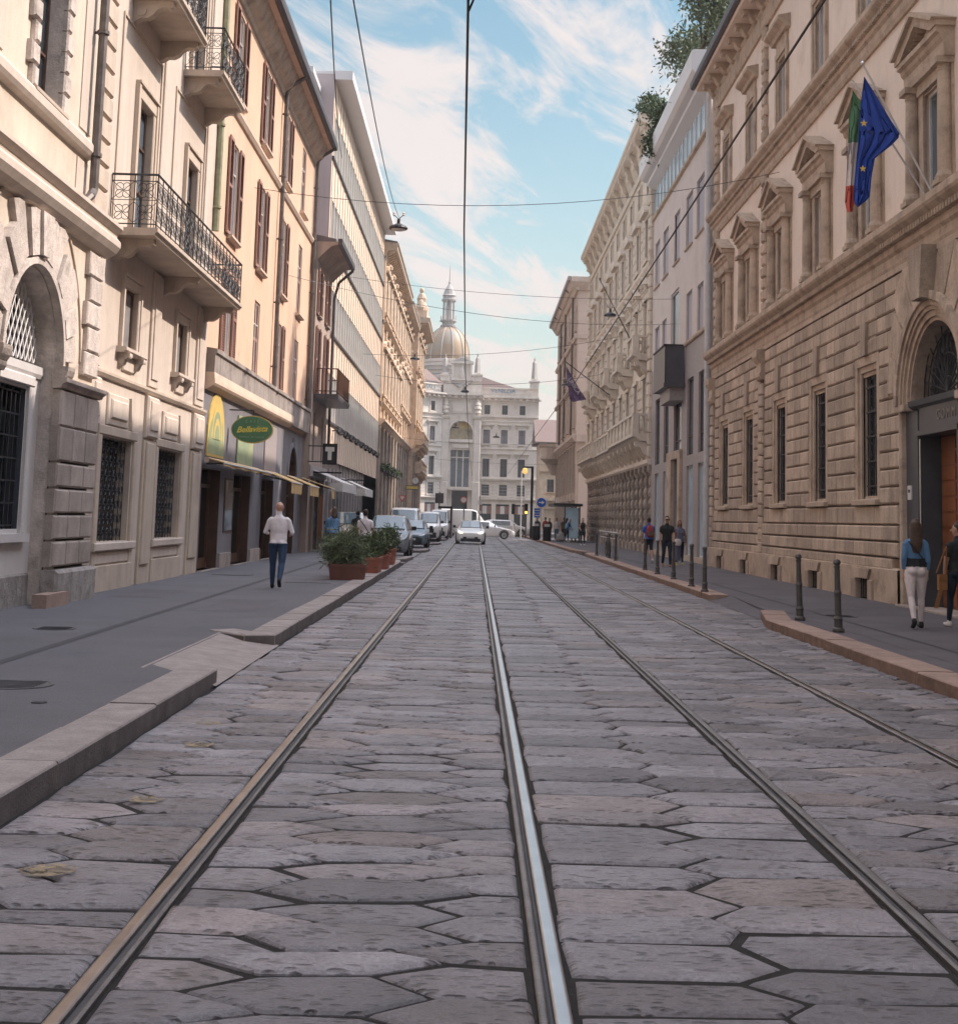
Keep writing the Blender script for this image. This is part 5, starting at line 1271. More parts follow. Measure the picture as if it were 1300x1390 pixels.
mb = MB(FRt); mb.ext([(0, 16.85), (.12, 16.9), (.14, 17.02), (0, 17.05)], b0, b1, 'r1_trim'); mb.build('sill_line', R2)
mb = MB(FRt)
mb.ext([(-.1, 18.5), (.35, 18.75), (.37, 18.9), (.62, 19.0), (.78, 19.15), (.8, 19.9), (.7, 19.95), (-.1, 19.95)], b0+.1, b1+.1, 'r2_white')
mb.build('roof_hood', R2)
mb = MB(FRt); mb.tube((52.2, .12, .16), (52.2, 18.4, .16), .12, 'pipe_p', 14); mb.build('flue_pipe', R2)
mb = MB(FRt); mb.box(61.5, 65, 19.9, 22.2, -3, -.9, 'r2_wall'); mb.box(61.2, 65.3, 22.2, 22.4, -3.3, -.7, 'r2_white'); mb.build('roof_room', R2)

def foliage(name, c, rx, ry, rz, n, m, seed, parent, ls=.12, clumps=9, long=2.4, stems=True, ground=None, wid=.5):
    pr = random.Random(seed); mb = MB(); cl = []
    for k in range(clumps):
        t = pr.uniform(0, 2*math.pi); ph = pr.uniform(-.9, 1); q = pr.random()**.4
        cl.append((Vector((rx*q*math.cos(t)*math.sqrt(max(0, 1-ph*ph*.8)), ry*q*math.sin(t)*math.sqrt(max(0, 1-ph*ph*.8)), rz*ph*.8)), pr.uniform(.28, .5)))
    for i in range(n):
        b, s_ = cl[i % clumps]
        v = Vector((pr.gauss(0, 1)*rx*s_, pr.gauss(0, 1)*ry*s_, pr.gauss(0, 1)*rz*s_))*.75
        p = Vector(c)+b+v
        d = Vector((pr.gauss(0, 1), pr.gauss(0, 1), pr.gauss(.3, 1))).normalized(); w_ = d.cross(Vector((pr.gauss(0, 1), pr.gauss(0, 1), pr.gauss(0, 1)))).normalized()
        L_ = ls*long*pr.uniform(.6, 1.2); q = ls*wid*pr.uniform(.6, 1.1)
        mb.add([p, p+d*L_*.4+w_*q, p+d*L_, p+d*L_*.4-w_*q], [(0, 1, 2, 3)], m, raw=True)
    fo = mb.build(name, parent)
    if stems:
        mb = MB(); g = Vector(ground if ground else (c[0], c[1], c[2]-rz))
        for b, s_ in cl[:6]:
            mb.tube(g+Vector((pr.uniform(-.05, .05), pr.uniform(-.05, .05), 0)), Vector(c)+b, .03*rz+.008, 'bark', 6, .008, raw=True)
        mb.build('stem', parent)
    return fo
for i, (x, y, z, rx, rz, n, lab, m_) in enumerate([
    (8.5, 54.0, 22.2, 1.3, 1.8, 3800, 'tall leafy roof shrub rising above the white hood, nearest the brown palazzo', 'leaf2'),
    (8.7, 57.6, 21.2, 1.2, 1.2, 2400, 'leafy roof shrub on the white hood, middle of the row', 'leaf2'),
    (8.2, 65.3, 20.4, .85, 1.2, 2800, 'dark bushy shrub hanging over the white roof hood at its far end', 'leaf'),
    (8.6, 70.6, 22.6, .65, .9, 1500, 'small dark shrub on the corner roof above the ornate cornice', 'leaf')]):
    t = thing('roof_shrub', lab, 'shrub', (x, y, z-rz), group='shrubs on the roof terrace')
    foliage('leaves', (x, y, z), rx, rx, rz, n, m_, 40+i, t, .11, 12)

# ---------------- R3: long ornate cream palazzo -------------------------------
R3 = thing('ornate_palazzo', 'long cream palazzo with rows of pediments, stone balconies and deep bracketed cornice', 'building', (8.7, 90, 0))
c0, c1 = 70.2, 110.2
cs = [72.2+4*k for k in range(10)]
hol = []
for c in cs: hol += [(c-.6, c+.6, 6.2, 9.0), (c-.6, c+.6, 10.5, 13.1), (c-.55, c+.55, 15.25, 17.4), (c-.5, c+.5, 18.85, 19.95)]
mb = MB(FRt); mb.wall(c0, c1, 4.7, 20.6, hol, 'r3', .3); mb.build('wall', R3)
low = [(c0+.42+k*2.0, c0+1.78+k*2.0, .5, 4.2) for k in range(19)]
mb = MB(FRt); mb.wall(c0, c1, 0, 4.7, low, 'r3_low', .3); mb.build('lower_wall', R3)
body(FRt, c0, c1, 22.7, 15, 'r3', R3, 'roof_dk', d=-.5, rise=.6, over=.7)
inner(FRt, c0, c1, 0, 4.5, R3, -.5)
for k in range(20):
    mb = MB(FRt)
    a = c0+.1+k*2.0
    for z in range(8):
        mb.lathe((a, .1+z*.55, -.2), [(.2, 0), (.29, .08), (.33, .27), (.29, .46), (.2, .54)], 'r3_low', 10)
    mb.box(a-.3, a+.3, 0, .5, 0, .12, 'r3_low'); mb.box(a-.32, a+.32, 4.2, 4.5, 0, .14, 'r3_low')
    mb.build('rusticated_column', R3)
for k in range(19):
    mb = MB(FRt); a, b = low[k][:2]; mb.box(a, b, .5, 4.2, -.28, -.25, 'shopdk'); w = mb.build('window', R3)
    mb = MB(FRt); mb.box((a+b)/2-.05, (a+b)/2+.05, .5, 4.2, -.25, -.2, 'wframe'); mb.box(a, b, 2.5, 2.6, -.25, -.2, 'wframe'); mb.build('frame', w)
mb = MB(FRt); mb.ext([(0, 4.5), (.1, 4.5), (.2, 4.6), (.2, 4.78), (0, 4.8)], c0, c1, 'r1_stucco'); mb.ext([(0, 14.45), (.1, 14.45), (.25, 14.7), (.25, 14.88), (0, 14.95)], c0, c1, 'r3'); mb.ext([(0, 18.15), (.1, 18.15), (.2, 18.4), (.2, 18.55), (0, 18.6)], c0, c1, 'r3'); mb.build('string_course', R3)
for c in cs:
    def s1(mb):
        for s_ in (-1, 1): column(mb, s_*.9, 0, 2.6, .06, .14, 'r3')
        mb.box(-.6, .6, 2.6, 2.75, 0, .2, 'r3'); pediment(mb, 2.3, 2.6, .6, .3, 'r3', False)
        mb.lathe((0, 3.1, .25), [(.06, 0), (.24, .12), (.26, .35), (.1, .5)], 'r3', 8)
        for s_ in (-1, 1):
            for k in range(6): mb.pil(min(s_*1.18, s_*1.85), max(s_*1.18, s_*1.85), -.3+k*.55, .22+k*.55, 0, .13, 'r3', .05)
    unit('R3a', FRt, R3, c, 10.5, win_spec(1.2, 2.6, 'pane', 'wframe', .07, kids=[('surround', s1)]))
    def s2(mb):
        for s_ in (-1, 1): p0, p1 = sorted((s_*.55, s_*.8)); mb.box(p0, p1, 0, 2.15, 0, .14, 'r3')
        mb.box(-.8, .8, 2.15, 2.35, 0, .15, 'r3'); mb.prism([(-1.05, 2.35), (1.05, 2.35), (1.05, 2.45), (.0, 2.95), (-1.05, 2.45)], 0, .4, 'r3'); mb.box(-1, 1, -.2, 0, 0, .25, 'r3')
        for s_ in (-1, 1):
            for k in range(5): mb.pil(min(s_*1.1, s_*1.85), max(s_*1.1, s_*1.85), -.2+k*.55, .32+k*.55, 0, .1, 'r3', .05)
    unit('R3b', FRt, R3, c, 15.25, win_spec(1.1, 2.15, 'pane', 'wframe', .07, kids=[('surround', s2)]))
    def s3(mb):
        for s_ in (-1, 1): p0, p1 = sorted((s_*.5, s_*.68)); mb.box(p0, p1, 0, 1.1, 0, .1, 'r3')
        mb.box(-.68, .68, 1.1, 1.25, 0, .12, 'r3')
    unit('R3c', FRt, R3, c, 18.85, win_spec(1.0, 1.1, 'pane', 'wframe', .2, trans=(), kids=[('surround', s3)]))
    def s4(mb):
        for s_ in (-1, 1):
            p0, p1 = sorted((s_*.6, s_*.85)); mb.box(p0, p1, -.5, 2.8, 0, .16, 'r3')
            for k in range(6): mb.pil(min(s_*1.1, s_*1.85), max(s_*1.1, s_*1.85), -.3+k*.55, .22+k*.55, 0, .14, 'r3', .06)
        mb.box(-.95, .95, 2.8, 3.0, 0, .25, 'r3')
    unit('R3d', FRt, R3, c, 6.2, win_spec(1.2, 2.8, 'shopdk', 'wframe', .07, kids=[('surround', s4)]))
def stone_balcony(fr, a0, a1, z, p, parent, m, nb=5, h=.95):
    mb = MB(fr); mb.ext([(0, z-.35), (p*.6, z-.3), (p*.8, z-.12), (p, z-.08), (p, z+.05), (0, z+.05)], a0, a1, m); b = mb.build('balcony', parent)
    mb = MB(fr); mb.box(a0, a1, z+h-.1, z+h+.03, p-.3, p, m); mb.box(a0, a0+.28, z+h-.1, z+h+.03, 0, p-.3, m); mb.box(a1-.28, a1, z+h-.1, z+h+.03, 0, p-.3, m)
    L_ = a1-a0; k = max(1, round(L_/1.9))
    for i in range(k+1): a = a0+(L_-.34)*i/k; mb.pil(a, a+.34, z+.05, z+h-.1, p-.32, p-.0, m, .03)
    n = int(L_/.24)
    for i in range(n): a = a0+.3+i*(L_-.6)/n; mb.lathe((a, z+.05, p-.15), [(.07, 0), (.04, .1), (.09, .32), (.04, .58), (.06, h-.15)], m, 6)
    for i in range(int(p/.24)): 
        for a in (a0+.12, a1-.12): mb.lathe((a, z+.05, .15+i*.24), [(.07, 0), (.04, .1), (.09, .32), (.04, .58), (.06, h-.15)], m, 6)
    mb.build('balustrade', b); return b
for c in (72.2, 80.2, 88.2, 96.2, 104.2):
    b = stone_balcony(FRt, c-1.35, c+1.35, 10.15, .95, R3, 'r3')
    for s_ in (-1, 1): mb = MB(FRt); scroll(mb, c+s_*.95, 9.8, .8, .75, 'r3', .35); mb.build('bracket', b)
for a, b_, p in ((70.3, 84.0, .95), (84.0, 96, .75), (96, 109.8, .95)):
    b = stone_balcony(FRt, a, b_, 6.0, p, R3, 'r3', h=1.05)
    n = int((b_-a)/2)
    for k in range(n+1): mb = MB(FRt); scroll(mb, a+.3+(b_-a-.6)*k/n, 5.65, p*.85, .85, 'r3', .4); mb.build('bracket', b)
mb = MB(FRt)
mb.ext([(0, 20.5), (.1, 20.5), (.15, 20.8), (0, 20.85)], c0, c1, 'r3')
mb.ext([(0, 21.1), (.15, 21.4), (.3, 22.0), (.72, 22.15), (.78, 22.3), (.85, 22.35), (.85, 22.6), (0, 22.75)], c0-.05, c1+.05, 'r3'); mb.build('cornice', R3)
for k in range(14):
    a = c0+.7+k*2.95
    mb = MB(FRt); mb.ext([(0, 20.85), (.15, 20.9), (.3, 21.3), (.6, 21.9), (.7, 22.14), (0, 22.14)], a-.3, a+.3, 'r3'); mb.tube((a-.36, 21.4, .22), (a+.36, 21.4, .22), .22, 'r3', 10); mb.tube((a-.34, 21.95, .56), (a+.34, 21.95, .56), .13, 'r3', 8)
    mb.build('console', R3)
for q in (c0+.35, c1-.35):
    mb = MB(FRt)
    for k in range(26): mb.pil(q-.33, q+.33, 4.9+k*.62, 5.46+k*.62, 0, .2, 'r3', .07)
    mb.build('quoins', R3)
# ---------------- R4 -----------------------------------------------------------
FR4 = Fr((8.5, 0, 0), (0, 1, 0), (-1, 0, 0))
R4 = thing('corner_building', 'tan building with bare pink side wall beyond the side street', 'building', (8.5, 145, 0))
hol = []
c4 = [123.2+4.2*k for k in range(7)]
for c in c4: hol += [(c-.6, c+.6, 9.8, 12.6), (c-.6, c+.6, 14.4, 16.8), (c-.6, c+.6, 18.4, 20.2), (c-1.7, c+1.7, .3, 3.4), (c-1.7, c+1.7, 4.0, 8.2)]
mb = MB(FR4); mb.wall(121, 151.5, 0, 22.6, hol, 'r4', .3); mb.build('wall', R4)
body(FR4, 121, 151.5, 22.6, 14, 'r4_side', R4, 'roof_dk', d=-.5, rise=1, over=.8)
for c in c4:
    for z, h in ((9.8, 2.8), (14.4, 2.4), (18.4, 1.8)):
        unit(('R4', h), FR4, R4, c, z, win_spec(1.2, h, 'pane', 'wframe', .07, kids=[surround(1.2, h, .25, .07, 'r4'), sill(1.9, .2, .15, 'r4')]))
    mb = MB(FR4); mb.box(c-1.7, c+1.7, .3, 3.4, -.28, -.25, 'shopdk'); mb.box(c-1.7, c+1.7, 4.0, 8.2, -.28, -.25, 'shopdk'); w = mb.build('shop_window', R4)
    mb = MB(FR4)
    for q in (-1.1, 0, 1.1): mb.box(c+q-.05, c+q+.05, 4, 8.2, -.25, -.15, 'r1_trim')
    mb.build('mullions', w)
mb = MB(FR4)
for i in range(8): a = 121.2+4.2*i; mb.pil(a-.25, a+.25, 0, 8.3, 0, .05, 'r1_trim', .02); mb.pil(a-.25, a+.25, 9.2, 21.4, 0, .06, 'r4', .02)
mb.build('pilaster', R4)
mb = MB(FR4); mb.ext([(0, 8.4), (.1, 8.4), (.3, 8.7), (.35, 8.75), (.35, 9.0), (0, 9.1)], 121, 151.5, 'r4'); mb.ext([(0, 13.3), (.2, 13.3), (.3, 13.6), (0, 13.7)], 121, 151.5, 'r4')
mb.ext([(0, 17.4), (.2, 17.4), (.3, 17.7), (0, 17.8)], 121, 151.5, 'r4'); mb.build('string_course', R4)
mb = MB(FR4); mb.ext([(0, 21.6), (.2, 21.6), (.7, 22.3), (.8, 22.35), (.8, 22.7), (0, 22.75)], 120.6, 151.8, 'r4'); mb.ext([(.8, 22.4), (1.0, 22.45), (1.0, 22.8), (.7, 22.8)], 120.5, 152, 'r2_gran')
for i in range(29): mb.box(121.5+i, 121.9+i, 21.9, 22.3, 0, .6, 'r4')
mb.build('cornice', R4)
mb = MB(FR4); mb.lathe((151, 6.4, .2), [(.3, 0), (.9, 1.2), (1.4, 1.6), (1.5, 1.7), (1.5, 2.0), (1.4, 2.0), (1.4, 2.9), (1.5, 3.0)], 'r4', 14); mb.build('corner_balcony', R4)
for a in (125.5, 136, 143): downpipe(FR4, R4, a, 9.2, 21.8, .2, .09, 'pipe', top=(.9, 22.4))
# side wall features facing the cross street
FS = Fr((8.5, 121, 0), (1, 0, 0), (0, -1, 0))
mb = MB(FS)
for z in range(14): mb.box(.0, 10, 9+z*.9, 9.03+z*.9, -.01, .012, 'r4')
mb.ext([(0, 21.6), (.2, 21.6), (.7, 22.3), (.7, 22.75), (0, 22.75)], -.7, 12, 'r4'); mb.box(0, 10, 17.4, 17.8, 0, .15, 'r4'); mb.box(0, 10, 8.4, 9.0, 0, .3, 'r4')
mb.pil(.2, 2.6, 1, 8.0, 0, .1, 'r4_side', .05); mb.build('side_mouldings', R4)
# ================================================================= PALACE WITH DOME
PAL = thing('domed_palace', 'pale palace with copper dome, obelisks and mosaic arch closing the street', 'building', (0, 232, 0))
def KZ(z, Y): return 1.62+(z-1.62)*Y/180.
def KX(x, Y): return x*Y/180.
YR, YC = 234.0, 230.5
FPR = Fr((0, YR, 0), (1, 0, 0), (0, -1, 0)); FPC = Fr((0, YC, 0), (1, 0, 0), (0, -1, 0))
lw = Vector((-.74, -.672, 0)).normalized()
FPL = Fr((-5.9, 230.0, 0), tuple(lw), (lw.y*-1*-1, -lw.x*-1*-1, 0))
nL = Vector((-lw.y, lw.x, 0)); nL = nL if nL.y < 0 else -nL
FPL = Fr((-5.9, 230.0, 0), tuple(lw), tuple(nL))
zr = lambda z: KZ(z, YR)
CT = zr(16.95)
def palwing(fr, a0, a1, cens, key):
    rows = [(zr(14.9), zr(16.1), .95), (zr(11.15), zr(12.93), 1.12), (zr(6.9), zr(9.2), 1.15), (zr(4.5), zr(5.9), 1.3)]
    hol = [(c-w/2, c+w/2, z0, z1) for c in cens for z0, z1, w in rows]+[(c-1.1, c+1.1, .3, zr(3.43)) for c in cens]
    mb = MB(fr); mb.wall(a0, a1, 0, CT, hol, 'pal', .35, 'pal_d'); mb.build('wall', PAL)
    for c in cens:
        for k, (z0, z1, w) in enumerate(rows):
            h = z1-z0
            def sur(mb, k=k, w=w, h=h):
                t = .22
                mb.box(-w/2-t, -w/2, -.1, h, 0, .12, 'pal'); mb.box(w/2, w/2+t, -.1, h, 0, .12, 'pal'); mb.box(-w/2-t, w/2+t, h, h+t, 0, .14, 'pal')
                mb.box(-w/2-.35, w/2+.35, -.28, -.1, 0, .35, 'pal')
                if k in (1, 2):
                    mb.ext([(0, h+.6), (.25, h+.6), (.45, h+.8), (.45, h+.92), (0, h+.95)], -w/2-.65, w/2+.65, 'pal'); mb.box(-w/2-.1, w/2+.1, h+.3, h+.55, 0, .1, 'pal')
                    mb.pil(-.5, .5, -1.0, -.4, 0, .15, 'pal', .1)
                    for s_ in (-1, 1): mb.ext([(0, h+.1), (.2, h+.3), (.35, h+.6), (0, h+.6)], s_*(w/2+.35)-.1, s_*(w/2+.35)+.1, 'pal')
                if k == 3: mb.box(-w/2-.3, w/2+.3, h+.2, h+.4, 0, .25, 'pal')
            unit(('pal', key, k), fr, PAL, c, z0, win_spec(w, h, 'blind' if k == 1 else 'pane', 'wframe', .22, trans=(.65,), kids=[('surround', sur)]))
        mb = MB(fr); mb.box(c-1.1, c+1.1, .3, zr(3.43), -.3, -.26, 'shopdk'); w_ = mb.build('shop_window', PAL)
        mb = MB(fr); mb.box(c-1.05, c-.35, zr(2.2), zr(3.2), -.26, -.22, 'poster_r'); mb.box(c-.35, c+.35, zr(2.2), zr(3.2), -.26, -.22, 'white'); mb.box(c+.35, c+1.05, zr(2.2), zr(3.2), -.26, -.22, 'poster_r'); mb.build('poster', w_)
    mb = MB(fr)
    for z, p, h in ((zr(14.4), .35, .35), (zr(10.35), .25, .25), (zr(6.3), .55, .6), (zr(3.8), .45, .5), (zr(13.9), .2, .2)):
        mb.ext([(0, z), (p*.4, z), (p, z+h*.6), (p, z+h), (0, z+h+.05)], a0, a1, 'pal')
    z = zr(3.9)
    while z < zr(6.2): mb.box(a0, a1, z, z+.05, -.0, .012, 'pal_d'); z += .55
    mb.build('string_course', PAL)
    mb = MB(fr); z = CT
    mb.ext([(0, z-.5), (.3, z-.45), (.35, z-.1), (.9, z), (1.0, z+.1), (1.0, z+.35), (0, z+.45)], a0, a1, 'pal')
    n = int((a1-a0)/1.05)
    for i in range(n+1): a = a0+.2+i*1.05; mb.box(a, a+.4, z-.35, z-.02, 0, .8, 'pal')
    mb.build('cornice', PAL)
MT['poster_r'] = pm('orange_red_poster', (.26, .12, .09), .6, .1, 2, bump=0)
palwing(FPR, .4, 10.1, [1.5, 4.45, 7.4], 'r')
palwing(FPL, 0, 16, [2.1, 5.9, 9.5, 13], 'l')
# attic parapets and lettering
def attic(fr, a0, a1):
    mb = MB(fr); mb.box(a0, a1, CT+.45, zr(18.35), -1.0, -.5, 'pal'); mb.ext([(-.5, zr(18.2)), (-.3, zr(18.25)), (-.3, zr(18.42)), (-1.1, zr(18.42)), (-1.1, zr(18.2))], a0, a1, 'pal')
    mb.box(a0, a1, zr(17.6), zr(17.68), -.5, -.44, 'pal'); mb.build('parapet', PAL)
attic(FPR, .4, 10.0); attic(FPL, 0, 16)
put_text('VENEZIA', 1.05, PAL, FPR(KX(3.15, YR), zr(18.0), -.42), (1, 0, 0), 'pal_txt' if 'pal_txt' in MT else pm('blue_grey_letters', (.20, .26, .34), .6, .1), 'lettering', .04, True)
put_text('GENERALI', 1.1, PAL, FPL(3.8, zr(17.95), -.42), tuple(-lw), pm('grey_letters', (.30, .33, .36), .6, .1), 'lettering', .04, True)
# central pavilion
zc = lambda z: KZ(z, YC); xc = lambda x: KX(x, YC)
a0, a1 = xc(-4.75), xc(.42)
AC, AR_ = xc(-2.12), xc(1.45)
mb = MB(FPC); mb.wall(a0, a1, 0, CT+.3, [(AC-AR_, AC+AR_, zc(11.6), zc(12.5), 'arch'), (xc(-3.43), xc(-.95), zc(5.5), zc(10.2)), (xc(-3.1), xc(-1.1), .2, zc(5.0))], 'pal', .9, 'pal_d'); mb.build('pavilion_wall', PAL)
for s0 in (a0, a1): mb = MB(); mb.box(s0-.01, s0+.01, 0, CT+.3, YC, YR+1, 'pal'); mb.build('pavilion_side', PAL)
MT['mosaic'] = pm('gold_mosaic', (.40, .33, .22), .5, .5, .9, bump=.1, stain=(.55, .36, .08), stainamt=.8, stscale=.45)
mb = MB(FPC); mb.box(AC-AR_, AC+AR_, zc(11.6), zc(14.2), -.9, -.85, 'mosaic'); mb.build('mosaic', PAL)
mb = MB(FPC); mb.box(xc(-3.43), xc(-.95), zc(5.5), zc(10.2), -.9, -.85, 'pane_b'); w_ = mb.build('window', PAL)
mb = MB(FPC)
for q in (-3.43, -2.6, -1.78, -.95): mb.box(xc(q)-.1, xc(q)+.1, zc(5.5), zc(10.2), -.85, -.6, 'pal')
mb.box(xc(-3.4), xc(-1), zc(9.2), zc(9.35), -.85, -.65, 'pal'); mb.build('frame', w_)
mb = MB(FPC); mb.box(xc(-3.1), xc(-1.1), .2, zc(5), -.9, -.85, 'dark'); mb.build('doorway', PAL)
mb = MB(FPC)
for s0, s1 in ((-4.6, -3.75), (-.5, .35)):
    mb.pil(xc(s0), xc(s1), zc(6.2), zc(14.2), 0, .5, 'pal', .06); mb.pil(xc(s0)-.1, xc(s1)+.1, 0, zc(6.2), 0, .65, 'pal', .1)
    mb.ext([(0, zc(14.2)), (.6, zc(14.2)), (.75, zc(14.5)), (.75, zc(14.65)), (0, zc(14.7))], xc(s0)-.15, xc(s1)+.15, 'pal')
    a = xc((s0+s1)/2)
    for z_, r_ in ((14.8, .55), (15.3, .62), (15.8, .5), (16.2, .32)): mb.lathe((a, zc(z_), .35), [(r_*.6, 0), (r_, .25), (r_*.9, .55), (r_*.5, .75)], 'pal', 8)
mb.build('pilaster', PAL)
mb = MB(FPC); mb.arc(AC, zc(12.5), AR_, AR_+.3, 0, 180, 22, 0, .35, 'pal'); mb.arc(AC, zc(12.5), AR_+.3, AR_+.45, 0, 180, 22, 0, .2, 'pal')
mb.pil(xc(-3.45), xc(-.75), zc(14.9), zc(16.4), 0, .15, 'pal', .05); mb.pil(xc(-3.3), xc(-.9), zc(15.1), zc(16.2), .15, .22, 'pal', .03)
mb.box(xc(-3.6), xc(-.6), zc(11.2), zc(11.55), 0, .45, 'pal'); mb.box(xc(-3.6), xc(-.6), zc(5.1), zc(5.45), 0, 1.2, 'pal'); mb.pil(xc(-3.2), xc(-1.0), zc(10.4), zc(11.0), 0, .25, 'pal', .1)
mb.prism([(AC-.22, zc(13.9)), (AC+.22, zc(13.9)), (AC+.3, zc(14.8)), (AC-.3, zc(14.8))], 0, .5, 'pal')
z = CT; mb.ext([(0, z-.5), (.3, z-.45), (.35, z-.1), (.9, z), (1.0, z+.1), (1.0, z+.35), (0, z+.45)], a0-.2, a1+.2, 'pal')
for i in range(7): a = a0+.2+i*1.0; mb.box(a, a+.4, z-.35, z-.02, 0, .8, 'pal')
mb.build('pavilion_mouldings', PAL)
# aedicule with little pediment above the cornice
mb = MB(FPC); e0, e1 = xc(-3.75), xc(-.75)
mb.box(a0+.2, a1-.1, CT+.45, zc(19.2), -1.4, -.4, 'pal')
mb.box(e0+.25, e1-.25, zc(19.2), zc(21.45), -1.6, -.5, 'pal')
for a in (e0+.25, e1-.6): mb.pil(a, a+.35, zc(19.2), zc(21.4), -.5, -.25, 'pal', .04)
mb.box(e0, e1, zc(21.4), zc(21.65), -1.7, -.1, 'pal'); mb.prism([(e0, zc(21.65)), (e1, zc(21.65)), ((e0+e1)/2, zc(22.35))], -1.7, -.15, 'pal')
mb.prism([(e0+.5, zc(21.72)), (e1-.5, zc(21.72)), ((e0+e1)/2, zc(22.18))], -.16, -.13, 'pal_d')
mb.box(e0+.2, e1-.2, zc(19.2), zc(19.45), -.5, .0, 'pal')
for s_ in (-1, 1):
    for k in range(5): a = (e0+e1)/2+s_*(.35+k*.28); mb.lathe((a, zc(18.2)+k*.22, -.3), [(.2, 0), (.28, .25), (.12, .5)], 'pal_d', 6)
mb.lathe(((e0+e1)/2, zc(19.5), -.35), [(.3, 0), (.4, .6), (.35, 1.3), (.2, 1.7), (.22, 2.0), (.05, 2.2)], 'pal', 8)
mb.build('aedicule', PAL)
def obelisk(x, y, zb, zt):
    mb = MB(); h = zt-zb
    mb.box(x-.75, x+.75, zb, zb+h*.2, y-.75, y+.75, 'pal'); mb.box(x-.9, x+.9, zb+h*.2, zb+h*.25, y-.9, y+.9, 'pal'); mb.box(x-.5, x+.5, zb+h*.25, zb+h*.32, y-.5, y+.5, 'pal')
    mb.lathe((x, zb+h*.32, y), [(.52, 0), (.36, h*.5), (.1, h*.57), (.16, h*.6), (.16, h*.63), (.04, h*.68)], 'pal_d', 4)
    mb.build('obelisk', PAL)
obelisk(KX(7.12, YR+.7), YR+.7, zr(18.35), zr(22.5)); obelisk(xc(-.25), YC+.8, zc(19.1), zc(22.8)); obelisk(xc(-4.4), YC+.8, zc(19.1), zc(22.6))
# roofs + body
mb = MB(); mb.box(-5.9, 10.05, 0, CT, YR+.4, YR+18, 'pal'); mb.build('side_wall', PAL)
mb = MB(); mb.add([(a, z, y) for a, z, y in ((-9, CT+1, YR+1.4), (5.8, CT+1.0, YR+1.4), (5.5, zr(18.6), YR+1.6), (-9, zr(20.5), YR+6), (.5, zr(20.2), YR+6))], [(0, 1, 2, 4, 3)], 'roof_red')
mb.ext([(YR+1.2, CT+.6), (YR+1.2, zr(18.0)), (YR+7, zr(20.4)), (YR+14, zr(18))], 0, 1, 'roof_red') if 0 else None
mb.build('roof', PAL)
mb = MB(FPL); mb.ext([(-1.0, CT+.4), (-1.0, zr(18.2)), (-6, zr(20.6)), (-12, zr(18))], -1.5, 16, 'roof_red'); mb.build('roof', PAL)
mb = MB(); 
mb.add([(.3, CT+.5, YR+1.3), (6.2, CT+.5, YR+1.3), (6.2, zr(18.5), YR+1.4), (.3, zr(20.1), YR+5), (.3, CT+.5, YR+9), (6.2, zr(18.2), YR+9)], [(0, 1, 2, 3), (2, 5, 3), (0, 3, 4)], 'roof_red'); mb.build('roof', PAL)
# dome
YD = 243.0; DX = KX(-4.42, 190)*YD/YD
kd = YD/190.; DXc = -4.42*kd; DR = 3.12*kd; zz_ = lambda z: 1.62+(z-1.62)*kd
MT['copper'] = pm('dome_copper', (.36, .25, .15), .5, .12, .5, streak=.1, bump=.05, stain=(.24, .25, .24), stainamt=.8, stscale=.25)
mb = MB(); base = zz_(19.0)
mb.lathe((DXc, base, YD), [(DR*1.12, 0), (DR*1.12, zz_(20.6)-base), (DR*1.06, zz_(20.7)-base), (DR*1.04, zz_(22.3)-base), (DR*1.08, zz_(22.4)-base), (DR*1.08, zz_(22.75)-base), (DR, zz_(22.8)-base)], 'pal', 32)
for k in range(5): mb.lathe((DXc, zz_(19.6+k*.55), YD), [(DR*1.13, 0), (DR*1.13, .06), (DR*1.1, .07)], 'pal_d', 32)
mb.build('drum', PAL)
mb = MB(); prof = []; H = zz_(27.5)-zz_(22.75)
for i in range(13):
    t = i/12*math.pi/2*.93; prof.append((DR*math.cos(t)**.92 if math.cos(t) > 0 else .01, H/math.sin(math.pi/2*.93)*math.sin(t)))
mb.lathe((DXc, zz_(22.75), YD), prof, 'copper', 48); dm = mb.build('dome', PAL, smooth=True)
mb = MB()
for k in range(12):
    t = R(k*30+15); pts = [(DXc+(r_+.03)*math.cos(t), zz_(22.75)+h_, YD+(r_+.03)*math.sin(t)) for r_, h_ in prof]
    mb.path(pts, .11, 'pal_d', 6)
mb.build('rib', dm)
mb = MB(); zb = zz_(27.4); r = .95*kd*.95
mb.lathe((DXc, zb, YD), [(r*1.2, 0), (r*1.25, .3), (r*.95, .4), (r*.95, .9), (r*1.3, 1.0), (r*1.3, 1.25), (r*.8, 1.3)], 'pal_d', 12)
for k in range(8): t = R(k*45+22); mb.tube((DXc+r*.82*math.cos(t), zb+1.25, YD+r*.82*math.sin(t)), (DXc+r*.82*math.cos(t), zb+4.6, YD+r*.82*math.sin(t)), .17, 'pal_d', 8); mb.tube((DXc+r*1.22*math.cos(t), zb+1.2, YD+r*1.22*math.sin(t)), (DXc+r*1.22*math.cos(t), zb+1.95, YD+r*1.22*math.sin(t)), .1, 'pal', 6)
mb.tube((DXc, zb+1.2, YD), (DXc, zb+4.6, YD), .16, 'pal_d', 8)
mb.lathe((DXc, zb+4.6, YD), [(r*1.1, 0), (r*1.15, .3), (r*.95, .4), (r*.95, .9), (r*1.1, 1.0), (r*.9, 1.2), (r*.72, 2.0), (r*.35, 2.7), (.16, 3.1), (.22, 3.4), (.08, 3.7), (.05, 5.5), (.02, 6.6)], 'pal_d', 12)
mb.build('lantern', dm)

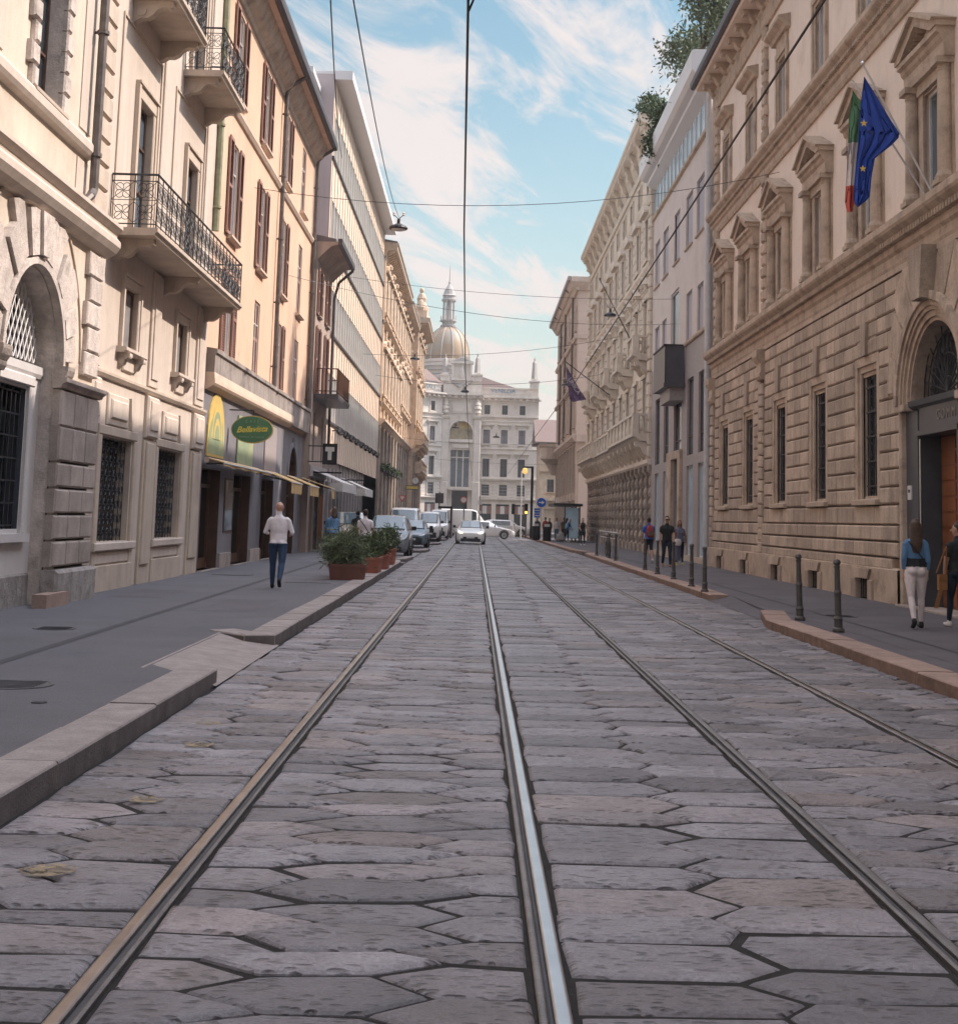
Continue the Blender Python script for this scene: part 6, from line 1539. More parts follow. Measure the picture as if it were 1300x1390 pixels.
# far right pink building with red roof, and fillers beyond the piazza
FB = thing('small_building', 'far pale building with red tiled roof right of the domed palace', 'building', (13, 206, 0))
FF = Fr((8.2, 205, 0), (1, 0, 0), (0, -1, 0))
mb = MB(FF); mb.wall(.9, 16, 0, 12.8, [(c-.5, c+.5, z, z+1.9) for c in (2.6, 5.2, 8) for z in (5.6, 9.6)]+[(c-.9, c+.9, .3, 3.2) for c in (2.6, 5.2, 8)], 'orn', .3); mb.build('wall', FB)
mb = MB(); mb.box(9.15, 24.2, 0, 12.8, 205.4, 216, 'orn'); mb.build('side_wall', FB)
mb = MB(FF); mb.ext([(.8, 12.7), (.8, 12.9), (-6, 16.6), (-12, 12.8)], .2, 17, 'roof_red'); mb.build('roof', FB)
for c in (2.6, 5.2, 8):
    for z in (5.6, 9.6): unit('FBw', FF, FB, c, z, win_spec(1, 1.9, 'pane', 'wframe', .15, kids=[sill(1.5, .3, .15, 'orn')]))
mb = MB(FF); mb.box(1, 16, 4.4, 4.8, 0, .9, 'orn'); mb.box(1, 16, 8.6, 8.8, 0, .3, 'orn'); mb.ext([(0, 12.0), (.5, 12.4), (.6, 12.7), (0, 12.75)], .9, 16, 'orn'); mb.build('mouldings', FB)
LF = thing('small_building', 'far building filling the left side of the piazza behind the corner palace', 'building', (-20, 190, 0))
mb = MB(); mb.box(-40, -18, 0, 20, 180, 200, 'orn'); mb.build('wall', LF); mb = MB(); mb.box(-40.5, -17.5, 20, 20.6, 179.5, 200.5, 'roof_dk'); mb.build('roof', LF)
# ================================================================= STREET OBJECTS
def bollard(x, y, z, h, lab, grp, tilt=0.):
    t = thing('bollard', lab, 'bollard', (x, y, z), group=grp)
    mb = MB(); mb.lathe((0, 0, 0), [(.085, 0), (.09, .02), (.085, .05), (.062, .07), (.06, .17), (.068, .19), (.05, .23), (.048, h*.52), (.056, h*.54), (.056, h*.56), (.045, h*.59), (.038, h*.9), (.046, h*.915), (.046, h*.93), (.03, h*.945)], 'boll', 14); mb.build('post', t, local=True)
    mb = MB(); mb.lathe((0, h*.93, 0), [(.02, 0), (.045, .02), (.058, .05), (.045, .085), (.01, .1)], 'boll', 12); mb.build('ball_cap', t, local=True)
    t.rotation_euler = (0, R(tilt), 0); return t
MT['boll'] = pm('grey_bollard_iron', (.075, .07, .068), .45, .2, 8, bump=.25, metal=.2, spec=.5)
bl = [(5.32, 20.7, 1.02, 'nearest bollard, closest to the women on the right pavement', -1.2), (5.3, 23.05, 1.04, 'second nearest bollard, beside the first large gap in the right kerb', -1.5),
      (5.14, 31.56, .98, 'bollard just past the driveway gap, first of the farther row', -.5), (5.21, 33.94, 1.0, 'second bollard of the farther row, behind the first', 0), (5.36, 38.05, 1.0, 'bollard directly in front of the woman in the long blue dress', -.5),
      (5.37, 41.5, .98, 'bollard standing left of the man in black', 0), (5.35, 44.35, 1.0, 'bollard in front of the man with the red backpack', 0),
      (5.4, 54.1, 1.0, 'bollard beside the near end of the metal rail', 0), (5.57, 58.6, 1.0, 'bollard at the front wheel of the bicycle', 0), (5.3, 61.4, .95, 'farthest bollard, behind the bicycle rear wheel', 0)]
for x, y, h, lab, ti in bl: bollard(x, y, SW, h, lab, 'bollards along the right kerb', ti)
# bicycle rack + bicycle
t = thing('guard_rail', 'pale metal hoop railing on the pavement where the bicycle leans', 'railing', (5.6, 62, SW))
for y0, y1, x in ((56.5, 67.5, 5.72),):
    mb = MB(); mb.path([(x, SW, y0), (x, SW+1.05, y0), (x+.25, SW+1.05, y1), (x+.25, SW, y1)], .028, 'steel', 8); mb.build('hoop', t)
    mb = MB(); mb.path([(x, SW+.8, y0), (x+.25, SW+.8, y1)], .02, 'steel', 6); mb.build('rail', t)
    for k in range(1, 5): mb = MB(); mb.tube((x+.05*k, SW, y0+k*2.2), (x+.05*k, SW+1.05, y0+k*2.2), .022, 'steel', 6); mb.build('post', t)
def bicycle(x, y, rz, lab):
    t = thing('bicycle', lab, 'bicycle', (x, y, SW), rz)
    for cy in (-.52, .52):
        mb = MB(); mb.path([(0, .34+.32*math.sin(R(q)), cy+.32*math.cos(R(q))) for q in range(0, 361, 20)], .018, 'blk', 5); w = mb.build('wheel', t, local=True)
        mb = MB()
        for q in range(0, 180, 30): mb.tube((0, .34-.31*math.sin(R(q)), cy-.31*math.cos(R(q))), (0, .34+.31*math.sin(R(q)), cy+.31*math.cos(R(q))), .004, 'steel', 3)
        mb.build('spokes', w, local=True)
    mb = MB(); bb = (0, .3, -.05); st = (0, .78, -.2); hd = (0, .8, .38)
    mb.path([(0, .34, -.52), bb, hd, st, bb], .016, 'blk', 6); mb.path([st, (0, .34, -.52)], .01, 'blk', 5); mb.path([(0, .92, .34), (0, .34, .52)], .015, 'blk', 6); mb.build('frame', t, local=True)
    mb = MB(); mb.box(-.05, .05, .86, .9, -.34, -.12, 'blk'); mb.tube((0, .7, -.18), (0, .87, -.22), .012, 'steel', 6); mb.build('saddle', t, local=True)
    mb = MB(); mb.path([(-.27, .95, .2), (-.1, .97, .34), (.1, .97, .34), (.27, .95, .2)], .012, 'steel', 6); mb.build('handlebar', t, local=True)
    return t
bicycle(5.62, 59.6, R(2), 'dark bicycle with drop bars leaning against the metal railing')
# planters ------------------------------------------------------------
MT['terra_d'] = pm('dark_terracotta', (.15, .06, .045), .7, .12, 3, streak=.1, bump=.15)
def planter(x0, x1, y0, y1, h, lab, M_='terra'):
    t = thing('planter', lab, 'planter', ((x0+x1)/2, (y0+y1)/2, SW), group='terracotta planters by the left kerb')
    mb = MB(); c = .02
    a = [(x0+.04, y0+.03), (x1-.04, y0+.03), (x1-.04, y1-.03), (x0+.04, y1-.03)]; b = [(x0, y0), (x1, y0), (x1, y1), (x0, y1)]
    P = [(p[0], SW, p[1]) for p in a]+[(p[0], SW+h-.05, p[1]) for p in b]
    mb.add(P, [(0, 3, 2, 1), (4, 5, 6, 7)]+[(i, (i+1) % 4, 4+(i+1) % 4, 4+i) for i in range(4)], M_); mb.build('box', t)
    mb = MB()
    for q in ((x0-.02, x1+.02, y0-.02, y0+.04), (x0-.02, x1+.02, y1-.04, y1+.02), (x0-.02, x0+.04, y0+.04, y1-.04), (x1-.04, x1+.02, y0+.04, y1-.04)): mb.box(q[0], q[1], SW+h-.06, SW+h, q[2], q[3], M_)
    mb.build('rim', t); mb = MB(); mb.box(x0+.04, x1-.04, SW+h-.05, SW+h-.03, y0+.04, y1-.04, 'soil'); mb.build('soil', t)
def shrub(x, y, z0, rx, ry, h, n, lab, m, seed, ls, kind='shrub', droop=False):
    t = thing('potted_shrub', lab, kind, (x, y, z0), group='shrubs in the kerbside planters')
    foliage('leaves', (x, y, z0+h*.5), rx, ry, h*.42, n, m, seed, t, ls, 16, 4.2 if droop else 2.6, ground=(x, y, z0), wid=.16 if droop else .34)
    return t
planter(-3.33, -2.50, 32.5, 33.1, .36, 'nearest dark brown rectangular planter, wide and low', 'terra_d')
planter(-3.05, -2.42, 36.2, 37.6, .42, 'second terracotta planter, behind the widest one')
planter(-2.95, -2.38, 39.2, 40.4, .42, 'third terracotta planter, half hidden by the second')
planter(-2.9, -2.42, 42.9, 44.1, .50, 'farthest small bright terracotta planter nearest the grey minivan')
shrub(-3.0, 32.8, SW+.3, .42, .3, .8, 1500, 'spiky drooping grassy shrub in the nearest planter', 'leaf2', 61, .075, droop=True)
shrub(-3.15, 34.2, SW+.15, .42, .4, .85, 1500, 'dark olive bush leaning behind the nearest planter', 'leaf', 62, .06)
shrub(-2.75, 36.9, SW+.36, .36, .6, .66, 1600, 'dark bushy shrub in the second planter', 'leaf', 63, .055)
shrub(-2.7, 39.8, SW+.36, .32, .5, .66, 1200, 'dark rounded shrub in the third planter', 'leaf', 64, .055)
shrub(-2.62, 43.5, SW+.42, .32, .5, .75, 1200, 'leafy shrub in the farthest planter, in front of the grey minivan', 'leaf', 65, .055)
# overhead lines --------------------------------------------------------
def wire(pts, r, lab, name='overhead_wire', m='blk'):
    mb = MB(); mb.path(pts, r, m, 6); return tag(mb.build(name), lab, 'cable')
def sag(p, q, s_, n=14):
    p = Vector(p); q = Vector(q); return [tuple((p+(q-p)*i/n)[j]-(4*s_*(i/n)*(1-i/n) if j == 1 else 0) for j in range(3)) for i in range(n+1)]
# points are (x, z, y)
wire([(-.1, 5.85, 1), (-.17, 5.82, 10.5), (-.28, 5.78, 20), (-.40, 5.75, 40), (-.48, 5.75, 80), (-.45, 5.75, 140)], .012, 'dark tram wire hanging above the middle of the street')
wire([(-.17, 5.8, 11.2), (.35, 6.3, 9), (2.5, 7.5, 4)], .01, 'short wire branching off the central tram wire at the top edge')
wire([(2.6, 5.85, 1), (2.68, 5.82, 10.5), (2.75, 5.78, 20), (2.9, 5.75, 44), (2.9, 5.75, 140)], .013, 'thick dark tram wire crossing in front of the right facades')
wire([(2.66, 5.85, 10.7), (2.75, 6.15, 11), (4.2, 8.2, 14), (5, 9.6, 15)], .03, 'twisted thick cable joining the right tram wire at the top')
wire(sag((-1.42, 6.2, 12), (-3.25, 9.65, 31), .25), .007, 'thin cable curving down the sky beside the orange house roof')
wire(sag((-1.22, 6.2, 12), (-2.4, 10.15, 40), .35), .007, 'second thin cable curving from the top of the sky to the nearest hanging lamp')
def crosswire(p, q, s_, lab, r=.009): wire(sag(p, q, s_), r, lab, 'span_wire')
crosswire((-6.7, 11.0, 40), (8.6, 11.9, 40), .75, 'span wire across the street carrying the nearest hanging lamp')
crosswire((-6.7, 12.3, 62), (8.6, 11.6, 62), .35, 'span wire crossing the sky level with the spire')
crosswire((-6.7, 10.8, 80), (8.6, 12.9, 85), .5, 'span wire crossing in front of the dome', .012)
crosswire((-6.7, 9.8, 48), (8.6, 10.2, 60), .6, 'span wire low across the street from the orange house')
crosswire((-6.7, 10.6, 90), (8.6, 11.2, 90), .7, 'span wire behind the dome-level lamp', .013)
crosswire((-6.7, 8.3, 120), (8.4, 8.3, 120), .4, 'far lower span wire across the palace windows', .013)
crosswire((-6.7, 7.2, 130), (8.4, 7.0, 135), .3, 'farthest span wire across the palace first floor', .013)
def hanglamp(x, z, y, w, lab, s_=1.):
    t = thing('hanging_lamp', lab, 'street lamp', (x, y, z), group='lamps hung over the street')
    mb = MB(); mb.lathe((x, z-.1, y), [(w*.45, 0), (w*.5, .03), (w*.46, .08), (w*.22, .15), (.05, .18), (.04, .3)], 'blk', 16); mb.build('lamp_shade', t)
    mb = MB(); mb.lathe((x, z-.14, y), [(w*.1, 0), (w*.32, .015), (w*.4, .045)], 'white', 14); mb.build('lens', t)
    mb = MB(); mb.path([(x-.14, z+.34, y), (x, z+.2, y), (x+.14, z+.34, y)], .012, 'blk', 5)
    for q in (-.14, .14): mb.lathe((x+q, z+.3, y), [(.02, 0), (.045, .03), (.02, .06), (.045, .09), (.02, .12)], 'white', 8)
    mb.build('hanger', t)
hanglamp(-2.47, 9.98, 40, .56, 'nearest dark saucer lamp hanging at the end of the white eave')
hanglamp(-3.73, 10.65, 80, .55, 'small saucer lamp hanging in front of the carved palace on the left')
hanglamp(5.31, 10.1, 57, .52, 'saucer lamp hanging in front of the long cream palazzo')
hanglamp(-.85, 9.3, 85, .5, 'saucer lamp hanging below the dome in the middle of the street')
hanglamp(5.61, 10.35, 90, .6, 'saucer lamp hanging beside the purple flag')
hanglamp(-1.9, 9.3, 120, .6, 'tiny lamp hanging left of the mosaic arch')
hanglamp(1.6, 8.6, 120, .6, 'tiny lamp hanging over the right palace windows')
# flags --------------------------------------------------------------------
MT['eu'] = pm('blue_flag_cloth', (.018, .06, .34), .75, .12, 2, bump=.1); MT['eustar'] = pm('yellow_star', (.72, .52, .12), .7, .05, 3, bump=0)
MT['fgreen'] = pm('green_cloth', (.10, .22, .11), .8, .1, 2, bump=.1); MT['fwhite'] = pm('white_cloth', (.62, .54, .50), .8, .06, 2, bump=.1); MT['fred'] = pm('red_cloth', (.55, .10, .07), .8, .1, 2, bump=.1)
MT['purple'] = pm('purple_cloth', (.14, .085, .17), .8, .15, 2, bump=.1); MT['ltpurple'] = pm('pale_lettering', (.45, .4, .42), .7, .05, 2, bump=0)
def cloth(parent, rowsL, rowsR, y, mats, name='cloth', wav=.05, nx=18, freq=3.2, thick=.006):
    """cloth between two edge polylines (x,z) top to bottom, folded in depth"""
    n = len(rowsL); mb = MB(); P = []
    def YY(u, v): return y+wav*math.sin(u*freq*2*math.pi+v*1.3)*(.25+.75*v)+.02*math.sin(v*9+u*4)
    for k in range(n):
        v = k/(n-1)
        for i in range(nx+1):
            u = i/nx; x = rowsL[k][0]*(1-u)+rowsR[k][0]*u; z = rowsL[k][1]*(1-u)+rowsR[k][1]*u
            P.append((x, z, YY(u, v)))
    for k in range(n-1):
        mm = mats(k/(n-1)) if callable(mats) else mats
        for i in range(nx): mb.add([P[k*(nx+1)+i], P[k*(nx+1)+i+1], P[(k+1)*(nx+1)+i+1], P[(k+1)*(nx+1)+i]], [(0, 1, 2, 3)], mm)
    return mb.build(name, parent, smooth=True), YY
def lerp_poly(pts, n):
    out = []; L_ = [0]
    for a, b in zip(pts, pts[1:]): L_.append(L_[-1]+math.dist(a, b))
    for i in range(n):
        s_ = L_[-1]*i/(n-1)
        for j in range(len(pts)-1):
            if s_ <= L_[j+1]+1e-9:
                q = (s_-L_[j])/max(1e-9, L_[j+1]-L_[j]); out.append((pts[j][0]+(pts[j+1][0]-pts[j][0])*q, pts[j][1]+(pts[j+1][1]-pts[j][1])*q)); break
    return out
def starmesh(x, z, y, r, parent):
    mb = MB(); q = [(x+(r if k % 2 == 0 else r*.4)*math.sin(R(36*k)), z+(r if k % 2 == 0 else r*.4)*math.cos(R(36*k))) for k in range(10)]
    mb.prism(q, y-.012, y, 'eustar'); mb.build('star', parent)
t = thing('flag', 'blue flag with yellow stars hanging from a white pole on the brown palazzo', 'flag', (8.55, 26.1, 8.0), group='flags above the palazzo door')
EUL = [(7.2, 10.2), (7.13, 9.6), (7.08, 9.0), (7.03, 8.4), (7.0, 7.75), (7.08, 7.66)]
EUR = [(7.2, 10.2), (7.66, 9.45), (7.9, 9.08), (7.72, 8.88), (7.40, 8.62), (7.33, 8.25), (7.3, 7.85), (7.08, 7.66)]
c_, YY = cloth(t, lerp_poly(EUL, 30), lerp_poly(EUR, 30), 25.95, 'eu', wav=.04, freq=3)
starmesh(7.17, 9.27, 25.885, .075, t); starmesh(7.14, 8.38, 25.87, .07, t)
mb = MB(); mb.tube((8.58, 7.95, 26.15), (7.17, 10.42, 25.9), .022, 'white', 8); mb.lathe((7.16, 10.42, 25.9), [(.03, 0), (.045, .04), (.015, .08)], 'steel', 8); mb.build('pole', t)
t = thing('flag', 'green, white and red flag partly hidden behind the blue flag', 'flag', (8.5, 26.6, 8.05), group='flags above the palazzo door')
ITL = [(7.13, 10.1), (7.06, 9.6), (7.03, 9.0), (7.0, 8.3), (6.98, 7.85), (7.03, 7.68)]
ITR = [(7.13, 10.1), (7.35, 9.75), (7.25, 9.0), (7.2, 8.4), (7.16, 7.95), (7.10, 7.68)]
cloth(t, lerp_poly(ITL, 24), lerp_poly(ITR, 24), 26.5, lambda v: 'fgreen' if v < .42 else ('fwhite' if v < .74 else 'fred'), wav=.05, freq=1.6, nx=12)
mb = MB(); mb.tube((8.58, 8.1, 26.7), (7.1, 10.3, 26.45), .02, 'white', 8); mb.build('pole', t)
t = thing('flag', 'plain purple flag with pale lettering hanging from the far cream palazzo', 'flag', (8.0, 85, 9.5))
PL = [(5.29, 10.97), (5.35, 10.2), (5.45, 9.5), (5.55, 8.9), (5.75, 8.8)]; PR_ = [(5.29, 10.97), (5.75, 10.2), (6.1, 9.6), (6.4, 9.15), (6.55, 8.95)]
cloth(t, lerp_poly(PL, 16), lerp_poly(PR_, 16), 85, 'purple', wav=.08, freq=1.5, nx=12); mb = MB(); mb.tube((8.0, 9.3, 85.4), (5.2, 11.25, 84.9), .03, 'blk', 6); mb.build('pole', t)
put_text('UNICA', .36, t, (5.78, 84.85, 9.75), (.55, 0, -.8), 'ltpurple', 'lettering', .005, True, zdir=(.8, 0, .55))
t = thing('flagpole', 'bare dark flagpole slanting out from the cream palazzo balcony', 'flagpole', (7.9, 72, 10.9))
mb = MB(); mb.tube((7.9, 10.95, 72.5), (6.15, 14.1, 72), .03, 'blk', 6, .02); mb.build('pole', t); mb = MB(); mb.lathe((6.14, 14.1, 72), [(.02, 0), (.05, .05), (.02, .12)], 'blk', 8); mb.build('finial', t)
# signs, poles and lights at the far end ---------------------------------------------
MT['bluesign'] = pm('blue_road_sign', (.01, .09, .42), .4, .05, 2, bump=0); MT['redsign'] = pm('red_road_sign', (.5, .05, .04), .4, .05, 2, bump=0)
MT['lampyel'] = pm('yellow_lantern', (.62, .40, .10), .5, .1, 3, bump=0, emis=((1, .6, .2), .4)); MT['amber'] = pm('amber_signal', (.8, .4, .05), .4, .05, 2, bump=0, emis=((1, .45, .05), 3.0)); MT['headl'] = pm('headlight_glow', (.8, .75, .6), .2, .05, 2, bump=0, emis=((1, .88, .65), .9))
t = thing('lamp_post', 'tall black angular lamp post with a yellow lantern at the end of the street', 'lamp post', (4.4, 112, SW))
mb = MB(); mb.box(4.34, 4.54, SW, 5.8, 111.9, 112.1, 'blk'); mb.build('post', t); mb = MB(); mb.box(3.72, 4.54, 5.68, 5.82, 111.92, 112.08, 'blk'); mb.build('arm', t)
mb = MB(); mb.lathe((3.86, 5.2, 112), [(.1, 0), (.22, .12), (.2, .4), (.08, .5)], 'lampyel', 10); mb.build('lantern', t)
def signal(x, y, z, lab, amber):
    t = thing('traffic_light', lab, 'traffic light', (x, y, SW)); mb = MB(); mb.tube((x, SW, y), (x, z, y), .05, 'white' if not amber else 'blk', 8); mb.build('pole', t)
    mb = MB(); mb.box(x-.14, x+.14, z, z+.85, y-.12, y+.12, 'blk'); mb.build('housing', t)
    for k in range(3): mb = MB(); mb.tube((x, z+.16+k*.27, y-.12), (x, z+.16+k*.27, y-.16), .1, 'amber' if (amber and k == 0) else 'dark', 12); mb.build('lens', t)
signal(4.05, 113, 2.0, 'traffic light with amber lamp lit beside the black lamp post', True); signal(3.1, 116, 2.0, 'dark traffic light on a pale pole left of the black lamp post', False)
t = thing('pole', 'slim pale tall pole just left of the black lamp post', 'pole', (3.75, 116, 0)); mb = MB(); mb.tube((3.75, 0, 116), (3.72, 5.6, 116), .05, 'white', 8); mb.build('shaft', t); mb = MB(); mb.box(3.6, 3.84, 2.2, 2.6, 115.9, 115.94, 'white'); mb.build('plate', t)
t = thing('road_sign', 'round blue sign with a white arrow pointing right', 'road sign', (5.27, 113, SW))
mb = MB(); mb.tube((5.32, SW, 113), (5.27, 3.0, 113), .04, 'steel', 8); mb.build('pole', t); mb = MB(); mb.tube((5.26, 2.99, 112.9), (5.26, 2.99, 112.93), .40, 'white', 28); mb.build('rim', t)
mb = MB(); mb.tube((5.26, 2.99, 112.87), (5.26, 2.99, 112.9), .37, 'bluesign', 28); mb.build('disc', t)
mb = MB(); mb.prism([(5.02, 2.95), (5.28, 2.95), (5.28, 2.84), (5.5, 2.99), (5.28, 3.14), (5.28, 3.03), (5.02, 3.03)], 112.84, 112.87, 'white'); mb.build('arrow', t)
t = thing('road_sign', 'two stacked blue rectangular signs right of the black lamp post', 'road sign', (4.9, 112.5, SW))
mb = MB(); mb.tube((4.92, SW, 112.5), (4.92, 2.5, 112.5), .04, 'steel', 8); mb.build('pole', t)
for z0, z1 in ((1.78, 2.12), (2.16, 2.52)): mb = MB(); mb.box(4.67, 5.15, z0, z1, 112.4, 112.45, 'bluesign'); mb.box(4.73, 5.09, (z0+z1)/2-.03, (z0+z1)/2+.03, 112.38, 112.4, 'white'); mb.build('plate', t)
def bin_(x, y, lab):
    t = thing('litter_bin', lab, 'litter bin', (x, y, SW)); mb = MB(); mb.lathe((x, SW, y), [(.26, 0), (.3, .05), (.3, .95), (.32, .98), (.32, 1.02)], 'blk', 14); mb.build('drum', t); mb = MB(); mb.box(x-.18, x+.18, SW+1.02, SW+1.2, y-.15, y+.15, 'steel'); mb.build('lid', t)
bin_(4.55, 105, 'dark litter bin at the foot of the black lamp post'); bin_(5.1, 100, 'dark litter bin behind the person in the red jacket')
t = thing('bus_shelter', 'dark tram stop shelter with glass end wall on the right pavement', 'shelter', (6.4, 100, SW))
mb = MB(); mb.box(5.45, 7.45, 2.62, 2.8, 98, 106, 'blk'); mb.build('roof', t)
for y in (98.2, 102, 105.8): mb = MB(); mb.box(7.2, 7.3, SW, 2.62, y-.05, y+.05, 'blk'); mb.build('post', t)
mb = MB(); mb.box(6.2, 7.15, .4, 2.5, 98.3, 98.34, 'glass5'); mb.build('glass_panel', t); mb = MB(); mb.box(6.2, 6.26, SW, 2.62, 98.27, 98.37, 'blk'); mb.build('post', t); mb = MB(); mb.box(7.24, 7.28, .4, 2.5, 98.4, 105.6, 'pane'); mb.build('glass_panel', t)
mb = MB(); mb.box(6.7, 7.15, .55, .6, 99, 105, 'steel'); mb.build('bench', t)
t = thing('road_sign', 'round no-entry style sign on a pale pole behind the oncoming white car', 'road sign', (-.8, 95, 0)); mb = MB(); mb.tube((-.78, 0, 95.1), (-.78, 2.9, 95.1), .045, 'steel', 8); mb.build('pole', t)
mb = MB(); mb.tube((-.82, 2.8, 95), (-.82, 2.8, 95.04), .24, 'redsign', 20); mb.build('rim', t); mb = MB(); mb.tube((-.82, 2.8, 94.97), (-.82, 2.8, 95), .18, 'white', 20); mb.build('disc', t)
t = thing('road_sign', 'slim pole with small white plates behind the oncoming white car', 'road sign', (.27, 95, 0)); mb = MB(); mb.tube((.29, 0, 95.1), (.25, 3.1, 95.1), .04, 'steel', 8); mb.build('pole', t); mb = MB(); mb.box(.12, .42, 2.5, 2.8, 95, 95.04, 'white'); mb.build('plate', t); mb = MB(); mb.box(.15, .4, 1.9, 2.1, 95, 95.04, 'white'); mb.build('plate', t)
t = thing('kiosk', 'dark flat-roofed kiosk behind the parked vans', 'kiosk', (-2.3, 112, 0)); mb = MB(); mb.box(-2.9, -1.75, 2.3, 2.45, 109, 113, 'blk'); mb.build('roof', t); mb = MB(); mb.box(-1.95, -1.8, 0, 2.3, 109.2, 112.8, 'gutter'); mb.build('panel', t); mb = MB(); mb.box(-2.75, -2.65, 0, 2.3, 109.2, 109.3, 'blk'); mb.build('post', t)
t = thing('banner', 'dark square hanging panel above the parked vans', 'banner', (-3, 118, 2.8)); mb = MB(); mb.box(-3.4, -2.7, 2.75, 3.6, 118, 118.08, 'gutter'); mb.build('panel', t); mb = MB(); mb.tube((-3.05, 0, 118.15), (-3.05, 3.7, 118.15), .05, 'blk', 8); mb.build('pole', t)
t = thing('road_sign', 'white and red give-way triangle on the left pavement', 'road sign', (-6.0, 114, SW)); mb = MB(); mb.tube((-5.95, SW, 114.05), (-5.95, 3.2, 114.05), .04, 'steel', 8); mb.build('pole', t)
mb = MB(); mb.prism([(-6.28, 3.25), (-5.62, 3.25), (-5.95, 2.7)], 113.95, 114, 'redsign'); mb.build('rim', t); mb = MB(); mb.prism([(-6.14, 3.18), (-5.76, 3.18), (-5.95, 2.86)], 113.92, 113.95, 'white'); mb.build('panel', t)
t = thing('hanging_sign', 'yellow-green rectangular shop sign jutting from the far left corner', 'sign', (-5.6, 125, 4.1)); mb = MB(); mb.box(-6.25, -5.1, 3.95, 4.32, 124.95, 125.1, 'blk'); mb.build('frame', t); mb = MB(); mb.box(-6.2, -5.15, 4.0, 4.27, 124.93, 124.95, 'yel'); mb.build('panel', t)
mb = MB(); mb.box(-6.1, -5.62, 4.1, 4.18, 124.9, 124.93, 'sgold'); mb.build('stripe', t)
t = thing('clock', 'round white street clock above the yellow-green sign', 'clock', (-5.4, 125, 4.7)); mb = MB(); mb.tube((-5.4, 4.75, 124.9), (-5.4, 4.75, 125.1), .28, 'steel', 20); mb.build('case', t); mb = MB(); mb.tube((-5.4, 4.75, 124.87), (-5.4, 4.75, 124.9), .24, 'white', 20); mb.build('face', t)
mb = MB(); mb.tube((-5.4, 4.75, 124.86), (-5.4, 4.93, 124.86), .014, 'blk', 4); mb.tube((-5.4, 4.75, 124.86), (-5.28, 4.7, 124.86), .014, 'blk', 4); mb.build('hand', t)
# flower boxes along the far left front
for k in range(7):
    t = thing('flower_box', ('nearest', 'second', 'third', 'fourth', 'fifth', 'sixth', 'farthest')[k]+' green flower box in the row along the ornate palace ledge', 'flower box', (-6.5, 96+k*3.3, 4.7), group='flower boxes on the ornate palace')
    mb = MB(); mb.box(-6.74, -6.3, 4.6, 4.8, 95.3+k*3.3, 97+k*3.3, 'gutter'); mb.build('box', t)
    pr = random.Random(k); foliage('leaves', (-6.45, 96.1+k*3.3, 4.95), .25, .8, .28, 180, 'leaf', 90+k, t, .09, 6, stems=False)
# ================================================================= VEHICLES
MT['tyre'] = pm('tyre_rubber', (.018, .018, .018), .8, .2, 9, bump=.2)
MT['rim'] = pm('alloy_rim', (.45, .45, .46), .35, .1, 3, bump=0, metal=.9)
MT['plastic'] = pm('black_plastic', (.02, .021, .022), .55, .15, 6, bump=.1)
MT['cglass'] = glass_mat('car_glass', (.07, .12, .15), .04, 1., .05)
MT['cglass_d'] = glass_mat('dark_car_glass', (.02, .03, .035), .04, 1., .05)
MT['plate'] = pm('number_plate', (.6, .6, .6), .5, .03, 3, bump=0)
MT['lens'] = pm('headlamp_lens', (.55, .56, .58), .1, .1, 8, bump=0, spec=1., coat=1.)
def paint(name, c): return pm(name, c, .35, .03, 1, bump=0, grain=0, spec=.5, coat=.8)
MT['p_white'] = paint('white_car_paint', (.78, .77, .76)); MT['p_grey'] = paint('grey_blue_car_paint', (.16, .18, .20)); MT['p_blue'] = paint('blue_car_paint', (.10, .15, .20)); MT['p_beige'] = paint('beige_car_paint', (.44, .38, .33))
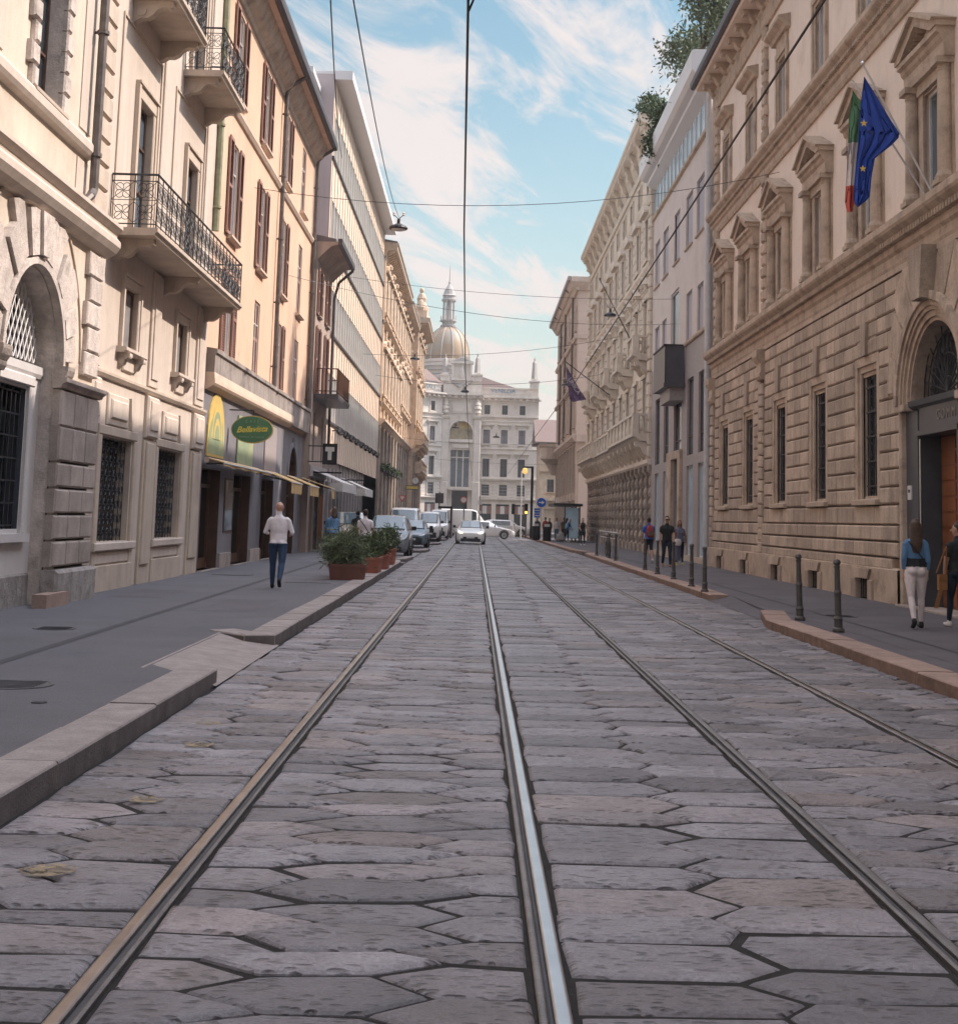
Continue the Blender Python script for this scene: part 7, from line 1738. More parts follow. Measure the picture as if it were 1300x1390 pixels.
def vehicle(x, y, rz, lab, grp, pt, st, L, wheels, wr=.31, glassm='cglass', lights_on=False, ws=None, side=None, name='parked_car', cat='car', z0=0., grille=(.45, .62, .55), lamp=(.62, .68, .2), dark_bumper=False):
    """st: stations (y, zbottom, zbelt, ztop, halfw, half roof w). front at y=0, runs to y=L. ws=(i,j) station pair carrying the windscreen, side=list of station pairs with side glass"""
    t = thing(name, lab, cat, (x, y, z0), rz, grp)
    mb = MB(); n = 12
    def ring(s_):
        yy, zb, zl, zt, w, wt = s_
        zm = zb+(zl-zb)*.45
        return [(-w*.88, zb), (-w*.98, zb+.12), (-w, zm), (-w*.97, zl), (-wt, zt-.07), (-wt*.86, zt-.015), (0, zt+.0), (wt*.86, zt-.015), (wt, zt-.07), (w*.97, zl), (w, zm), (w*.98, zb+.12), (w*.88, zb)]
    rings = []; 
    sub = []
    for a, b in zip(st, st[1:]): sub.append(a)
    sub.append(st[-1]); k = 13
    P = []
    for s_ in sub: P += [(px_, pz, s_[0]) for px_, pz in ring(s_)]
    F = [tuple(range(k)), tuple(range((len(sub)-1)*k, len(sub)*k))]
    for i in range(len(sub)-1):
        for j in range(k): F.append((i*k+j, i*k+(j+1) % k, (i+1)*k+(j+1) % k, (i+1)*k+j))
    mb.add(P, F, pt); b = mb.build('body', t, local=True)
    bv = b.modifiers.new('bevel', 'BEVEL'); bv.width = .035; bv.segments = 3; bv.limit_method = 'ANGLE'; bv.angle_limit = R(22); bv.harden_normals = False
    for p in b.data.polygons: p.use_smooth = True
    def lift(quad, nrm, e=.012): return [tuple(Vector(q)+Vector(nrm)*e) for q in quad]
    def glassquad(nm, q, m):
        mb = MB(); q = [Vector(v) for v in q]
        nn = (q[1]-q[0]).cross(q[2]-q[0]).normalized(); c = sum(q, Vector())/4
        cen = Vector((0, 1.0, L/2))
        if (c-cen).dot(nn) < 0: nn = -nn
        q = [c+(v-c)*.93 for v in q]
        o = [v+nn*.014 for v in q]; i_ = [v-nn*.02 for v in q]
        mb.add([tuple(v) for v in o+i_], [(0, 1, 2, 3), (4, 5, 6, 7), (0, 1, 5, 4), (1, 2, 6, 5), (2, 3, 7, 6), (3, 0, 4, 7)], m); return mb.build(nm, t, local=True)
    if ws:
        A, B = ring(st[ws[0]]), ring(st[ws[1]]); ya, yb = st[ws[0]][0], st[ws[1]][0]
        mb = MB(); Pw = []
        lo_, hi_ = .04, .93
        for u in (lo_, hi_):
            for q in (4, 5, 6, 7, 8):
                sx = .95
                Pw.append(((A[q][0]*(1-u)+B[q][0]*u)*sx, A[q][1]*(1-u)+B[q][1]*u, ya*(1-u)+yb*u))
        nrm = Vector((0, -(B[6][1]-A[6][1]), yb-ya)); nrm = Vector((0, -abs(B[6][1]-A[6][1]), abs(yb-ya))).normalized()
        top = [(p[0], p[1]+nrm.z*.035, p[2]+nrm.y*.035) for p in Pw]; bot = [(p[0], p[1]-nrm.z*.02, p[2]-nrm.y*.02) for p in Pw]
        F = []
        for q in range(4): F += [(q, q+1, q+6, q+5), (10+q, 10+q+1, 10+q+6, 10+q+5)]
        F += [(0, 5, 15, 10), (4, 9, 19, 14)]+[(q, q+1, 11+q, 10+q) for q in range(4)]+[(5+q, 6+q, 16+q, 15+q) for q in range(4)]
        mb.add(top+bot, F, glassm); mb.build('windscreen', t, local=True)
    for i, j in (side or []):
        A, B = ring(st[i]), ring(st[j]); ya, yb = st[i][0], st[j][0]
        for s0, s1 in ((3, 4), (9, 8)):
            glassquad('side_window', [(A[s0][0], A[s0][1], ya), (B[s0][0], B[s0][1], yb), (B[s1][0], B[s1][1]-.02, yb), (A[s1][0], A[s1][1]-.02, ya)], 'cglass_d')
    w = st[2][4]
    for wy in wheels:
        for s_ in (-1, 1):
            mb = MB(); mb.tube((s_*(w-.20), wr, wy), (s_*(w+.005), wr, wy), wr, 'tyre', 22); wh = mb.build('wheel', t, local=True)
            mb = MB(); mb.tube((s_*(w+.0), wr, wy), (s_*(w+.015), wr, wy), wr*.66, 'rim', 18)
            mb.tube((s_*(w+.01), wr, wy), (s_*(w+.025), wr, wy), wr*.16, 'plastic', 8)
            for q in range(5): t_ = R(72*q+20); mb.tube((s_*(w+.016), wr+wr*.36*math.sin(t_), wy+wr*.36*math.cos(t_)), (s_*(w+.018), wr+wr*.37*math.sin(t_), wy+wr*.37*math.cos(t_)), wr*.12, 'plastic', 6)
            mb.build('rim', wh, local=True)
            mb = MB(); mb.arc(0, 0, 0, 0, 0, 0, 0, 0, 0, pt) if 0 else None
            pts = [(s_*(w+.004), wr+(wr+.05)*math.sin(R(q)), wy+(wr+.05)*math.cos(R(q))) for q in range(-5, 186, 15)]
            mb.path(pts, .03, 'plastic', 6); mb.build('wheel_arch', t, local=True)
    f = st[0]; zb, zl, ww = f[1], f[2], f[4]
    mb = MB(); mb.box(-ww*grille[2], ww*grille[2], grille[0], grille[1], -.03, .05, 'plastic'); mb.build('grille', t, local=True)
    mb = MB(); mb.box(-ww*.82, ww*.82, zb-.02, zb+.16 if not dark_bumper else zb+.3, -.045, .1, 'plastic'); mb.build('bumper', t, local=True)
    for s_ in (-1, 1):
        mb = MB(); a, b2 = sorted((s_*ww*(1-lamp[2]*2), s_*ww*.99)); z = lamp[0]
        mb.add([(a, z, -.03), (b2, z+.04*(1), .06), (b2, z+.04+(lamp[1]-lamp[0])*1.3, .12), (a, lamp[1], -.01), (a, z, .1), (b2, z+.04, .3), (b2, z+.04+(lamp[1]-lamp[0])*1.3, .35), (a, lamp[1], .15)] if s_ > 0 else
               [(b2, z, -.03), (a, z+.04, .06), (a, z+.04+(lamp[1]-lamp[0])*1.3, .12), (b2, lamp[1], -.01), (b2, z, .1), (a, z+.04, .3), (a, z+.04+(lamp[1]-lamp[0])*1.3, .35), (b2, lamp[1], .15)],
               [(0, 1, 2, 3), (4, 5, 6, 7), (0, 1, 5, 4), (1, 2, 6, 5), (2, 3, 7, 6), (3, 0, 4, 7)], 'headl' if lights_on else 'lens'); mb.build('headlight', t, local=True)
    mb = MB(); mb.box(-.25, .25, zb+.17, zb+.28, -.055, -.03, 'plate'); mb.build('number_plate', t, local=True)
    if ws:
        my = st[ws[0]][0]+.35; mz = st[ws[0]][2]+.12
        for s_ in (-1, 1):
            mb = MB(); a, b2 = sorted((s_*(w+.04), s_*(w+.22))); mb.pil(a, b2, mz-.07, mz+.09, my, my+.09, 'plastic', .02); mb.box(*sorted((s_*(w*.9), s_*(w+.06))), mz-.06, mz-.03, my+.02, my+.06, 'plastic'); mb.build('mirror', t, local=True)
    return t
G_ = 'vehicles parked along the left kerb'
# grey minivan
vehicle(-3.45, 55.2, 0, 'grey-blue minivan parked nearest, facing the camera behind the planters', G_, 'p_grey',
    [(0, .25, .72, .74, .72, .55), (.25, .2, .82, .86, .84, .62), (.95, .18, .98, 1.02, .87, .66), (1.25, .18, 1.0, 1.08, .87, .68), (1.95, .18, 1.05, 1.62, .88, .64), (3.3, .2, 1.08, 1.66, .88, .64), (4.0, .22, 1.08, 1.6, .86, .62), (4.2, .3, 1.05, 1.5, .82, .6)],
    4.2, (.85, 3.4), .31, ws=(3, 4), side=[(4, 5), (5, 6)], grille=(.42, .6, .5), lamp=(.64, .74, .17))
# beige car beyond/left
vehicle(-5.6, 60.5, R(0), 'cream car parked close to the buildings, left of the grey minivan', G_, 'p_beige',
    [(0, .25, .72, .74, .72, .55), (.25, .2, .82, .86, .8, .62), (.95, .18, .95, 1.0, .83, .66), (1.25, .18, .98, 1.05, .83, .68), (1.95, .18, 1.02, 1.6, .84, .64), (3.3, .2, 1.05, 1.62, .84, .64), (4.0, .22, 1.05, 1.55, .82, .6)],
    4.0, (.85, 3.2), .31, ws=(3, 4), side=[(4, 5)], z0=SW)
vehicle(-3.3, 73, 0, 'dark blue hatchback parked second in the row, behind the grey minivan', G_, 'p_blue',
    [(0, .22, .66, .68, .7, .55), (.25, .18, .76, .8, .83, .62), (1.0, .17, .9, .93, .86, .68), (1.3, .17, .93, .98, .86, .7), (2.1, .17, .95, 1.42, .87, .6), (3.3, .18, .96, 1.45, .87, .6), (4.0, .22, .96, 1.25, .84, .58), (4.15, .3, .9, 1.1, .8, .55)],
    4.15, (.85, 3.4), .31, ws=(3, 4), side=[(4, 5), (5, 6)], grille=(.3, .56, .6), dark_bumper=True)
def van(x, y, lab, w=.95, h=2.1, g=None, dark=True, rz=0., L=5.0, nm='parked_van'):
    return vehicle(x, y, rz, lab, g, 'p_white', [(0, .3, .95, .97, w*.82, w*.6), (.2, .25, 1.05, 1.08, w*.93, w*.66), (.55, .25, 1.15, 1.2, w*.97, w*.8), (1.3, .25, 1.22, h-.08, w, w*.8), (1.7, .25, 1.24, h, w, w*.86), (L, .28, 1.26, h, w, w*.86)],
        L, (.85, L-1.0), .34, ws=(2, 3), side=[(3, 4)], name=nm, cat='van', grille=(.55, .85, .55), lamp=(.85, .98, .17), dark_bumper=dark)
van(-4.1, 80.5, 'tall white van parked directly behind the grey minivan', .9, 2.1, G_)
van(-3.0, 92, 'white van parked in the middle of the row, next to the blue hatchback', .72, 1.95, G_)
van(-2.6, 101, 'farthest white van in the parked row with dark lower front', .68, 2.15, G_)
# oncoming white car
vehicle(-.26, 86.5, 0, 'white hatchback with headlights on driving towards the camera over the tram track', 'cars moving in the street', 'p_white',
    [(0, .2, .66, .7, .74, .55), (.22, .16, .76, .8, .87, .62), (1.0, .15, .9, .94, .9, .68), (1.3, .15, .93, 1.0, .9, .7), (2.15, .15, .95, 1.42, .9, .62), (3.3, .16, .96, 1.46, .9, .62), (4.05, .2, .96, 1.3, .86, .58), (4.25, .3, .9, 1.1, .82, .55)],
    4.25, (.85, 3.4), .32, ws=(3, 4), side=[(4, 5), (5, 6)], lights_on=True, name='car', grille=(.26, .46, .62), lamp=(.66, .75, .17))
# crossing cars beyond (seen from the side)
vehicle(3.15, 112.1, R(90), 'white taxi crossing behind the oncoming car, seen from the side', 'cars moving in the street', 'p_white',
    [(0, .22, .62, .64, .7, .55), (.25, .17, .72, .76, .83, .62), (1.0, .16, .88, .92, .87, .68), (1.2, .16, .9, .97, .87, .7), (2.0, .16, .93, 1.4, .88, .6), (3.2, .17, .94, 1.44, .88, .6), (4.0, .2, .94, 1.2, .84, .58), (4.3, .3, .88, 1.0, .8, .55)],
    4.3, (.85, 3.45), .33, ws=(3, 4), side=[(4, 5), (5, 6)], name='car')
vehicle(1.5, 114.7, R(90), 'bright white van turning behind the oncoming car', 'cars moving in the street', 'p_white', [(0, .3, .95, .97, .8, .6), (.2, .25, 1.05, 1.08, .9, .66), (.6, .25, 1.15, 1.2, .92, .78), (1.4, .25, 1.22, 2.2, .95, .8), (1.8, .25, 1.24, 2.3, .95, .84), (4.4, .28, 1.26, 2.3, .95, .84)],
    4.4, (.85, 3.5), .34, ws=(2, 3), side=[(3, 4)], name='van', cat='van', grille=(.55, .8, .5), lamp=(.85, .95, .17))
vehicle(5.1, 131, R(90), 'white estate car crossing behind the taxi on the right', 'cars moving in the street', 'p_white',
    [(0, .22, .7, .72, .7, .55), (.25, .17, .8, .84, .83, .62), (.9, .16, .95, 1.0, .87, .68), (1.1, .16, .97, 1.05, .87, .7), (1.8, .16, 1.0, 1.5, .88, .64), (3.6, .17, 1.0, 1.52, .88, .64), (4.1, .2, 1.0, 1.45, .86, .62)],
    4.1, (.85, 3.3), .33, ws=(3, 4), side=[(4, 5)], name='car')
vehicle(-1.0, 150, R(60), 'cream white car in the sunlit piazza behind the turning van', 'cars moving in the street', 'p_white',
    [(0, .22, .62, .64, .7, .55), (.25, .17, .72, .76, .83, .62), (1.2, .16, .9, .97, .87, .7), (2.0, .16, .93, 1.4, .88, .6), (3.2, .17, .94, 1.44, .88, .6), (4.3, .3, .88, 1.0, .8, .55)],
    4.3, (.85, 3.45), .33, ws=(2, 3), side=[(3, 4)], name='car')
# ================================================================= PEOPLE
def cm(name, c, **k): 
    if name not in MT: MT[name] = pm(name, c, .85, .1, 5, bump=.35, bscale=22, **k)
    return name
MT['skin'] = pm('skin', (.42, .25, .18), .55, .08, 8, bump=.05, grain=.03); MT['skin_b'] = pm('pink_skin', (.50, .28, .21), .5, .08, 8, bump=.05, grain=.03); MT['skin_d'] = pm('tanned_skin', (.28, .15, .10), .55, .08, 8, bump=.05, grain=.03)
MT['hair_d'] = pm('dark_hair', (.022, .014, .012), .5, .3, 14, bump=.6, bscale=60); MT['hair_b'] = pm('brown_hair', (.07, .04, .025), .5, .3, 14, bump=.6, bscale=60)
cm('c_white', (.72, .67, .69)); cm('c_jeans', (.025, .05, .10)); cm('c_denim', (.09, .19, .33)); cm('c_black', (.014, .016, .018)); cm('c_whitepants', (.62, .55, .54)); cm('c_blue', (.03, .10, .42))
cm('c_navy', (.012, .02, .035)); cm('c_red', (.28, .04, .035)); cm('c_lav', (.13, .14, .22)); cm('c_brown', (.16, .11, .09)); cm('c_tan', (.30, .14, .055)); cm('c_shoew', (.6, .56, .54)); cm('c_yel', (.5, .42, .12)); cm('c_grey', (.22, .2, .2)); cm('c_olive', (.12, .11, .08)); cm('c_mid', (.10, .18, .36))
def loftring(mb, rings, m, n=14):
    """rings: (centre, rx, ry, axis) - closed rounded tube, elliptical cross-section"""
    P = []; R_ = []
    cs = [Vector(r[0]) for r in rings]
    for i, r in enumerate(rings):
        a = (cs[min(i+1, len(cs)-1)]-cs[max(i-1, 0)]).normalized()
        X = Vector((1, 0, 0)); X = (X-a*X.dot(a))
        if X.length < .2: X = Vector((0, 1, 0))-a*a.y
        X.normalize(); Y = a.cross(X)
        R_.append((cs[i], a, X, Y, r[1], r[2]))
    c, a, X, Y, rx, ry = R_[0]; L = [(c-a*min(rx, ry)*.6, a, X, Y, rx*.62, ry*.62)]+R_
    c, a, X, Y, rx, ry = R_[-1]; L = L+[(c+a*min(rx, ry)*.6, a, X, Y, rx*.62, ry*.62)]
    for c, a, X, Y, rx, ry in L:
        for k in range(n): t = 2*math.pi*k/n; P.append(c+X*rx*math.cos(t)+Y*ry*math.sin(t))
    F = [tuple(range(n-1, -1, -1)), tuple(range((len(L)-1)*n, len(L)*n))]
    for j in range(len(L)-1):
        for k in range(n): F.append((j*n+k, j*n+(k+1) % n, (j+1)*n+(k+1) % n, (j+1)*n+k))
    mb.add(P, F, m, raw=True)
def remesh(mb_parts, name, parent, vox, mats, extra=None, smooth=2, hem=None):
    """mb_parts: list of (rings, tag) -> one continuous mesh with materials by nearest ring segment"""
    mb = MB(); segs = []
    for rings, tg in mb_parts:
        loftring(mb, rings, 'skin')
        for a, b in zip(rings, rings[1:]): segs.append((Vector(a[0]), Vector(b[0]), max(a[1], a[2]), max(b[1], b[2]), tg))
        if len(rings) == 1: segs.append((Vector(rings[0][0]), Vector(rings[0][0]), rings[0][1], rings[0][1], tg))
    tmp = mb.build('tmp')
    md = tmp.modifiers.new('r', 'REMESH'); md.mode = 'VOXEL'; md.voxel_size = vox; md.use_smooth_shade = True
    if smooth: sm = tmp.modifiers.new('s', 'SMOOTH'); sm.iterations = smooth; sm.factor = .5
    dg = bpy.context.evaluated_depsgraph_get(); me = bpy.data.meshes.new_from_object(tmp.evaluated_get(dg))
    old = tmp.data; bpy.data.objects.remove(tmp); bpy.data.meshes.remove(old)
    me.materials.clear(); tags = []
    for s_ in segs:
        if s_[4] not in tags: tags.append(s_[4])
    for tg in tags: me.materials.append(MT[mats[tg]])
    for p in me.polygons:
        c = p.center; best = 1e9; bt = 0
        for a, b, ra, rb, tg in segs:
            d = b-a; l2 = d.length_squared; u = 0 if l2 == 0 else (c-a).dot(d)/l2
            ov = 0
            if u < 0: ov = -u*math.sqrt(l2); u = 0
            elif u > 1: ov = (u-1)*math.sqrt(l2); u = 1
            dist = (c-(a+d*u)).length/(ra+(rb-ra)*u)
            if dist < best: best = dist; bt = tags.index(tg)
        if hem and tags[bt] in ('top', 'bottom', 'mid') and hem[0]-.16 < c.z < hem[0]+.2: bt = tags.index('bottom' if c.z < hem[0] else ('mid' if hem[1] and c.z < hem[1] and 'mid' in tags else 'top'))
        p.material_index = bt; p.use_smooth = True
    if extra:
        bm = bmesh.new(); bm.from_mesh(me)
        e = extra.build('tmp2'); n0 = len(bm.faces); bm.from_mesh(e.data)
        si = tags.index('skin') if 'skin' in tags else 0
        bm.faces.ensure_lookup_table()
        for f in bm.faces[n0:]: f.material_index = si; f.smooth = True
        bm.to_mesh(me); bm.free(); od = e.data; bpy.data.objects.remove(e); bpy.data.meshes.remove(od)
    ob = link(name, me, parent, Vector((0, 0, 0)), True); return ob
def person(x, y, z, H, rz, lab, top='c_white', bottom='c_jeans', shoe='c_black', sleeve='long', legs=((12, 5), (-10, 35)), arms=((5, 15), (5, 15)), skin='skin', hair='hair_d', hairlen=.0, width=1., vox=.016, female=False,
           lower='trousers', grp=None, abd=(9, 9), lean=0, dress=None, feet_fwd=.16, jacket=None, shorts=False, head_turn=0, group='pedestrians', belly=0., cropped=False):
    t = thing('person', lab, 'person', (x, y, z), rz, group)
    k = H/1.75; W_ = width
    parts = []; fingers = MB()
    V = lambda a, b, c: (a*k, b*k, c*k)
    hz = .93; sh = 1.43 if not female else 1.42; sw = .168*W_ if not female else .145*W_
    # torso
    tp = 'top'
    tor = [(V(0, 0, hz-.02), .155*W_*k, .115*k, 0), (V(0, -.0, hz+.06), .165*W_*k, .115*k, 0), (V(0, .01+belly*.3, hz+.17), (.145 if female else .160)*W_*k, (.095+belly)*k, 0), (V(0, .005+belly*.3, 1.2), (.145 if female else .17)*W_*k, (.105+belly*.8)*k, 0), (V(0, 0, 1.32), (.155 if female else .182)*W_*k, .11*k, 0), (V(0, -.01, 1.41), (.135 if female else .155)*W_*k, .085*k, 0), (V(0, -.01, 1.455), .09*W_*k, .07*k, 0)]
    parts.append(([(tor[0]), (tor[1])], 'bottom')); parts.append((([(V(0, 0, hz-.0), .160*W_*k, .122*k, 0)]+tor[1:]) if not cropped else tor[2:], tp))
    if cropped: parts.append((tor[1:3], 'mid'))
    if female: parts.append(([(V(-.07, .075, 1.27), .06*k, .055*k, 0), (V(-.07, .08, 1.26), .06*k, .055*k, 0)], tp)); parts.append(([(V(.07, .075, 1.27), .06*k, .055*k, 0), (V(.07, .08, 1.26), .06*k, .055*k, 0)], tp))
    for s_ in (-1, 1): parts.append(([(V(s_*.075, -.05, hz-.0), .085*k, .085*k, 0), (V(s_*.075, -.055, hz-.05), .085*k, .085*k, 0)], 'bottom'))
    # neck + head
    hc = V(0, .02, 1.635)
    parts.append(([(V(0, -.005, 1.45), .062*k, .062*k, 0), (V(0, .0, 1.53), .056*k, .058*k, 0), (V(0, .008, 1.57), .056*k, .06*k, 0)], 'skin'))
    a_ = R(head_turn); ca, sa = math.cos(a_), math.sin(a_)
    HV = lambda a, b, c: V(a*ca-b*sa, .01+a*sa+b*ca, c)
    parts.append(([(HV(0, .025, 1.535), .045*k, .05*k, 0), (HV(0, .02, 1.57), .062*k, .075*k, 0), (HV(0, .01, 1.62), .072*k, .092*k, 0), (HV(0, .0, 1.67), .077*k, .098*k, 0), (HV(0, -.005, 1.71), .068*k, .085*k, 0), (HV(0, -.005, 1.735), .04*k, .05*k, 0)], 'skin'))
    parts.append(([(HV(0, .105, 1.645), .011*k, .012*k, 0), (HV(0, .118, 1.605), .017*k, .017*k, 0)], 'skin'))
    for s_ in (-1, 1): parts.append(([(HV(s_*.08, .0, 1.655), .014*k, .022*k, 0), (HV(s_*.078, .005, 1.61), .012*k, .018*k, 0)], 'skin'))
    # legs
    for s_, (th, kn) in zip((-1, 1), legs):
        hip = Vector(V(s_*.09*W_, 0, hz-.03)); L1, L2 = .43*k, .41*k
        t1 = R(th); knee = hip+Vector((s_*.005*k, L1*math.sin(t1), -L1*math.cos(t1))); t2 = t1-R(kn); ank = knee+Vector((0, L2*math.sin(t2), -L2*math.cos(t2)))
        q = lambda a, b, u: tuple(a+(b-a)*u)
        up_ = 'bottom' if not dress else 'bottom'
        fl = 1.15 if not female else 1.0
        parts.append(([(q(hip, knee, 0), .092*W_*k, .10*k, 0), (q(hip, knee, .35), .088*W_*k, .092*k, 0), (q(hip, knee, .98), .058*k*fl, .062*k*fl, 0)], 'bottom'))
        low = 'skin' if shorts else 'bottom'
        parts.append(([(q(knee, ank, .02), .057*k*fl, .06*k*fl, 0), (tuple(Vector(q(knee, ank, .3))+Vector((0, -.012*k, 0))), .056*k*fl, .06*k*fl, 0), (q(knee, ank, .88 if female else .95), .040*k*fl, .044*k*fl, 0)], low))
        parts.append(([(q(knee, ank, .86), .034*k, .038*k, 0), (q(knee, ank, 1.0), .033*k, .038*k, 0)], 'skin' if (female or shorts) else low))
        fd = t2*.9; up = R(0); fx = Vector((0, math.cos(fd), math.sin(fd)*1.0)); dn = Vector((0, math.sin(fd), -math.cos(fd)))
        heel = ank+dn*.045*k-fx*.045*k; toe = ank+dn*.055*k+fx*.15*k
        parts.append(([(tuple(heel), .036*k, .038*k, 0), (q(heel, toe, .5), .043*k, .036*k, 0), (tuple(toe), .040*k, .024*k, 0)], 'shoe'))
        parts.append(([(tuple(ank), .042*k, .046*k, 0), (tuple(heel), .04*k, .04*k, 0)], 'shoe'))
    # arms
    for i, (s_, (sa_, el)) in enumerate(zip((-1, 1), arms)):
        S = Vector(V(s_*sw, -.005, sh-.03)); L1, L2 = .29*k, .25*k; ab = R(abd[i]); a1 = R(sa_)
        d1 = Vector((s_*math.sin(ab), math.sin(a1)*math.cos(ab), -math.cos(a1)*math.cos(ab))); E = S+d1*L1; a2 = R(sa_+el)
        d2 = Vector((s_*math.sin(ab*.3)-(s_*.35*math.sin(R(el))), math.sin(a2), -math.cos(a2))).normalized(); Wp = E+d2*L2
        q = lambda a, b, u: tuple(a+(b-a)*u)
        sl_up = 'skin' if sleeve == 'none' else 'sleeve'; fat = 1.2 if sleeve != 'none' else 1.0
        parts.append(([(tuple(S+Vector((-s_*.04*k, 0, .0))), .058*k*W_, .056*k, 0), (q(S, E, .1), .055*k, .055*k, 0)], 'top'))
        if sleeve in ('short', 'none'):
            parts.append(([(q(S, E, .1), .058*k*fat, .058*k*fat, 0), (q(S, E, .6), .05*k*fat, .052*k*fat, 0)], sl_up)); parts.append(([(q(S, E, .58), .043*k, .045*k, 0), (q(S, E, 1), .038*k, .04*k, 0), (q(E, Wp, .3), .038*k, .038*k, 0), (q(E, Wp, .97), .025*k, .027*k, 0)], 'skin'))
        else:
            u_ = .97 if sleeve == 'long' else .55
            parts.append(([(q(S, E, .1), .056*k, .058*k, 0), (q(S, E, 1), .047*k, .05*k, 0), (q(E, Wp, u_), .038*k, .04*k, 0)], 'sleeve'))
            parts.append(([(q(E, Wp, u_-.02), .03*k, .03*k, 0), (q(E, Wp, 1), .025*k, .027*k, 0)], 'skin'))
        # hand: palm + fingers + thumb
        palm = Wp+d2*.085*k; side = Vector((-s_, 0, 0)); side = (side-d2*side.dot(d2)).normalized(); nrm = d2.cross(side)
        parts.append(([(q(Wp, palm, .1), .026*k, .024*k, 0), (q(Wp, palm, .6), .036*k, .022*k, 0), (q(Wp, palm, 1), .036*k, .020*k, 0)], 'skin'))
        for f in range(4):
            b = palm+nrm*((f-1.5)*.019*k)-d2*.01*k; ln = (.062, .072, .068, .054)[f]*k
            m1 = b+d2*ln*.55+side*ln*.12; m2 = m1+d2*ln*.38+side*ln*.32
            fingers.tube(tuple(b), tuple(m1), .0095*k, 'skin', 6, .0085*k, raw=True); fingers.tube(tuple(m1), tuple(m2), .0085*k, 'skin', 6, .006*k, raw=True)
        b = Wp+d2*.03*k+nrm*.028*k; m1 = b+d2*.03*k+nrm*.025*k+side*.012*k; fingers.tube(tuple(b), tuple(m1), .012*k, 'skin', 6, .010*k, raw=True); fingers.tube(tuple(m1), tuple(m1+d2*.03*k+nrm*.006*k), .010*k, 'skin', 6, .007*k, raw=True)
        t['hand_'+'lr'[i]] = 0; del t['hand_'+'lr'[i]]
        if i == 0: HL = Wp+d2*.1*k
        else: HR = Wp+d2*.1*k
    if lean:
        Rm = Matrix.Rotation(R(-lean), 3, 'X'); piv = Vector(V(0, 0, hz))
        np_ = []
        for rings, tg in parts:
            np_.append(([(tuple(piv+Rm@(Vector(r[0])-piv)) if r[0][2] > hz*k-.02 else r[0], r[1], r[2], 0) for r in rings], tg))
        parts = np_
    mats = dict(skin=skin, top=top, sleeve=top if not jacket else jacket, bottom=bottom, shoe=shoe, mid=jacket or 'c_black')
    # drop to the ground
    lo = min(min(r[0][2]-r[2]*.95 for r in rings) for rings, tg in parts if tg == 'shoe')
    b = remesh(parts, 'body', t, vox, mats, extra=fingers, hem=None if lean else (((hz+.06)*k, (hz+.20)*k) if cropped else ((hz-.02)*k, 0)))
    for v in b.data.vertices: v.co.z -= lo
    off = Vector((0, 0, -lo))
    if hair:
        hp = [([(HV(0, -.025, 1.60), .074*k, .07*k, 0), (HV(0, -.022, 1.66), .087*k, .092*k, 0), (HV(0, -.02, 1.715), .082*k, .092*k, 0), (HV(0, -.015, 1.745), .055*k, .065*k, 0)], 'h')]
        if hairlen: hp.append(([(HV(0, -.03, 1.68), .092*k, .085*k, 0), (HV(0, -.06, 1.56), .1*k, .06*k, 0), (HV(0, -.09, 1.56-hairlen*.6), .105*k, .045*k, 0), (HV(0, -.09, 1.56-hairlen), .07*k, .03*k, 0)], 'h'))
        h = remesh(hp, 'hair', t, vox*.8, {'h': hair}); 
        for v in h.data.vertices: v.co.z -= lo
    # eyes and mouth
    fm = MB()
    for s_ in (-1, 1):
        c = Vector(HV(s_*.031, .088, 1.652))+off; fm.lathe((c.x, c.z-.007*k, c.y), [(.004*k, 0), (.011*k, .006*k), (.004*k, .013*k)], 'c_black', 8)
    c = Vector(HV(0, .1, 1.578))+off; fm.box(c.x-.022*k, c.x+.022*k, c.z-.004*k, c.z+.004*k, c.y-.012*k, c.y+.006*k, 'c_red'); 
    fm.build('face', t, local=True)
    t['_'] = 0; del t['_']
    return t, k, off, HL, HR, HV
def cloth_tube(t, rings, m, name, vox=.016):
    b = remesh([(rings, 'a')], name, t, vox, {'a': m}); return b
PI = math.pi
# 1 bald man walking away, left pavement
person(-3.9, 28.14, SW, 1.68, 0, 'bald man in a white shirt and dark jeans walking away on the left pavement', 'c_white', 'c_jeans', 'c_black', 'rolled', ((10, 4), (-14, 26)), ((4, 78), (4, 78)), 'skin_b', None, width=1.1, vox=.014, abd=(20, 20), belly=.03)
# 2 t-shirt man beyond the planters
t, k, off, HL, HR, HV = person(-3.2, 41.2, SW, 1.62, 0, 'man in a white t-shirt with a dark shoulder strap beyond the planters', 'c_white', 'c_navy', 'c_black', 'short', ((8, 4), (-8, 18)), ((0, 12), (0, 14)), 'skin_d', 'hair_d', vox=.018, abd=(12, 14), width=1.05)
mb = MB(); mb.path([(-.17, 1.37, -.12), (-.02, 1.2, -.135), (.1, 1.02, -.13)], .014, 'c_black', 6); mb.path([(-.17, 1.37, -.12), (-.16, 1.40, .0), (-.05, 1.25, .13)], .014, 'c_black', 6); mb.build('strap', t, local=True)
# 3 person with blue shirt, head down, behind planters
person(-4.35, 43.5, SW, 1.66, R(20), 'person in a blue denim shirt bending forward behind the leafy planters', 'c_denim', 'c_navy', 'c_shoew', 'long', ((6, 4), (-6, 10)), ((25, 30), (25, 30)), 'skin', 'hair_b', hairlen=.15, vox=.02, female=True, lean=22, width=1.15)
person(-4.2, 50.5, SW, 1.62, 0, 'dark-haired person half hidden between the blue shirt and the white t-shirt', 'c_black', 'c_navy', 'c_black', 'short', ((8, 4), (-8, 18)), ((0, 12), (0, 14)), 'skin', 'hair_d', vox=.024)
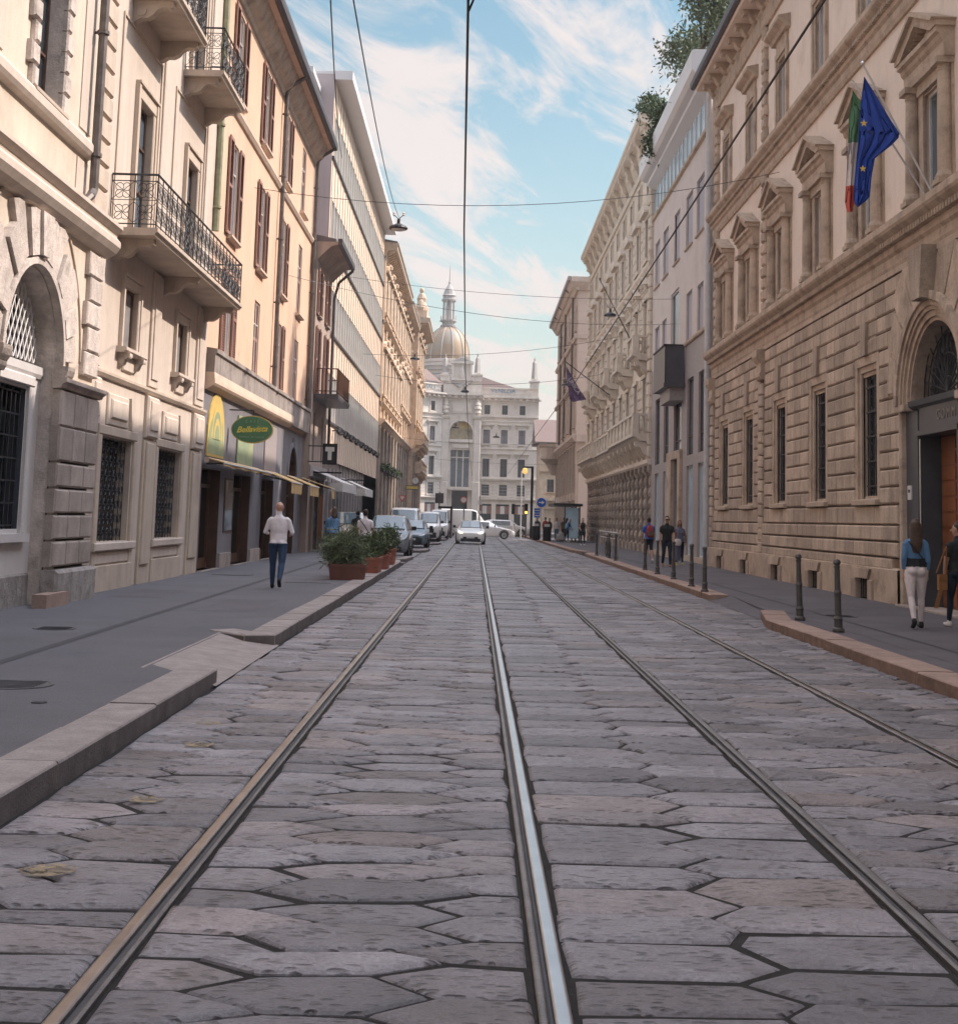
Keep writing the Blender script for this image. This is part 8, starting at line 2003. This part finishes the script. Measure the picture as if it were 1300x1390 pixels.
# 4 woman in denim + white trousers at right edge
t, k, off, HL, HR, HV = person(6.83, 21.92, SW, 1.63, R(-4), 'long-haired woman in a denim shirt and white trousers walking away near the portal', 'c_denim', 'c_whitepants', 'c_black', 'rolled', ((-13, 16), (8, 4)), ((-6, 14), (-6, 16)), 'skin', 'hair_b', hairlen=.34, vox=.013, female=True, abd=(9, 9), width=1.06, cropped=True)
mb = MB(); mb.path([(-.13, 1.33, -.10), (.02, 1.15, -.125), (.15, .98, -.11)], .010, 'c_navy', 6); mb.build('bag_strap', t, local=True)
for s_, th in ((-1, -13), (1, 8)): pass
# 5 person in black with tan bag
t, k, off, HL, HR, HV = person(7.62, 22.3, SW, 1.62, R(8), 'short-haired person in black top and navy trousers at the right edge', 'c_black', 'c_navy', 'c_shoew', 'short', ((14, 6), (-12, 20)), ((4, 10), (2, 12)), 'skin', 'hair_d', vox=.013, width=1.05, abd=(12, 8), female=True, head_turn=40)
tb = thing('handbag', 'tan leather shoulder bag with tassels carried by the person in black', 'handbag', (7.34, 22.3, .75))
mb = MB(); mb.pil(7.29, 7.42, .70, .94, 22.22, 22.34, 'c_tan', .02); mb.box(7.295, 7.415, .86, .95, 22.2, 22.22, 'c_tan'); mb.build('bag_body', tb)
mb = MB(); mb.path([(7.27, .96, 22.28), (7.40, 1.38, 22.2), (7.43, .96, 22.28)], .012, 'c_tan', 6); mb.build('strap', tb)
mb = MB()
for q in range(9): mb.tube((7.29+q*.008, .71, 22.24), (7.20+q*.008, .42, 22.2), .005, 'c_tan', 5, .003)
mb.build('tassel', tb)
# 6 man with red backpack
t, k, off, HL, HR, HV = person(6.57, 53.4, SW, 1.66, R(6), 'man in a blue t-shirt and dark shorts with a red backpack walking away', 'c_blue', 'c_navy', 'c_shoew', 'short', ((12, 4), (-8, 22)), ((10, 20), (0, 12)), 'skin', 'hair_d', vox=.018, shorts=True, abd=(14, 10))
bk = thing('backpack', 'red and brown backpack worn by the man in the blue t-shirt', 'backpack', (6.57, 53.4, SW+1.0), R(6))
mb = MB(); mb.pil(-.14, .14, -.05, .36, .10, .10, 'c_red') if 0 else None
b = remesh([([((0, -.2, .0), .14, .08, 0), ((0, -.21, .12), .15, .09, 0), ((0, -.19, .3), .13, .08, 0), ((0, -.16, .38), .09, .05, 0)], 'a')], 'bag_body', bk, .015, {'a': 'c_red'})
mb = MB(); mb.pil(-.1, .1, .02, .18, -.31, -.26, 'c_brown', .02); mb.build('front_pocket', bk, local=True)
mb = MB()
for s_ in (-1, 1): mb.path([(s_*.1, .38, -.1), (s_*.11, .42, .0), (s_*.11, .25, .12), (s_*.13, .02, .05)], .016, 'c_brown', 6)
mb.build('strap', bk, local=True)
# 7 man in black walking to camera
t, k, off, HL, HR, HV = person(6.63, 48.8, SW, 1.72, PI, 'man with sunglasses in black t-shirt and black trousers walking towards the camera', 'c_black', 'c_navy', 'c_tan', 'short', ((16, 6), (-10, 24)), ((14, 20), (-4, 12)), 'skin', 'hair_d', vox=.018, abd=(12, 12), width=1.04)
mb = MB(); mb.box(-.075, .075, 1.605, 1.64, .095, .125, 'c_black'); mb.build('sunglasses', t, local=True)
# 8 woman in long lavender dress
t, k, off, HL, HR, HV = person(7.36, 50.8, SW, 1.58, PI, 'woman in a long lavender dress and brown cardigan walking towards the camera', 'c_lav', 'c_navy', 'c_yel', 'long', ((10, 4), (-6, 14)), ((4, 12), (6, 16)), 'skin_d', 'hair_b', hairlen=.2, vox=.018, female=True, jacket='c_brown', abd=(16, 14))
mb = MB(); mb.lathe((.08, .18, .02), [(.11, 0), (.14, .25), (.14, .5), (.13, .7), (.1, .85)], 'c_lav', 12, 1., .9); mb.build('dress_skirt', t, local=True)
mb = MB(); mb.lathe((0, 1.5, 0), [(.1, 0), (.1, .03), (.085, .06)], 'c_lav', 12); mb.build('head_band', t, local=True) if 0 else None
hb = thing('handbag', 'small patterned round bag held by the woman in the lavender dress', 'handbag', (7.25, 50.55, SW+.78))
mb = MB(); mb.lathe((7.25, SW+.7, 50.55), [(.05, 0), (.12, .04), (.14, .14), (.11, .24), (.04, .26)], 'c_shoew', 12, 1, .5); mb.build('bag_body', hb); mb = MB(); mb.path([(7.2, SW+.92, 50.55), (7.3, SW+1.3, 50.6), (7.3, SW+.92, 50.55)], .01, 'c_brown', 5); mb.build('strap', hb)
# 9 woman in black overalls
person(6.6, 86.5, SW, 1.62, PI, 'woman in black sleeveless jumpsuit standing by the tram stop', 'c_black', 'c_black', 'c_shoew', 'none', ((4, 2), (-4, 4)), ((20, 90), (10, 60)), 'skin', 'hair_d', vox=.024, female=True, abd=(20, 16), width=1.08)
hat = None
# 10 person with blue shirt and shoulder bags near the shelter
person(6.35, 97.5, SW, 1.62, PI+R(60), 'person in a light blue shirt leaning over a pale bag at the tram stop', 'c_denim', 'c_black', 'c_shoew', 'long', ((6, 4), (-10, 10)), ((30, 30), (30, 30)), 'skin', 'hair_b', hairlen=.2, vox=.026, female=True, lean=18)
tb = thing('bag', 'large pale slouching bag on the pavement at the tram stop', 'bag', (5.85, 96.5, SW)); remesh([([((5.85, 96.5, SW+.2), .35, .25, 0), ((5.85, 96.5, SW+.4), .3, .2, 0), ((5.95, 96.5, SW+.62), .15, .1, 0)], 'a')], 'bag_body', tb, .03, {'a': 'c_grey'}).location = (-5.85, -96.5, -SW)
person(5.95, 103, SW, 1.62, PI, 'person in a pale lilac t-shirt and blue jeans near the tram stop', 'c_white', 'c_denim', 'c_shoew', 'short', ((10, 4), (-8, 18)), ((10, 20), (0, 12)), 'skin', 'hair_b', vox=.028)
person(6.35, 101, SW, 1.64, PI, 'person in an olive-brown top standing against the tram shelter', 'c_olive', 'c_black', 'c_black', 'short', ((4, 4), (-4, 8)), ((10, 20), (0, 12)), 'skin_d', 'hair_d', vox=.028)
person(5.2, 104.5, SW, 1.66, 0, 'person in a dark red jacket walking away behind a litter bin', 'c_red', 'c_navy', 'c_black', 'long', ((10, 4), (-8, 18)), ((10, 20), (0, 12)), 'skin', 'hair_d', vox=.028)
person(4.85, 110, SW, 1.66, 0, 'person in dark blue clothes beneath the blue rectangular signs', 'c_navy', 'c_jeans', 'c_black', 'long', ((10, 4), (-8, 18)), ((10, 20), (0, 12)), 'skin', 'hair_d', vox=.028)
person(5.6, 106.5, SW, 1.6, PI, 'person in dark clothes between the red jacket and the lilac t-shirt', 'c_black', 'c_black', 'c_black', 'long', ((10, 4), (-8, 18)), ((10, 20), (0, 12)), 'skin', 'hair_d', vox=.028, female=True)
# ---------------------------------------------------------------- air
hz_m = bpy.data.materials.new('haze'); hz_m.use_nodes = True; _t = hz_m.node_tree; _t.nodes.clear()
_v = _t.nodes.new('ShaderNodeVolumePrincipled'); _v.inputs['Color'].default_value = (.95, .93, .93, 1); _v.inputs['Density'].default_value = .00055; _v.inputs['Anisotropy'].default_value = .3
_o = _t.nodes.new('ShaderNodeOutputMaterial'); _t.links.new(_v.outputs[0], _o.inputs['Volume'])
MT['haze'] = hz_m
mb = MB(); mb.box(-42, 42, -1.1, 50, -14, 262, 'haze'); tag(mb.build('haze'), kind='stuff')
